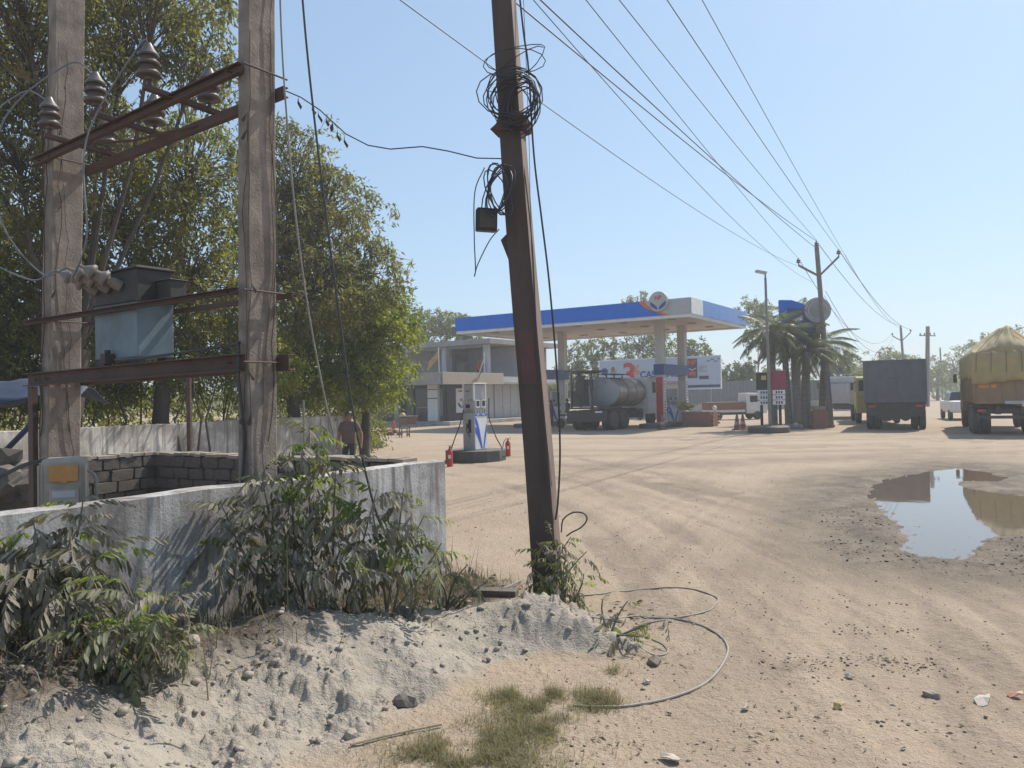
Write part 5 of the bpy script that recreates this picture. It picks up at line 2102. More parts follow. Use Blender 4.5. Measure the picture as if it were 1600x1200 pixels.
def wheel_mesh(r, w):
    key = (r, w)
    if key in _wm:
        return _wm[key]
    mb = MB()
    M = Matrix.Rotation(R(90), 4, 'Y')
    mb.lathe([(r * .58, -w / 2), (r * .86, -w / 2), (r * .97, -w * .4), (r, -w * .25), (r, -.02), (r * .975, 0), (r, .02), (r, w * .25), (r * .97, w * .4), (r * .86, w / 2), (r * .58, w / 2)], 28, M)
    tyre = mb.mesh('tyre', m_tyre, True)
    mb = MB()
    mb.lathe([(r * .12, -w * .42), (r * .25, -w * .5), (r * .3, -w * .3), (r * .52, -w * .22), (r * .59, -w * .46), (r * .59, w * .46), (r * .52, w * .22), (r * .3, w * .3), (r * .25, w * .5), (r * .12, w * .42)], 24, M)
    rim = mb.mesh('rim', m_rimgrey, True)
    _wm[key] = (tyre, rim)
    return _wm[key]


m_rimgrey = pm('rim_grey', (0.16, 0.15, 0.145), None, 6, 0.6, bump=0.1, dust=0.5)


def wheel(t, x, y, r, w):
    ty, ri = wheel_mesh(r, w)
    o = inst(ty, t, (x, y, r), name='wheel')
    inst(ri, o, (0, 0, 0), name='rim')


def vbox(t, name, mat, boxes, bev=0.0, smooth=False):
    mb = MB()
    for b in boxes:
        mb.box(b[0], b[1], taper=b[2] if len(b) > 2 else 1.0)
    return mb.build(name, mat, t, bevel=bev)


def cab(t, mat, y0, W, z0, z1, L):
    """flat-nosed lorry cab from y0 forwards"""
    mb = MB()
    M = Matrix.Translation((-W / 2, 0, 0)) @ Matrix.Rotation(R(-90), 4, 'Z') @ Matrix.Rotation(0, 4, 'X')
    poly = [(y0, z0), (y0 + L, z0), (y0 + L + .06, z0 + (z1 - z0) * .45), (y0 + L - .22, z1 - .12), (y0 + L - .4, z1), (y0, z1)]
    n = len(poly)
    vs = [(-W / 2, a, b) for a, b in poly] + [(W / 2, a, b) for a, b in poly]
    mb.add(vs, [tuple(range(n)), tuple(range(2 * n - 1, n - 1, -1))] + [(i, i + n, (i + 1) % n + n, (i + 1) % n) for i in range(n)])
    mb.build('cab', mat, t, bevel=.04)
    zc = z0 + (z1 - z0) * .72
    for s in (-1, 1):
        q = MB()
        q.box((s * (W / 2 + .004), y0 + L * .6, zc), (.02, L * .5, (z1 - z0) * .3))
        q.build('side_window', m_glass, t)
        q = MB()
        q.box((s * (W / 2 + .2), y0 + L + .02, zc), (.16, .06, .42))
        q.bar((s * W / 2, y0 + L - .05, zc + .2), (s * (W / 2 + .2), y0 + L, zc + .2), .03, .03)
        q.build('mirror', m_chassis, t)
    q = MB()
    q.box((0, y0 + L - .04, zc), (W - .3, .04, (z1 - z0) * .32))
    q.build('windscreen', m_glass, t)


TH = R(-26.5)                                  # heading of the road, right of north
m_tip = pm('hazed_black_body', (0.12, 0.122, 0.145), (0.09, 0.092, 0.11), 1.5, 0.6, bump=0.1, bscale=12, dust=0.15)  # dusty black, lightened in colour to stand in for the road haze
p = gp(1400, 672)
t = thing('tipper_truck', 'black high-sided tipper truck seen from behind on the dusty road', 'truck', (p.x, p.y, 0), TH)
W = 2.62
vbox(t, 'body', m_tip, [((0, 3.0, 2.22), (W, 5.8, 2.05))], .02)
mb = MB()
mb.box((0, .02, 2.28), (W + .06, .12, 1.98))
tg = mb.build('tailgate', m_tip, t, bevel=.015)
mb = MB()
for x in (-1.27, 1.27):
    mb.box((x, -.06, 2.28), (.10, .07, 1.98))
mb.box((0, -.055, 3.24), (W - .12, .06, .09))
mb.box((0, -.055, 1.62), (W - .12, .06, .07))
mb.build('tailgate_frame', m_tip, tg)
for x in (-.65, 0, .65):
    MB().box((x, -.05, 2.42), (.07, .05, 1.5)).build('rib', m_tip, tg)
q = MB()
for i, (w_, h_) in enumerate(((.05, .13), (.05, .1), (.07, .13), (.04, .13), (.07, .1), (.05, .13))):
    q.box((-.26 + i * .1, -.062, 2.42), (w_, .008, h_))
q.build('print_marks', pm('faded_print', (.09, .10, .12), None, 5, .7, bump=0, dust=.1), tg)
# skirt with scalloped lower edge
mb = MB()
poly = [(-1.25, 1.3), (-1.25, .75), (-.66, .60)]
for i in range(25):
    u = i / 24
    poly.append((-.62 + 1.24 * u, .52 - .10 * abs(math.sin(u * math.pi * 3)) * (1.25 if .33 < u < .67 else 1)))
poly += [(.66, .60), (1.25, .75), (1.25, 1.3)]
mb.prism(poly, Matrix.Translation((0, .05, 0)), .05)
mb.build('mud_skirt', m_chassis, t)
vbox(t, 'chassis', m_chassis, [((-.42, 3.6, .95), (.16, 7.2, .3)), ((.42, 3.6, .95), (.16, 7.2, .3)), ((0, .35, .95), (1.9, .12, .18)), ((0, 1.2, .75), (.3, 2.0, .3))])
for y in (.95, 2.3):
    for s in (-1, 1):
        wheel(t, s * 1.12, y, .52, .30)
        wheel(t, s * .79, y, .52, .30)
for s in (-1, 1):
    wheel(t, s * 1.08, 6.3, .52, .3)
    vbox(t, 'tail_light', m_red, [((s * 1.0, -.02, 1.12), (.3, .05, .1))])
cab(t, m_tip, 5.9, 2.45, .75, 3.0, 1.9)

# covered lorry at the right edge
m_tarp = pm('ochre_tarpaulin', (0.42, 0.32, 0.13), (0.31, 0.235, 0.1), 1.2, 0.85, bump=0.3, bscale=6, dust=0.5, bdist=.03)
m_lbody = pm('rust_orange_body', (0.29, 0.17, 0.075), (0.2, 0.115, 0.06), 2, 0.75, bump=0.1, dust=0.75)
cx_ = at(1581, 680, 31.0)
t = thing('covered_lorry', 'loaded lorry under a peaked ochre tarpaulin seen from behind at the right edge', 'truck', (cx_.x, cx_.y, 0), TH)
vbox(t, 'body', m_lbody, [((0, 3.6, 1.95), (2.5, 7.0, 1.3))], .02)
mb = MB()
mb.box((0, .03, 1.85), (2.5, .12, 1.2))
tg = mb.build('tailgate', m_lbody, t, bevel=.01)
for i in range(6):
    MB().box((-1.15 + i * .46, -.045, 1.8), (.07, .05, 1.05)).build('rib', m_lbody, tg)
MB().box((0, -.045, 1.62), (2.4, .05, .08)).build('rail', m_lbody, tg)
MB().box((-.78, -.055, 1.95), (.62, .02, .14)).build('reflector', m_porange, tg)
MB().box((.55, -.055, 1.3), (1.5, .05, .12)).build('bumper_plate', m_grey_panel, tg)
for s in (-1, 1):
    for i in range(9):
        MB().box((s * 1.275, .5 + i * .8, 1.95), (.06, .09, 1.25)).build('stake', m_lbody, t)
# tarpaulin: sheet hanging over a heaped load
N1, N2 = 46, 40
vs = []
for i in range(N1):
    v = i / (N1 - 1)
    y = -.16 + 7.4 * v
    endt = min(1, min(v, 1 - v) / .16)
    for j in range(N2):
        u = -1 + 2 * j / (N2 - 1)
        au = abs(u)
        if au > .72:                      # the part that hangs down the side
            x = math.copysign(1.32 + .03 * math.sin(v * 60), u)
            z = 3.3 - (au - .72) / .28 * (1.0 + .04 * math.sin(v * 37) + .05 * math.sin(v * 11))
        else:
            x = u / .72 * 1.30
            peak = 1.05 * (1 - (au / .72) ** 1.25)
            z = 3.3 + peak * endt ** .75 + .03 * math.sin(v * 42 + u * 3) + .05 * float(fbm(np.array(x * 2.4), np.array(y * 1.1), 3, 77)) + .035 * math.sin(u * 34) * (1 - au)
        vs.append((x, y, z))
fs = [(i * N2 + j, i * N2 + j + 1, (i + 1) * N2 + j + 1, (i + 1) * N2 + j) for i in range(N1 - 1) for j in range(N2 - 1)]
mb = MB()
mb.add(vs, fs)
# rear flap
k0 = []
for j in range(N2):
    u = -1 + 2 * j / (N2 - 1)
    k0.append(vs[j])
vs2 = list(k0)
for r_ in range(1, 8):
    for j in range(N2):
        u = -1 + 2 * j / (N2 - 1)
        zb_ = 2.1 + .07 * math.sin(u * 3 + 1) + .02 * math.sin(u * 11)
        a = k0[j]
        xx = max(-1.32, min(1.32, u * 1.36))
        z = a[2] + (zb_ - a[2]) * r_ / 7
        vs2.append((xx * (r_ / 7) + a[0] * (1 - r_ / 7), -.17 - .05 * math.sin(u * 17 + r_ * .7) * r_ / 7 - .02, min(z, a[2])))
mb.add(vs2, [(r_ * N2 + j, r_ * N2 + j + 1, (r_ + 1) * N2 + j + 1, (r_ + 1) * N2 + j) for r_ in range(7) for j in range(N2 - 1)])
o = mb.build('tarpaulin', m_tarp, t, None, None, True)
s_ = o.modifiers.new('thick', 'SOLIDIFY')
s_.thickness = .012
mb = MB()
for u in (-.9, -.5, -.1, .3, .75):
    mb.tube([(u * .2, .95, 4.28), (u * .8, .3, 3.75), (u * 1.25, -.2, 3.3), (u * 1.3, -.24, 2.5)], .014, 5)
mb.build('rope', m_wood, t)
vbox(t, 'chassis', m_chassis, [((-.42, 3.8, .98), (.16, 7.6, .3)), ((.42, 3.8, .98), (.16, 7.6, .3)), ((0, .25, .95), (2.0, .12, .2)), ((0, -.02, .72), (2.3, .08, .12))])
for y in (1.15, 2.5):
    for s in (-1, 1):
        wheel(t, s * 1.12, y, .53, .31)
        wheel(t, s * .78, y, .53, .31)
for s in (-1, 1):
    wheel(t, s * 1.08, 8.2, .53, .31)
    vbox(t, 'mudguard', m_chassis, [((s * .95, 1.1, 1.16), (.72, 1.2, .05))])
    vbox(t, 'tail_light', m_red, [((s * 1.0, -.03, .98), (.28, .06, .1))])
cab(t, m_lbody, 7.4, 2.45, .8, 3.0, 1.9)

# tanker under the canopy, pointing the same way as the pump lanes
m_tank = pm('bare_steel_tank', (0.5, 0.44, 0.39), (0.34, 0.28, 0.24), 1.6, 0.38, 0.6, bump=0.05, dust=0.3, stretch=(1, .4, 1))
m_tankend = pm('pale_grey_end', (0.36, 0.38, 0.42), (0.28, 0.30, 0.33), 2, 0.5, bump=0.05, dust=0.2)
p = Matrix.Rotation(CRZ, 4, 'Z') @ Vector((-5.25, -2.2, 0)) + Vector((9.6, 41.9, 0))
t = thing('tanker_lorry', 'grimy steel tanker lorry parked under the fuel canopy', 'truck', (p.x, p.y, 0), CRZ)
t.scale = (1.0, 1.0, 1.0)
vbox(t, 'chassis', m_chassis, [((-.42, 3.7, .98), (.16, 7.4, .3)), ((.42, 3.7, .98), (.16, 7.4, .3)), ((0, .1, .85), (2.4, .14, .5)), ((0, 1.0, 1.22), (2.4, 2.1, .08)), ((0, -.02, .55), (2.3, .1, .1))])
for y in (1.1, 2.45):
    for s in (-1, 1):
        wheel(t, s * 1.08, y, .52, .30)
        wheel(t, s * .75, y, .52, .30)
for s in (-1, 1):
    wheel(t, s * 1.05, 6.4, .52, .3)
mb = MB()
MT = Matrix.Translation((.15, 1.7, 2.08)) @ Matrix.Rotation(R(-90), 4, 'X') @ Matrix.Scale(1.12, 4, (1, 0, 0)) @ Matrix.Scale(.88, 4, (0, 1, 0))
mb.lathe([(.2, -.16), (.7, -.1), (.93, 0), (.95, .04), (.95, 3.66), (.93, 3.7), (.7, 3.8), (.2, 3.86)], 36, MT)
tk = mb.build('tank', [m_tank], t, None, None, True)
mb = MB()
mb.lathe([(.18, -.175), (.7, -.115), (.925, -.012), (.90, .02)], 36, MT)
mb.build('tank_end', m_tankend, tk, None, None, True)
for y in (1.74, 2.9, 4.1, 5.3):
    q = MB()
    q.lathe([(.955, 0), (.968, .0), (.968, .06), (.955, .06)], 36, Matrix.Translation((.15, y, 2.08)) @ Matrix.Rotation(R(-90), 4, 'X') @ Matrix.Scale(1.12, 4, (1, 0, 0)) @ Matrix.Scale(.88, 4, (0, 1, 0)))
    q.build('hoop', m_steel, tk, None, None, True)
for x, z in ((.45, 2.6), (.55, 2.25), (.45, 1.9)):
    MB().cyl((x, 1.58, z), (x, 1.68, z), .05, 10).build('bolt_plate', m_chassis, tk)
# pump gear and pipework at the rear
vbox(t, 'gear_frame', m_chassis, [((-1.0, .25, 2.2), (.07, .07, 2.0)), ((.25, .25, 2.2), (.07, .07, 2.0)), ((-.4, .25, 3.15), (1.3, .07, .07)), ((-1.0, 1.3, 2.2), (.07, .07, 2.0)), ((-.4, 1.3, 3.2), (1.4, .07, .07))])
vbox(t, 'rear_roof', m_chassis, [((-.35, .75, 3.26), (1.9, 1.5, .05)), ((.3, 3.0, 3.1), (.8, 2.6, .04))])
for y in (2.0, 3.0, 4.1):
    vbox(t, 'walkway_post', m_chassis, [((.3, y, 3.0), (.06, .06, .18))])
mb = MB()
for i in range(6):
    mb.tube([(-.55 + .07 * i, .3, 3.0), (-.65 + .08 * i, .12, 2.5), (-.55 + .06 * i, .12, 1.9), (-.4 + .05 * i, .3, 1.5)], .06, 8)
mb.build('suction_hose', m_black, t, None, None, True)
vbox(t, 'pump_engine', m_chassis, [((-.55, .7, 1.75), (.9, .8, .9)), ((-.25, .7, 2.5), (.5, .6, .6))], .05)
mb = MB()
mb.tube([(-1.05, .3, 1.3), (-1.05, .3, 2.0), (-1.0, .5, 2.8), (-.7, .8, 3.1)], .07, 8)
mb.tube([(.1, .4, 1.35), (.0, .4, 2.2), (-.1, .8, 2.9)], .06, 8)
mb.build('pipework', m_steel, t, None, None, True)
vbox(t, 'number_plate', m_pwhite, [((.75, .01, 1.02), (.42, .03, .1))])
cab(t, m_white, 5.7, 2.45, .75, 2.95, 1.9)
vbox(t, 'side_tank', m_chassis, [((1.0, 4.3, .85), (.45, 1.3, .5))], .04)

# small pickup
p = gp(1122, 657)
t = thing('pickup', 'small white pickup with brown cargo bed parked behind the traffic cones', 'pickup', (p.x - .75, p.y + 1, 0), R(-84))
vbox(t, 'cargo_bed', m_brick, [((0, 1.45, .98), (1.5, 2.6, .55))], .01)
vbox(t, 'lower_bed', m_white, [((0, 1.45, .62), (1.5, 2.6, .18))], .01)
vbox(t, 'chassis', m_chassis, [((0, 2.0, .45), (1.2, 3.8, .18))])
mb = MB()
poly = [(2.85, .42), (4.35, .42), (4.42, .95), (4.1, 1.2), (3.75, 1.85), (2.85, 1.88)]
n = len(poly)
mb.add([(-.75, a, b) for a, b in poly] + [(.75, a, b) for a, b in poly], [tuple(range(n)), tuple(range(2 * n - 1, n - 1, -1))] + [(i, i + n, (i + 1) % n + n, (i + 1) % n) for i in range(n)])
mb.build('cab', m_white, t, bevel=.05)
for s in (-1, 1):
    vbox(t, 'side_window', m_glass, [((s * .752, 3.5, 1.45), (.02, .75, .45))])
    for y in (.8, 3.65):
        wheel(t, s * .68, y, .3, .2)

# trucks waiting behind the tipper and on the far road
m_yc = pm('lime_yellow_cab', (0.5, 0.45, 0.12), (0.4, 0.36, 0.1), 2, .6, bump=.05, dust=.35)
p = at(1366, 650, 46)
t = thing('green_cab_truck', 'lime yellow cab of a truck half hidden behind the black tipper', 'truck', (p.x + .1, p.y, 0), R(160))
cab(t, m_yc, 0, 2.3, .6, 2.7, 1.8)
vbox(t, 'body', m_plaster, [((0, -2.4, 1.7), (2.3, 4.6, 1.3))], .02)
for s in (-1, 1):
    wheel(t, s * 1.0, .9, .5, .3)
    wheel(t, s * 1.0, -3.2, .5, .3)
p = at(1318, 650, 52)
t = thing('grey_truck', 'dusty grey truck standing behind the tall roadside pole', 'truck', (p.x, p.y, 0), R(-20))
vbox(t, 'body', m_plaster, [((0, 2.6, 1.75), (2.4, 5.0, 1.5))], .02)
vbox(t, 'tailgate', m_grey_panel, [((0, .05, 1.7), (2.3, .1, 1.3))], .02)
vbox(t, 'bumper', m_white, [((0, 0, .6), (1.8, .1, .12))])
vbox(t, 'chassis', m_chassis, [((0, 3.2, .8), (1.0, 6.5, .3))])
cab(t, m_grey_panel, 5.3, 2.3, .7, 2.9, 1.7)
for s in (-1, 1):
    for y in (1.0, 6.2):
        wheel(t, s * 1.0, y, .5, .32)
p = at(1492, 645, 50)
t = thing('pale_car', 'pale dusty vehicle in the haze left of the covered lorry', 'car', (p.x, p.y, 0), R(160))
vbox(t, 'body', m_white, [((0, 2.0, .8), (1.7, 4.0, .7))], .12)
vbox(t, 'cabin', m_glass, [((0, 1.8, 1.4), (1.5, 2.2, .6), .8)], .1)
for s in (-1, 1):
    for y in (.7, 3.3):
        wheel(t, s * .78, y, .32, .2)

# motorcycles
def motorcycle(px, py, depth, rz, label, col):
    p = at(px, py, depth)
    t = thing('motorcycle', label, 'motorcycle', (p.x, p.y, 0), rz, None)
    for y in (0, 1.25):
        wheel(t, 0, y, .3, .1)
    mb = MB()
    mb.tube([(0, 0, .3), (0, .35, .5), (0, .75, .62), (0, 1.05, .85)], .04, 7)
    mb.tube([(0, 1.25, .3), (0, 1.08, .72), (0, 1.0, 1.0)], .035, 7)
    mb.build('frame', m_chassis, t, None, None, True)
    mb = MB()
    mb.lump((0, .78, .80), (.14, .27, .13), random.Random(2), .04, 2)
    mb.build('fuel_tank', col, t, None, None, True)
    MB().box((0, .25, .78), (.24, .62, .10)).build('seat', m_black, t, bevel=.03)
    MB().tube([(-.34, .95, 1.02), (0, 1.03, 1.04), (.34, .95, 1.02)], .02, 6).build('handlebar', m_chassis, t)
    MB().box((0, .6, .42), (.22, .36, .3)).build('engine', m_steel, t, bevel=.03)
    MB().lathe([(.02, 0), (.09, .02), (.1, .1), (.08, .12)], 12, Matrix.Translation((0, 1.15, .92)) @ Matrix.Rotation(R(-90), 4, 'X')).build('headlight', m_tankend, t, None, None, True)


motorcycle(1019, 661, 58, R(35), 'parked motorcycle in front of the small kiosk behind the tanker', m_chassis)
motorcycle(876, 668, 47, R(-70), 'black motorcycle refuelling left of the tanker', m_navy)

# ------------------------------------------------------------------ hoarding, kiosk, sheet fence
HA, HB = at(938, 600, 74), at(1126, 600, 68)
hd = Vector((HB.x - HA.x, HB.y - HA.y, 0))
HL = hd.length
hb = thing('billboard', 'wide pale blue advertising billboard with a big red 3% sign', 'billboard', (HA.x, HA.y, 0), math.atan2(hd.y, hd.x))
zb_, zt_ = at(1126, 606, 68).z, at(1126, 556, 68).z
m_hoard = flat('hoarding', (0.43, 0.50, 0.62), .55)
MB().box((HL / 2, .06, (zb_ + zt_) / 2), (HL, .1, zt_ - zb_)).build('panel', m_hoard, hb)
mb = MB()
for x, z, sx, sz in ((HL / 2, zb_ - .04, HL + .16, .08), (HL / 2, zt_ + .04, HL + .16, .08), (-.04, (zb_ + zt_) / 2, .08, zt_ - zb_), (HL + .04, (zb_ + zt_) / 2, .08, zt_ - zb_)):
    mb.box((x, .05, z), (sx, .14, sz))
mb.build('frame', m_white, hb)
for i in range(4):
    MB().box((1.0 + i * (HL - 2) / 3, .25, zb_ / 2 + .3), (.16, .16, zb_ + .6)).build('post', m_steel, hb)


def hx(px):
    return HL * (px - 938) / (1126 - 938)


hz_ = lambda py: zt_ - (zt_ - zb_) * (py - 556) / 50
text(hb, '3', 2.75, m_pred, (hx(975), -.01, hz_(596)), bold=.07)
text(hb, '%', 1.25, m_porange, (hx(990), -.01, hz_(581)), bold=.03)
text(hb, 'CASHBACK', .82, m_pblue, (hx(1004), -.01, hz_(586)), bold=.03)
text(hb, 'ON EVERY', .52, m_pblue, (hx(1004), -.01, hz_(593.5)), bold=.015)
MB().box((hx(1034), -.005, hz_(600)), (hx(1064) - hx(1000), .03, .72)).build('red_strip', m_pred, hb)
q = MB()
for i in range(11):
    q.box((hx(1003) + i * .36, -.025, hz_(598.4)), (.26, .01, .14))
    if i < 9:
        q.box((hx(1005) + i * .36, -.025, hz_(602)), (.24, .01, .12))
q.build('print_marks', m_pwhite, hb)
q = MB()
for i in range(9):
    q.box((hx(1005) + i * .36, -.006, hz_(595.6)), (.24, .012, .1))
q.build('print_marks', m_pred, hb)
pn_ = MB().box((hx(1085), -.005, hz_(574)), (hx(1092) - hx(1077), .03, (zt_ - zb_) * .62)).build('pay_panel', m_pdark, hb)
text(pn_, 'HP', .62, m_pred, (hx(1085), -.028, hz_(568)), align='CENTER', bold=.02)
q = MB()
q.box((hx(1085), -.025, hz_(582)), (.62, .012, .36))
q.build('badge', m_pred, pn_, bevel=.1)
q = MB()
q.add([(hx(1079), -.026, hz_(573)), (hx(1085), -.026, hz_(576)), (hx(1091), -.026, hz_(573)), (hx(1091), -.026, hz_(574)), (hx(1085), -.026, hz_(577.2)), (hx(1079), -.026, hz_(574))], [(0, 1, 4, 5), (1, 2, 3, 4)])
q.build('chevron', m_pwhite, pn_)
q = MB()
for r_, (n, h) in enumerate(((4, .30), (2, .30), (4, .30))):
    for i in range(n):
        q.box((hx(1096) + i * .19, -.003, hz_(572 + 3.4 * r_)), (.13, .014, .2))
q.build('print_marks', m_plaster, hb)
MB().box((hx(1102), -.004, hz_(589)), (.85, .016, .3)).build('caption_box', m_pdark, hb)
MB().box((hx(1101), -.004, hz_(602.5)), (hx(1125) - hx(1077), .016, .22)).build('footer_strip', m_pdark, hb)
q = MB()
q.lathe([(.02, 0), (.30, 0), (.34, .01)], 20, Matrix.Translation((hx(946), -.01, hz_(574))) @ Matrix.Rotation(R(90), 4, 'X'))
q.build('round_logo', m_pblue, hb)
q = MB()
q.lathe([(.02, 0), (.16, 0), (.19, .01)], 16, Matrix.Translation((hx(960), -.01, hz_(570.5))) @ Matrix.Rotation(R(90), 4, 'X') @ Matrix.Scale(1.35, 4, (0, 1, 0)))
pf = q.build('portrait', m_skin, hb)
MB().box((hx(960), -.008, hz_(577)), (.62, .02, .42)).build('portrait_shoulders', m_plaster, pf)
q = MB()
for i, (dx_, dz_) in enumerate(((0, 0), (.35, .12), (.65, -.05), (.95, .15))):
    q.box((hx(1109) + dx_, -.004, hz_(563) + dz_), (.32, .014, .07))
q.build('flourish', m_pblue, hb)

p = at(1020, 665, 62)
kk = thing('kiosk', 'small white service kiosk behind the tanker', 'kiosk', (p.x, p.y, 0), R(-20))
MB().box((0, 1.2, 1.35), (4.2, 2.4, 2.7)).build('wall', m_inner, kk)
MB().box((0, 1.2, 2.78), (4.7, 2.9, .16)).build('roof', m_roofc, kk)
for x in (-1.1, 1.2):
    f = MB().box((x, -.03, 1.7), (1.2, .06, 1.0)).build('window', m_steel, kk)
    MB().box((x, -.065, 1.7), (1.05, .02, .85)).build('pane', m_glass, f)
m_sheet = pm('grey_sheet', (0.12, 0.14, 0.17), (0.09, 0.105, 0.125), 2, .6, bump=.1, dust=.3)
FA, FB = at(1072, 650, 80), at(1345, 650, 92)
fd = Vector((FB.x - FA.x, FB.y - FA.y, 0))
sf = thing('sheet_fence', 'long dark grey sheet metal fence behind the pickup', 'fence', (FA.x, FA.y, 0), math.atan2(fd.y, fd.x))
sheet = MB()
for i in range(9):
    sheet.box((-1.0 + i * .25, .02 * (i % 2), 0), (.245, .03, 2.3))
sheet_mesh = sheet.mesh('sheet_panel', m_sheet)
for i in range(int(fd.length / 2.25)):
    inst(sheet_mesh, sf, (1.1 + i * 2.27, 0, 2.0 + .04 * math.sin(i * 2.3)), (0, 0, 0), name='sheet_panel')
base = MB().box((fd.length / 2, .06, .42), (fd.length, .2, .9)).build('base_wall', m_plaster, sf)
fd2 = MB()

# ------------------------------------------------------------------ lamp, price board, totem, roadside bits
p = gp(1204, 676)
LPX, LPY = p.x, p.y
t = thing('street_lamp', 'thin steel street lamp with a flat head beside the palms', 'street lamp', (LPX, LPY, 0))
ht = at(1203, 434, LPY).z
MB().cyl((0, 0, 0), (-.05, 0, ht), .085, 12, .055).build('mast', m_steel, t, None, None, True)
hp = at(1189, 425, LPY) - Vector((LPX, LPY, 0))
MB().tube([(-.05, 0, ht - .1), (hp.x + .2, 0, hp.z + .02)], .04, 8).build('arm', m_steel, t)
MB().box((hp.x, 0, hp.z), (.5, .32, .10), M=Matrix.Rotation(R(12), 4, 'Y')).build('lamp_head', m_grey_panel, t, bevel=.02)
MB().box((hp.x, 0, hp.z - .055), (.4, .24, .02), M=Matrix.Rotation(R(12), 4, 'Y')).build('lens', m_white, t)
mb = MB()
mb.lathe([(.9, 0), (.95, .05), (.95, .28), (.85, .34), (.1, .36)], 20)
tag(mb.build('lamp_base', m_kerb, None, (LPX - .05, LPY + .1, -.02), None, True), 'round black painted kerb base of the street lamp', 'kerb')

p = at(1206, 660, LPY + .7)
t = thing('price_board', 'black and red fuel price board standing behind the street lamp', 'sign', (p.x, p.y, 0), R(-8))
zz = lambda py: at(1206, py, LPY + .7).z
w0 = 0.70
MB().box((-.34, 0, (zz(582) + zz(609)) / 2), (.66, .14, zz(582) - zz(609))).build('black_panel', m_dark, t, bevel=.02)
MB().box((.36, .01, (zz(579) + zz(609)) / 2), (.62, .14, zz(579) - zz(609))).build('red_panel', pm('maroon_panel', (.28, .02, .06), None, 2, .5, bump=.02, dust=.15), t, bevel=.02)
for r_, py in enumerate((613, 621, 629)):
    for x in (-.34, .36):
        s_ = MB().box((x, 0, zz(py)), (.56, .1, .21)).build('price_slat', m_white, t)
        q = MB()
        for i in range(3):
            q.box((x - .12 + .12 * i, -.055, zz(py)), (.07, .012, .12))
        q.build('print_marks', m_pdark, s_)
MB().box((-.34, -.075, zz(590)), (.22, .012, .2)).build('yellow_mark', m_yel, t)
for x in (-.45, .40):
    MB().box((x, .03, zz(629) / 2), (.12, .1, zz(629))).build('post', m_dark, t)

p = at(1258, 660, LPY + 5.0)
t = thing('station_totem', 'tall blue station totem with a round badge half hidden by palms', 'sign', (p.x, p.y, 0), R(-10))
dd = LPY + 5.0
zz = lambda py: at(1258, py, dd).z
xx = lambda px: (px - 1258) / FPX * dd
m_tot = pm('totem_orange', (.42, .2, .12), None, 2, .5, bump=.02, dust=.2)
MB().prism([(xx(1224), zz(467)), (xx(1243), zz(468)), (xx(1262), zz(475)), (xx(1262), zz(510)), (xx(1224), zz(500))], Matrix.Identity(4), .3).build('blue_wing', m_blue, t, bevel=.02)
MB().prism([(xx(1236), zz(480)), (xx(1284), zz(484)), (xx(1286), zz(515)), (xx(1274), zz(552)), (xx(1260), zz(562)), (xx(1240), zz(540))], Matrix.Translation((0, -.05, 0)), .4).build('blue_body', m_navy, t, bevel=.02)
MB().prism([(xx(1280), zz(505)), (xx(1289), zz(503)), (xx(1278), zz(550)), (xx(1266), zz(562))], Matrix.Translation((0, -.07, 0)), .4).build('orange_edge', m_tot, t)
mb = MB()
mb.lathe([(.68, -.2), (.68, .2), (.6, .24), (.1, .24)], 30, Matrix.Translation((xx(1280), 0, zz(486))) @ Matrix.Rotation(R(90), 4, 'X'))
dsk = mb.build('round_badge', m_plaster, t, None, None, True)
for rr_ in (.62, .5):
    q = MB()
    q.lathe([(rr_, 0), (rr_, .02), (rr_ - .05, .02), (rr_ - .05, 0)], 30, Matrix.Translation((xx(1280), -.235, zz(486))) @ Matrix.Rotation(R(90), 4, 'X'))
    q.build('badge_ring', m_inner, dsk, None, None, True)
for x in (-.5, .2):
    MB().box((x, .1, zz(540) / 2), (.22, .22, zz(540))).build('post', m_steel, t)

m_cone = pm('faded_cone', (.22, .06, .045), (.15, .045, .035), 5, .7, bump=.05, dust=.4)


def cone(px, py, label, top=None):
    p = gp(px, py)
    t = thing('traffic_cone', label, 'traffic cone', (p.x, p.y, 0))
    MB().box((0, 0, .03), (.46, .46, .06)).build('foot', m_cone, t, bevel=.02)
    MB().lathe([(.18, .06), (.05, .78), (.03, .80)], 16).build('body', m_cone, t, None, None, True)
    MB().lathe([(.142, .28), (.115, .42), (.11, .42)], 16).build('sleeve', m_plaster, t, None, None, True)
    if top:
        MB().lathe([(.05, .78), (.13, .86), (.15, .96), (.1, 1.06), (.02, 1.1)], 14).build('white_ball', m_white, t, None, None, True)


cone(1152, 672, 'faded red traffic cone left of its twin near the street lamp')
cone(1161, 671, 'faded red traffic cone right of its twin near the street lamp')
cone(1117, 660, 'traffic cone with white ball top in front of the pickup', True)
cone(1035, 671, 'orange traffic cone beside the red wrapped canopy column')
p = gp(1092, 667)
t = thing('brick_planter', 'low dark brick planter with a yellow plant at the canopy edge', 'planter', (p.x, p.y + .5, 0), CRZ)
for r_ in range(7):
    for c_ in range(7):
        for yy in (0, 1.1):
            inst(brk, t, (-.75 + c_ * .25 + (.12 if r_ % 2 else 0), yy, .06 + r_ * .12), (0, 0, 0), (1.05, 1.6, 1.45), 'brick')
    for c_ in range(3):
        for xx_ in (-.82, .86):
            inst(brk, t, (xx_, .25 + c_ * .28, .06 + r_ * .12), (0, 0, R(90)), (1.05, 1.6, 1.45), 'brick')
MB().box((0, .55, .4), (1.5, .9, .75)).build('soil', m_dclod, t)
p2 = gp(1300, 672)
t = thing('masonry_plinth', 'squat weathered masonry plinth left of the tall roadside pole', 'plinth', (at(1281, 668, 40.5).x, 40.5, 0), R(-12))
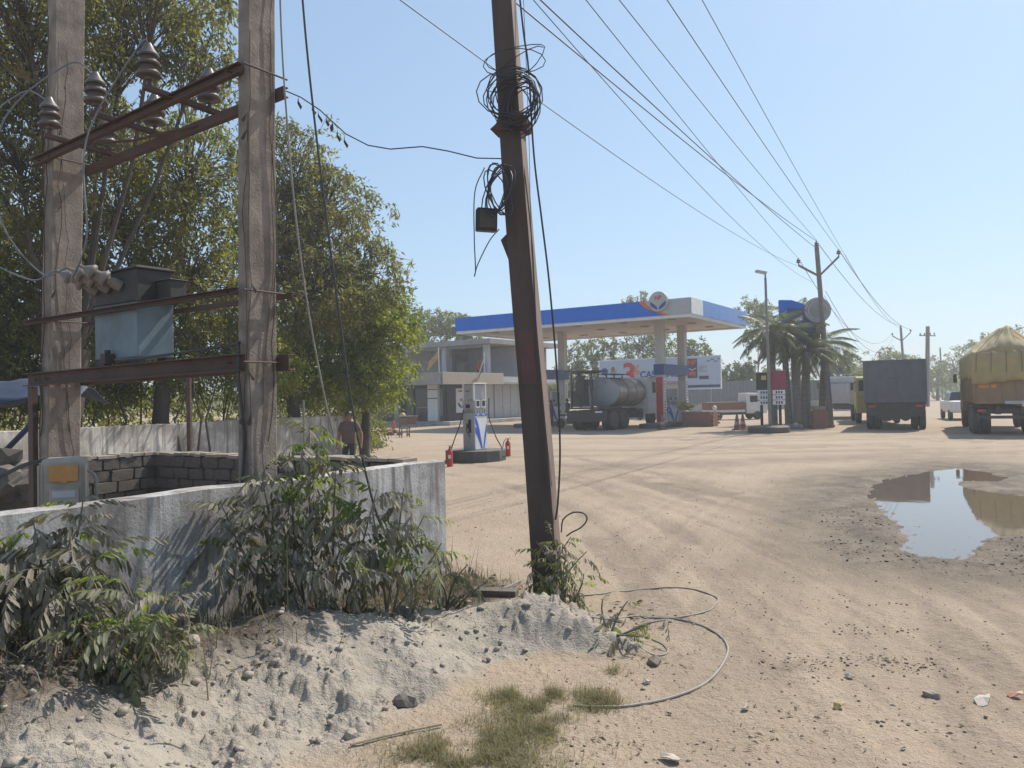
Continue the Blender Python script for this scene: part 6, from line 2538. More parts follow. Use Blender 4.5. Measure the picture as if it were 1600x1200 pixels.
MB().box((0, 0, .45), (.75, .6, .9)).build('body', m_brick, t, bevel=.02)
MB().box((-.05, 0, 1.02), (.62, .5, .22)).build('cap', m_dustcap, t, bevel=.03)
t = thing('rubble_bed', 'low bed of stones and earth around the palm trunks', 'planting bed', (at(1250, 668, 41.2).x, 41.2, 0))
for i in range(40):
    q = MB()
    q.lump((0, 0, 0), (rg.uniform(.12, .3), rg.uniform(.12, .25), rg.uniform(.08, .2)), rg, .2, 1)
    q.build('stone', [m_plaster, m_brick, m_clod][i % 3], t, (rg.uniform(-1.7, 1.5), rg.uniform(-.7, .7), .1))

# ------------------------------------------------------------------ power poles and lines
def power_pole(px_t, py_t, px_b, py_b, depth, label, r, arms=True, ztop=None, insul=True):
    b = at(px_b, py_b, depth)
    tp = at(px_t, py_t, depth)
    base = Vector((b.x, b.y, 0))
    lean = (tp - b) / (tp.z - b.z)
    top = Vector((b.x, b.y, 0)) + lean * tp.z
    t = thing('power_pole', label, 'utility pole', base)
    MB().tube([Vector((0, 0, -.3)), top - base], r, 10, r * .75).build('mast', m_steelpole, t, None, None, True)
    ends = []
    mi = MB()
    mi.lathe([(.05, 0), (.12, .02), (.13, .06), (.07, .10), (.10, .12), (.11, .16), (.05, .22), (.03, .26)], 12)
    im = mi.mesh('insulator', m_porcg, True)
    if insul:
        inst(im, t, top - base + Vector((0, 0, .02)), name='insulator')
        ends.append(top + Vector((0, 0, .28)))
    if arms:
        for s in (-1, 1):
            j = top - lean * 1.55
            e = j + Vector((s * .95, s * -.25, .95 if s > 0 else .62))
            MB().bar(j - base, e - base, .1, .1).build('arm', m_steelpole, t)
            inst(im, t, e - base + Vector((0, 0, .12)), name='insulator')
            MB().cyl(e - base, e - base + Vector((0, 0, .16)), .03, 6).build('pin', m_steelpole, t)
            ends.append(e + Vector((0, 0, .36)))
    return ends, base, lean


m_steelpole = pm('galvanised_pole', (0.20, 0.185, 0.175), (0.14, 0.13, 0.12), 5, 0.6, 0.1, bump=0.1, dust=0.2)
e1, b1, l1 = power_pole(1276, 385, 1299, 668, 40.8, 'tall steel roadside power pole with V-shaped arms near the palms', .15)
e2, b2, l2 = power_pole(1408, 512, 1416, 620, 92, 'distant power pole with V-shaped arms behind the black tipper', .17)
e3, b3, l3 = power_pole(1449, 510, 1448, 620, 84, 'thicker distant pole with short crossarm right of the other one', .26, arms=False, insul=False)
t3 = [o for o in C.objects if o.name.startswith('power_pole')][-1]
tp3 = at(1449, 524, 84) - b3
MB().bar(tp3 + Vector((-.85, 0, 0)), tp3 + Vector((.85, 0, -.06)), .12, .1).build('crossarm', m_steelpole, t3)
for x in (-.75, -.3, .3, .75):
    MB().lathe([(.05, 0), (.08, .03), (.06, .1), (.08, .14), (.03, .22)], 10, Matrix.Translation(tp3 + Vector((x, 0, .05)))).build('insulator', m_porcg, t3, None, None, True)
e4, b4, l4 = power_pole(1469, 545, 1473, 620, 130, 'faint thin pole far off in the haze between the trucks', .16, arms=False)


def span(a, b, sag, r, label, ext=0.0):
    a = Vector(a)
    b = Vector(b)
    a = a + (a - b) * ext
    n = 22
    pts = [a.lerp(b, i / n) - Vector((0, 0, 4 * sag * (i / n) * (1 - i / n))) for i in range(n + 1)]
    mb = MB()
    mb.tube([q - a for q in pts], r, 5)
    tag(mb.build('power_line', m_wire2, None, a, None, True), label, 'wire')


m_wire2 = pm('line_conductor', (0.10, 0.115, 0.16), None, 8, 0.5, 0.2, bump=0, dust=0.05)
top1, left1, right1 = e1
span(at(820, -5, 13), top1, .30, .014, 'lower heavy line sweeping from top centre to the top of the roadside pole', .35)
span(at(858, -5, 13), top1 - Vector((.05, 0, .35)), .25, .014, 'heavy line just right of the lowest one meeting the roadside pole below its top', .35)
span(at(868, -5, 11), at(1272, 442, 40.8), .75, .007, 'thin crossing line that dips to the middle of the roadside pole', .2)
span(at(922, -5, 14), left1, .2, .009, 'power line ending on the left arm of the roadside pole', .35)
span(at(974, -5, 14), top1 + Vector((.05, 0, 0)), .2, .009, 'power line running to the very top insulator of the roadside pole', .35)
span(at(1047, -5, 15), right1, .2, .010, 'power line ending on the right arm of the roadside pole', .35)
span(at(1099, -5, 16), at(1320, 398, 44), .15, .009, 'rightmost power line passing right of the roadside pole', .35)
span(at(640, -8, 9.5), at(1253, 418, 40.8), .45, .008, 'line from top left passing behind the leaning pole to the left arm', .1)
span(top1, e2[0], 1.0, .018, 'far span from the top of the roadside pole to the distant pole')
span(left1, e2[1], 2.6, .016, 'sagging far span from the left arm to the distant pole')
span(right1, e2[2], .9, .02, 'far span from the right arm to the distant pole')
span(at(1320, 398, 44), e2[0] + Vector((0, 0, -.3)), .8, .016, 'far span continuing the rightmost line to the distant pole')
span(at(1290, 455, 40.8), at(1396, 527, 92), 2.4, .014, 'lowest far span hanging from the roadside pole towards the trees')
span(at(1288, 462, 40.8), at(1372, 556, 80), 1.0, .010, 'thin stay line slanting from the roadside pole into the trees')

# ------------------------------------------------------------------ trees
def leaf_cloud(name, mat, tips, per, spread, L, W, seed, droop=.5):
    """hanging sprays: at every twig tip a drooping spray of leaf-sized faces"""
    g = np.random.default_rng(seed)
    T0 = np.array(tips)
    n0 = len(T0)
    aa = g.uniform(0, 6.28, n0)
    ee = g.normal(-droop, .35, n0)
    ax = np.stack([np.cos(aa) * np.cos(ee), np.sin(aa) * np.cos(ee), np.sin(ee)], 1)
    ln = spread * g.uniform(1.6, 3.4, n0)
    T = np.repeat(T0, per, 0)
    AX = np.repeat(ax, per, 0)
    LN = np.repeat(ln, per)
    N = len(T)
    t = g.random(N) ** .9
    P = T + AX * (LN * t)[:, None] + g.normal(0, 1, (N, 3)) * (spread * (.25 + .3 * t))[:, None]
    P[:, 2] -= .35 * LN * t * t
    d = AX * .7 + g.normal(0, .62, (N, 3))
    d[:, 2] -= .35
    d /= np.linalg.norm(d, axis=1)[:, None] + 1e-9
    rv = g.normal(0, 1, (N, 3))
    s = np.cross(d, rv)
    s /= np.linalg.norm(s, axis=1)[:, None] + 1e-9
    n_ = np.cross(d, s)
    l = L * g.uniform(.6, 1.3, N)[:, None]
    w = W * g.uniform(.7, 1.25, N)[:, None]
    V = np.stack([P, P + d * l * .45 + s * w * .5 + n_ * w * .15, P + d * l, P + d * l * .45 - s * w * .5 + n_ * w * .15], 1)
    F = (np.array([[0, 1, 2, 3]])[None] + (np.arange(N) * 4)[:, None, None]).reshape(-1, 4)
    k_ = .55 / max(spread, .1) * .28
    lf = fbm(T0[:, 0] * k_ + T0[:, 1] * .2, T0[:, 2] * k_, 3, seed % 9)
    lf = np.clip((lf - .25) / .5, 0, 1)
    cl = np.repeat(np.clip(.5 * lf + .5 * g.random(n0), 0, 1), per)
    rnd = np.clip(.75 * cl + .25 * g.random(N), 0, 1)
    return np_mesh(name, V.reshape(-1, 3), F, mat, False, {'rnd': np.repeat(rnd, 4)})


ml_tree = leafmat('tree_leaf', [(0.0, (0.026, 0.031, 0.011)), (0.35, (0.058, 0.061, 0.015)), (0.6, (0.111, 0.104, 0.021)), (0.8, (0.169, 0.146, 0.026)), (1.0, (0.221, 0.134, 0.028))], 0.5, 0.5, 0.12, (0.22, 0.2, 0.15))
ml_tree2 = leafmat('dusty_tree_leaf', [(0.0, (0.031, 0.033, 0.014)), (0.4, (0.065, 0.062, 0.023)), (0.65, (0.117, 0.102, 0.036)), (0.85, (0.182, 0.149, 0.068)), (1.0, (0.234, 0.142, 0.042))], 0.45, 0.5, 0.28, (0.24, 0.22, 0.18))
ml_bright = leafmat('bright_leaf', [(0.0, (0.035, 0.054, 0.012)), (0.4, (0.095, 0.124, 0.019)), (0.75, (0.220, 0.226, 0.025)), (1.0, (0.410, 0.302, 0.023))], 0.5, 0.5, 0.12, (0.22, 0.2, 0.15))
ml_far = leafmat('far_leaf', [(0.0, (0.05, 0.07, 0.03)), (0.6, (0.09, 0.105, 0.045)), (1.0, (0.14, 0.14, 0.07))], 0.35, 0.6, 0.3)


def tree(label, base, blobs, seed, mat, trunk_r, n_tips, per, spread, L, W, split=.25, lean=(0, 0), droop=.5, group=None, kind='tree', twig_r=.016, tubes=True):
    """blobs: (dx, dy, z, rx, ry, rz) crown masses round which branches end"""
    rg = random.Random(seed)
    t = thing(kind.replace(' ', '_'), label, kind.split('_')[-1], (base[0], base[1], 0), 0, group)
    zs = min(b[2] - b[5] for b in blobs)
    ztop = max(b[2] for b in blobs)
    fork = Vector((lean[0], lean[1], max(.6, ztop * split)))
    mb = MB()
    mb.tube([(0, 0, -.2), fork * .5 + Vector((rg.uniform(-.1, .1), rg.uniform(-.1, .1), 0)), fork], trunk_r, 9, trunk_r * .72)
    tips = []
    vol = [b[3] * b[4] * b[5] for b in blobs]
    tot = sum(v ** .75 for v in vol)
    for b, v in zip(blobs, vol):
        c = Vector(b[:3])
        m1 = fork.lerp(c, .5) + Vector((rg.uniform(-.3, .3), rg.uniform(-.3, .3), rg.uniform(.0, .5)))
        mb.tube([fork, m1, c, c + Vector((rg.uniform(-.3, .3) * b[3], rg.uniform(-.3, .3) * b[4], b[5] * .5))], trunk_r * .18, 6, trunk_r * .04)
        n = max(4, int(n_tips * v ** .75 / tot))
        for i in range(n):
            # points towards the outside of the mass
            while True:
                q = Vector((rg.uniform(-1, 1), rg.uniform(-1, 1), rg.uniform(-1, 1)))
                if .12 < q.length < 1:
                    break
            q = q * (q.length ** -.35)
            if i % 7 == 0:
                q = q * rg.uniform(1.1, 1.55)
            p = c + Vector((q.x * b[3], q.y * b[4], q.z * b[5]))
            if p.z < .3:
                continue
            tips.append(tuple(p))
            if tubes and i % 2 == 0:
                st_ = c.lerp(m1, rg.uniform(0, .5))
                mid = st_.lerp(p, .55) + Vector((0, 0, rg.uniform(.0, .35)))
                mb.tube([st_, mid, p], twig_r, 4, twig_r * .3, caps=False)
    mb.build('trunk', m_bark, t, None, None, True)
    o = obj('crown', leaf_cloud('crown', mat, tips, per, spread, L, W, seed, droop), t)
    return t


def B(px, py, d, rpx, rpy, base, depth_r=None):
    """crown mass seen at a pixel, relative to its tree's foot"""
    p = at(px, py, d)
    k_ = d / FPX
    return (p.x - base[0], d - base[1], p.z, rpx * k_, depth_r or rpx * k_ * .9, rpy * k_)


# the big wood on the left
b0 = (-9.9, 17.6)
tree('big spreading dusty tree whose limbs overhang the farther concrete pole', b0,
     [B(40, 60, 16.5, 130, 110, b0), B(200, 45, 17.5, 110, 80, b0), B(30, 250, 17, 110, 100, b0), B(320, 80, 18, 60, 90, b0), B(150, 190, 18, 100, 60, b0), B(-120, 120, 17, 160, 160, b0), B(20, -40, 15, 130, 70, b0), B(250, -30, 16, 120, 50, b0)],
     31, ml_tree2, .34, 1450, 26, .17, .17, .052, .3, (.2, .1), .7)
b0 = (-9.2, 20.8)
tree('dense olive tree filling the space behind the transformer', b0,
     [B(300, 260, 20.5, 100, 90, b0), B(180, 330, 20, 110, 90, b0), B(60, 420, 19.5, 110, 100, b0), B(300, 430, 21, 100, 90, b0), B(180, 470, 20.5, 110, 80, b0), B(-60, 380, 20, 110, 140, b0)],
     32, ml_tree, .26, 1700, 26, .18, .17, .055, .3, (0, 0), .5)
b0 = (-6.9, 24.5)
tree('tall drooping olive tree right of the nearer concrete pole', b0,
     [B(455, 250, 24.5, 60, 70, b0), B(510, 320, 25, 75, 70, b0), B(440, 360, 24, 80, 80, b0), B(570, 420, 25, 60, 60, b0), B(480, 450, 24, 90, 70, b0)],
     33, ml_tree2, .24, 1100, 26, .18, .18, .055, .3, (.1, .1), .7)
b0 = (-5.2, 27.5)
tree('bright green bushy tree overhanging the yard left of the building', b0,
     [B(520, 500, 27, 90, 60, b0), B(590, 520, 27, 60, 70, b0), B(560, 590, 26.5, 75, 45, b0), B(470, 570, 26, 80, 60, b0), B(620, 490, 28, 40, 35, b0)],
     34, ml_bright, .2, 1300, 26, .18, .17, .055, .3, (.1, 0), .4)
b0 = (-8.3, 22.5)
shrub_t = tree('leafy shrub growing behind the compound wall under the transformer', b0,
     [B(250, 560, 22, 110, 60, b0), B(400, 560, 22.5, 70, 60, b0), B(350, 500, 23, 60, 60, b0), B(140, 590, 21, 70, 50, b0)],
     35, ml_bright, .10, 800, 26, .18, .16, .052, .2, (0, 0), .4, kind='shrub')
b0 = (-12.2, 19.0)
tree('shaded leafy shrub at the far left edge behind the rubble', b0,
     [B(40, 520, 18.5, 80, 70, b0), B(-40, 560, 18, 90, 90, b0), B(60, 600, 18.5, 60, 40, b0)], 36, ml_tree, .1, 520, 26, .18, .16, .055, .2, (0, 0), .4, kind='shrub')
# dim undergrowth behind the compound wall
tips = []
gu = np.random.default_rng(44)
for i in range(1100):
    u = gu.random()
    px_ = -90 + 690 * u
    d_ = 19.5 + 9 * u + gu.uniform(0, 7)
    q_ = at(px_, 650, d_)
    tips.append((q_.x, d_, .2 + 3.0 * gu.random() ** 1.3 * (1 - .35 * u)))
o = obj('undergrowth', leaf_cloud('undergrowth', ml_tree, tips, 26, .24, .17, .06, 45, .3))
o['kind'] = 'stuff'
o['label'] = 'dim leafy undergrowth behind the compound wall'
# slender stems in the thicket
rg = random.Random(77)
for i in range(9):
    px = 150 + i * 26 + rg.uniform(-8, 8)
    d = 19.5 + rg.uniform(0, 4)
    p = at(px, 660, d)
    mb = MB()
    pts = [Vector((0, 0, -.1))]
    for k_ in range(1, 6):
        pts.append(Vector((rg.uniform(-.25, .25) * k_ * .4, rg.uniform(-.1, .1), k_ * .75)))
    mb.tube(pts, .035, 6, .012)
    mb.build('stem', m_bark, shrub_t, (p.x - shrub_t.location.x, p.y - shrub_t.location.y, 0), None, True)
p = at(296, 690, 16)
mb = MB()
mb.cyl((0, 0, 0), (0, 0, at(295, 588, 16).z), .055, 8)
tag(mb.build('iron_post', m_rust, None, (p.x, p.y, 0)), 'thin iron post standing before the compound wall under the transformer', 'post')
p = at(475, 690, 20)
mb = MB()
mb.cyl((0, 0, 0), (0, 0, 1.95), .03, 8)
tag(mb.build('iron_post', m_steel, None, (p.x, p.y, 0)), 'thin pale post before the wall right of the nearer concrete pole', 'post')

# trees further off
FAR = [
    ('pale open tree rising behind the roof of the building', (690, 505, 80), [(690, 505, 50, 22), (650, 520, 30, 22), (730, 520, 30, 18)], ml_far, 200, .55),
    ('open-crowned tree seen under the canopy behind the tanker', (925, 560, 92), [(925, 555, 40, 28), (900, 580, 30, 22), (950, 580, 30, 18)], ml_far, 170, .55),
    ('tall open tree rising just above the canopy roof', (1005, 520, 96), [(1000, 470, 34, 10), (1000, 540, 50, 40), (1040, 560, 30, 25)], ml_far, 230, .55),
    ('open tree seen between the last column and the palms', (1095, 545, 90), [(1085, 545, 24, 20), (1100, 570, 22, 16)], ml_far, 110, .5),
    ('green roadside tree behind the billboard end', (1150, 590, 86), [(1145, 592, 30, 22), (1175, 585, 25, 24)], ml_bright, 150, .5),
    ('hazy tree behind the palm crowns', (1185, 490, 88), [(1180, 485, 28, 18), (1200, 520, 32, 24)], ml_far, 130, .5),
    ('hazy tree right of the tall roadside pole', (1325, 575, 85), [(1315, 575, 28, 32), (1335, 595, 24, 22)], ml_far, 150, .5),
    ('hazy round tree above the black tipper', (1385, 565, 115), [(1385, 562, 28, 22), (1360, 585, 24, 20), (1415, 572, 26, 20)], ml_far, 170, .6),
    ('low hazy tree between the black tipper and the covered lorry', (1465, 580, 125), [(1465, 580, 34, 26), (1440, 590, 24, 22), (1495, 575, 24, 26)], ml_far, 190, .6),
    ('darker hazy tree rising behind the tarpaulin of the covered lorry', (1535, 555, 125), [(1520, 560, 28, 28), (1550, 545, 34, 30), (1590, 540, 34, 34)], ml_far, 220, .6),
    ('leafy tree seen through the canopy left of the tanker', (860, 615, 85), [(860, 612, 30, 16), (895, 605, 20, 16)], ml_bright, 120, .5),
    ('green tree just behind the left end of the canopy', (815, 590, 95), [(800, 595, 40, 20), (840, 600, 30, 16)], ml_far, 120, .5),
]
for i, (lab, (px, py, d), bl_, mt, nt, spd) in enumerate(FAR):
    b_ = at(px, 620, d)
    bb_ = (b_.x, d)
    tree(lab, bb_, [B(x, y, d + rg.uniform(-2, 2), rx, ry, bb_) for x, y, rx, ry in bl_], 60 + i, mt, .28, nt, 22, spd * .55, .42, .17, .35, (0, 0), .3, 'trees beyond the station', twig_r=.04)

# far wood along the horizon
tips = []
g = np.random.default_rng(88)
for i in range(1500):
    a = g.uniform(-.95, .95)
    d = g.uniform(150, 260)
    tips.append((math.sin(a) * d * 1.15, math.cos(a) * d, abs(g.normal(0, 1)) * 2.6 + .5 + 2.0 * float(fbm(np.array(a * 14), np.array(d * .02), 3, 5))))
o = obj('far_wood', leaf_cloud('far_wood', ml_far, tips, 16, 1.3, 1.3, .75, 88, .2))
o['kind'] = 'stuff'
o['label'] = 'hazy wood along the horizon'

# ------------------------------------------------------------------ palms
ml_palm = leafmat('palm_leaf', [(0.0, (0.035, 0.05, 0.028)), (0.6, (0.06, 0.078, 0.04)), (1.0, (0.12, 0.13, 0.06))], 0.25, 0.5, 0.5, (0.2, 0.18, 0.14))
ml_palmdry = leafmat('dry_palm_leaf', [(0.0, (0.10, 0.07, 0.045)), (1.0, (0.2, 0.15, 0.09))], 0.2, 0.7, 0.4)


def frond_mesh(mat, L, seed, droop):
    rg = random.Random(seed)
    V, F, rnd = [], [], []

    def pt(u):
        return Vector((L * (u - .12 * droop * u * u), 0, L * (.32 * u - droop * .75 * u * u)))
    n = 10
    for i in range(n + 1):
        p = pt(i / n)
        w = .03 * (1 - .8 * i / n)
        V += [(p.x, -w, p.z), (p.x, w, p.z)]
        rnd += [.2, .2]
    F += [(2 * i, 2 * i + 1, 2 * i + 3, 2 * i + 2) for i in range(n)]
    m = 30
    for i in range(m):
        u = .14 + .86 * i / (m - 1)
        b = pt(u)
        f = (pt(min(1, u + .03)) - pt(u - .03)).normalized()
        l = L * .30 * math.sin(math.pi * (u * .82 + .12)) * rg.uniform(.85, 1.1)
        for s in (-1, 1):
            d = (f * .62 + Vector((0, s, 0)) * .72 + Vector((0, 0, -.35 - .3 * rg.random()))).normalized()
            w = d.cross(Vector((0, 0, 1))).normalized() * .028
            k0 = len(V)
            mid = b + d * l * .55 + Vector((0, 0, .03))
            e = b + d * l + Vector((0, 0, -l * .25))
            V += [tuple(b), tuple(mid + w), tuple(e), tuple(mid - w)]
            r_ = rg.random()
            rnd += [r_] * 4
            F.append((k0, k0 + 1, k0 + 2, k0 + 3))
    me = bpy.data.meshes.new('frond')
    me.from_pydata(V, [], F)
    a = me.attributes.new('rnd', 'FLOAT', 'POINT')
    a.data.foreach_set('value', rnd)
    me.materials.append(mat)
    me.update()
    return me


FR = [frond_mesh(ml_palm, 2.6, i, [.75, 1.0, 1.25][i]) for i in range(3)]
FRD = [frond_mesh(ml_palmdry, 2.2, 9, 1.5)]
m_ptrunk = pm('palm_trunk', (0.17, 0.145, 0.12), (0.1, 0.085, 0.07), 4, .9, bump=.6, bscale=9, dust=.3, stretch=(.4, .4, 3), bdist=.03)


def palm(px, py_top, d, label, seed, n=17, sc=1.0, r=.16):
    rg = random.Random(seed)
    p = at(px, 640, d)
    zt = at(px, py_top, d).z
    t = thing('palm_tree', label, 'palm', (p.x, p.y, 0), 0, 'palms on the roadside bed')
    mb = MB()
    pts = []
    for i in range(15):
        u = i / 14
        pts.append(Vector((.12 * math.sin(u * 2 + seed), .08 * math.cos(u * 2.3), -.1 + (zt + .1) * u)))
    mb.tube(pts, lambda u: r * (1.25 - .5 * u) * (1 + .05 * math.sin(u * 90)), 10)
    mb.build('trunk', m_ptrunk, t, None, None, True)
    top = pts[-1]
    for i in range(n):
        yaw = i * 2.4 + rg.uniform(-.3, .3)
        u = i / n
        pitch = R(-62) + R(92) * u + rg.uniform(-.12, .12)
        s = sc * rg.uniform(.8, 1.05)
        inst(FR[rg.randrange(3)], t, top + Vector((0, 0, -.1 * u)), (0, pitch, yaw), (s, s, s), 'frond')
    for i in range(5):
        inst(FRD[0], t, top - Vector((0, 0, .15)), (0, R(62) + rg.uniform(-.2, .3), rg.uniform(0, 6.28)), (sc * .8,) * 3, 'frond')


palm(1206, 518, 40.2, 'palm directly behind the street lamp', 1, 24, .78)
palm(1230, 522, 41.0, 'palm between the price board and the totem', 2, 24, .74)
palm(1250, 500, 47.5, 'tallest palm rising behind the blue totem wing', 3, 24, .8)
palm(1262, 548, 40.6, 'palm in front of the totem body', 4, 22, .75)
palm(1288, 538, 42.2, 'palm drooping behind the roadside pole', 5, 24, .76)

# yellow plant in the brick planter
p = gp(1088, 667)
def tuft(name, label, loc, n, mat, L, seed, up=.9):
    rg = random.Random(seed)
    t = thing(name, label, 'plant', loc)
    me = pinnate('leaf', mat, 6, L, L * .32, L * .11, .6, .3, seed)
    for i in range(n):
        inst(me, t, (rg.uniform(-.2, .2), rg.uniform(-.2, .2), rg.uniform(.0, .3)), (0, -up + rg.uniform(-.3, .5), rg.uniform(0, 6.28)), (1, 1, 1), 'leaf')


ml_yel = leafmat('yellow_leaf', [(0, (.2, .2, .03)), (1, (.42, .36, .05))], .4, .5, .2)
tuft('yellow_plant', 'yellow leafed plant growing out of the brick planter', (p.x - .3, p.y + 1.0, .8), 12, ml_yel, .8, 3)

# ------------------------------------------------------------------ people
def person(label, loc, rz, scale, joints_pose, shirt, legs, z_shirt, z_leg, bare_arm=True, feet=None, hair=True):
    """one skinned surface: pelvis-rooted skeleton; materials by height and distance from the trunk"""
    J = dict(pelvis=(0, 0, .95), belly=(0, .03, 1.10), chest=(0, 0, 1.30), neck=(0, 0, 1.46), head=(0, .025, 1.56), crown=(0, .02, 1.68),
             shl=(-.19, 0, 1.40), ell=(-.27, -.02, 1.12), wrl=(-.29, .08, .88), hal=(-.29, .12, .78),
             shr=(.19, 0, 1.40), elr=(.27, -.02, 1.12), wrr=(.29, .08, .88), har=(.29, .12, .78),
             hil=(-.10, 0, .90), knl=(-.11, .03, .50), anl=(-.11, 0, .09), tol=(-.12, .16, .04),
             hir=(.10, 0, .90), knr=(.11, .03, .50), anr=(.11, 0, .09), tor=(.12, .16, .04))
    J.update(joints_pose)
    rad = dict(pelvis=.155, belly=.165, chest=.16, neck=.06, head=.085, crown=.07, shl=.075, ell=.048, wrl=.032, hal=.036, shr=.075, elr=.048, wrr=.032, har=.036,
               hil=.095, knl=.065, anl=.042, tol=.04, hir=.095, knr=.065, anr=.042, tor=.04)
    names = list(J)
    E = [('pelvis', 'belly'), ('belly', 'chest'), ('chest', 'neck'), ('neck', 'head'), ('head', 'crown'), ('chest', 'shl'), ('shl', 'ell'), ('ell', 'wrl'), ('wrl', 'hal'),
         ('chest', 'shr'), ('shr', 'elr'), ('elr', 'wrr'), ('wrr', 'har'), ('pelvis', 'hil'), ('hil', 'knl'), ('knl', 'anl'), ('anl', 'tol'), ('pelvis', 'hir'), ('hir', 'knr'), ('knr', 'anr'), ('anr', 'tor')]
    me = bpy.data.meshes.new('person')
    me.from_pydata([J[n] for n in names], [(names.index(a), names.index(b)) for a, b in E], [])
    tmp = bpy.data.objects.new('person_tmp', me)
    C.objects.link(tmp)
    tmp.modifiers.new('skin', 'SKIN')
    sd = tmp.modifiers.new('sub', 'SUBSURF')
    sd.levels = 2
    sd.render_levels = 2
    for i, n in enumerate(names):
        v = me.skin_vertices[0].data[i]
        r_ = rad[n]
        v.radius = (r_, r_ * (.78 if n in ('pelvis', 'chest', 'belly') else 1))
        v.use_root = (n == 'pelvis')
    dg = bpy.context.evaluated_depsgraph_get()
    dg.update()
    m2 = bpy.data.meshes.new_from_object(tmp.evaluated_get(dg))
    bpy.data.objects.remove(tmp)
    m2.name = 'person'
    m2.materials.clear()
    for m in (m_skin, shirt, legs):
        m2.materials.append(m)
    el = Vector(J['ell'])
    er = Vector(J['elr'])
    for f in m2.polygons:
        c = f.center
        mi = 0
        if c.z < z_leg and c.z > .12:
            mi = 2
        elif c.z < z_shirt and c.z >= z_leg:
            arm = min((c - el).length, (c - er).length)
            far = abs(c.x) > .215 and c.z < 1.22
            mi = 0 if (far and bare_arm) else 1
        f.material_index = mi
        f.use_smooth = True
    # hands below the shirt hem are skin
    for f in m2.polygons:
        for h in ('hal', 'har', 'wrl', 'wrr'):
            if (f.center - Vector(J[h])).length < .09:
                f.material_index = 0
    o = obj('person', m2, None, loc, rz)
    o.scale = (scale,) * 3
    tag(o, label, 'person')
    hd_ = Vector(J['head'])
    mb = MB()
    bm = bmesh.new()
    bmesh.ops.create_icosphere(bm, subdivisions=3, radius=1)
    vs = []
    idx = {}
    for v in bm.verts:
        vs.append(hd_ + Vector((v.co.x * .092, v.co.y * .102 - .012, v.co.z * .10 + .055)))
    fs = [tuple(v.index for v in f.verts) for f in bm.faces if not (sum(v.co.y for v in f.verts) / 3 > .25 and sum(v.co.z for v in f.verts) / 3 < .45) and sum(v.co.z for v in f.verts) / 3 > -.45]
    bm.free()
    mb.add(vs, fs)
    mb.build('hair', m_hair, o, None, None, True)
    # face: nose, brow, mouth, ears
    mb = MB()
    f0 = hd_ + Vector((0, .088, .015))
    mb.add([f0 + Vector((-.012, 0, -.02)), f0 + Vector((.012, 0, -.02)), f0 + Vector((0, .03, -.018)), f0 + Vector((0, .004, .03))], [(0, 1, 2), (0, 2, 3), (2, 1, 3), (0, 3, 1)])
    for s in (-1, 1):
        mb.lump(hd_ + Vector((s * .088, 0, .005)), (.012, .02, .032), random.Random(1), .05, 1)
    mb.build('nose_and_ears', m_skin, o)
    mb = MB()
    for s in (-1, 1):
        mb.box(hd_ + Vector((s * .033, .083, .03)), (.03, .012, .012))
        mb.box(hd_ + Vector((s * .033, .083, .05)), (.038, .012, .007))
    mb.box(hd_ + Vector((0, .082, -.04)), (.045, .012, .009))
    mb.build('eyes_and_mouth', m_hair, o)
    # fingers
    for sgn, w, h in ((-1, 'wrl', 'hal'), (1, 'wrr', 'har')):
        d = (Vector(J[h]) - Vector(J[w])).normalized()
        mb = MB()
        for k_ in range(4):
            b_ = Vector(J[h]) + Vector((0, -.024 + .016 * k_, 0)) + d * .025
            mb.tube([b_, b_ + d * .035, b_ + d * (.055 + .006 * (k_ in (1, 2))) + Vector((-sgn * .012, .008, 0))], .009, 6, .006)
        b_ = Vector(J[h]) + Vector((0, .03, .01))
        mb.tube([b_, b_ + d * .02 + Vector((-sgn * .01, .02, 0)), b_ + d * .045 + Vector((-sgn * .016, .022, 0))], .010, 6, .007)
        mb.build('fingers', m_skin, o, None, None, True)
    return o


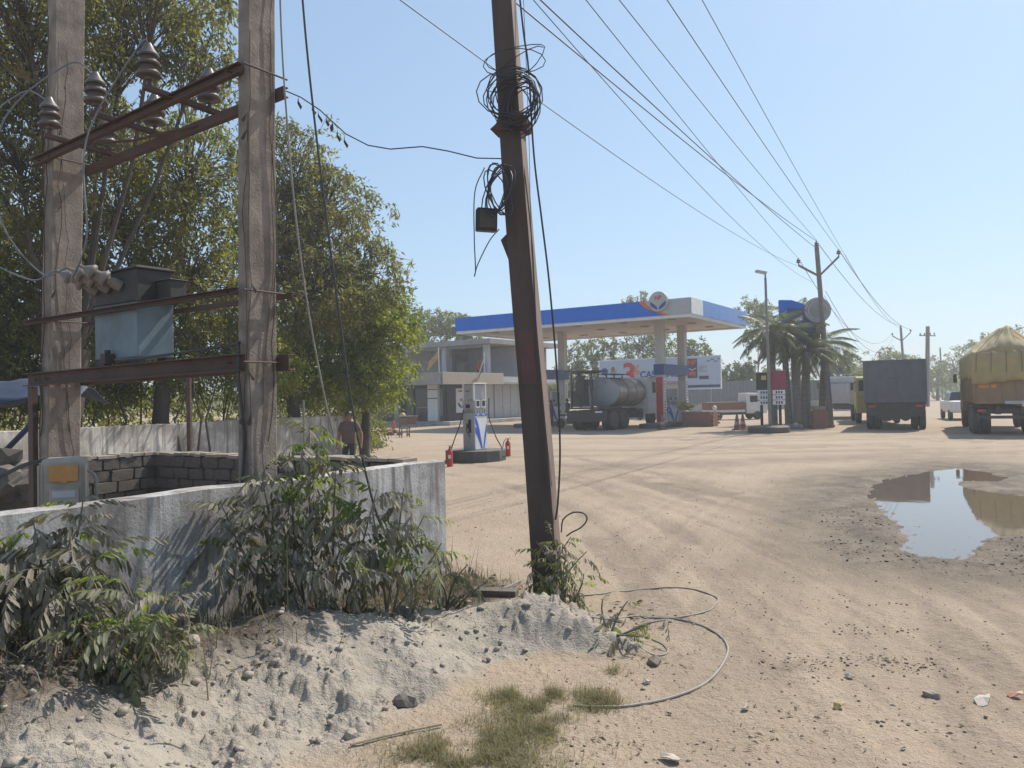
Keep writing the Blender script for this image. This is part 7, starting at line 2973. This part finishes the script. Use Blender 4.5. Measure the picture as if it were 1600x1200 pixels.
m_shirt = pm('dull_maroon_cloth', (.12, .082, .076), (.09, .06, .056), 6, .85, bump=.2, bscale=14, dust=.2)
m_short = pm('dark_shorts', (.03, .03, .035), None, 6, .85, bump=.2, dust=.15)
m_uni = pm('blue_uniform', (.03, .055, .11), (.022, .04, .085), 6, .85, bump=.2, bscale=14, dust=.1)
m_tred = pm('red_shirt', (.4, .05, .05), None, 6, .85, bump=.1, dust=.1)
p = at(546, 700, 18.6)
person('man in a dull maroon shirt and dark shorts walking behind the wall', (p.x, p.y, 0), R(168), .97,
       dict(hal=(-.33, .10, .80), wrl=(-.325, .05, .90), ell=(-.30, -.04, 1.13), har=(.33, .02, .79), wrr=(.325, -.03, .89), elr=(.29, -.07, 1.12), belly=(0, .07, 1.10), knl=(-.11, .12, .52), anl=(-.11, .10, .12), tol=(-.12, .26, .05)),
       m_shirt, m_short, 1.47, .93)
p = at(849, 665, 47.5)
person('station attendant in blue uniform standing with raised arm at the left pumps', (p.x, p.y, 0), R(60), 1.0,
       dict(ell=(-.3, .15, 1.2), wrl=(-.22, .35, 1.3), hal=(-.2, .42, 1.32)), m_uni, m_uni, 1.47, .95, False)
p = at(862, 665, 48.5)
person('second attendant in blue beside the black motorcycle', (p.x, p.y, 0), R(-80), .98, {}, m_uni, m_short, 1.47, .95, False)
p = at(748, 583, 61.0)
person('person in a red shirt on the upper terrace of the building', (p.x, p.y, 3.1), R(150), 1.0, dict(), m_tred, m_short, 1.47, .95)
p = at(878, 668, 47)
person('rider in dark blue sitting on the black motorcycle', (p.x + .35, p.y + .1, .05), R(-70), 1.0,
       dict(knl=(-.16, .38, .78), anl=(-.16, .25, .36), tol=(-.16, .4, .32), knr=(.16, .38, .78), anr=(.16, .25, .36), tor=(.16, .4, .32), ell=(-.27, .18, 1.18), wrl=(-.28, .42, 1.1), hal=(-.28, .5, 1.1), elr=(.27, .18, 1.18), wrr=(.28, .42, 1.1), har=(.28, .5, 1.1)), m_uni, m_short, 1.47, .98, False)

# ------------------------------------------------------------------ dust haze
HZ = NT('dust_haze')
HZ.n.remove(HZ.b)
pv = HZ.new('ShaderNodeVolumePrincipled')
pv.inputs['Color'].default_value = (0.93, 0.93, 0.94, 1)
pv.inputs['Density'].default_value = 0.0018
pv.inputs['Anisotropy'].default_value = 0.25
HZ.link(pv.outputs[0], HZ.out.inputs['Volume'])
mb = MB()
mb.box((0, 100, 8.5), (950, 1130, 20))
o = mb.build('haze', HZ.m)
o['kind'] = 'stuff'
o['label'] = 'thin dust haze hanging over the yard'
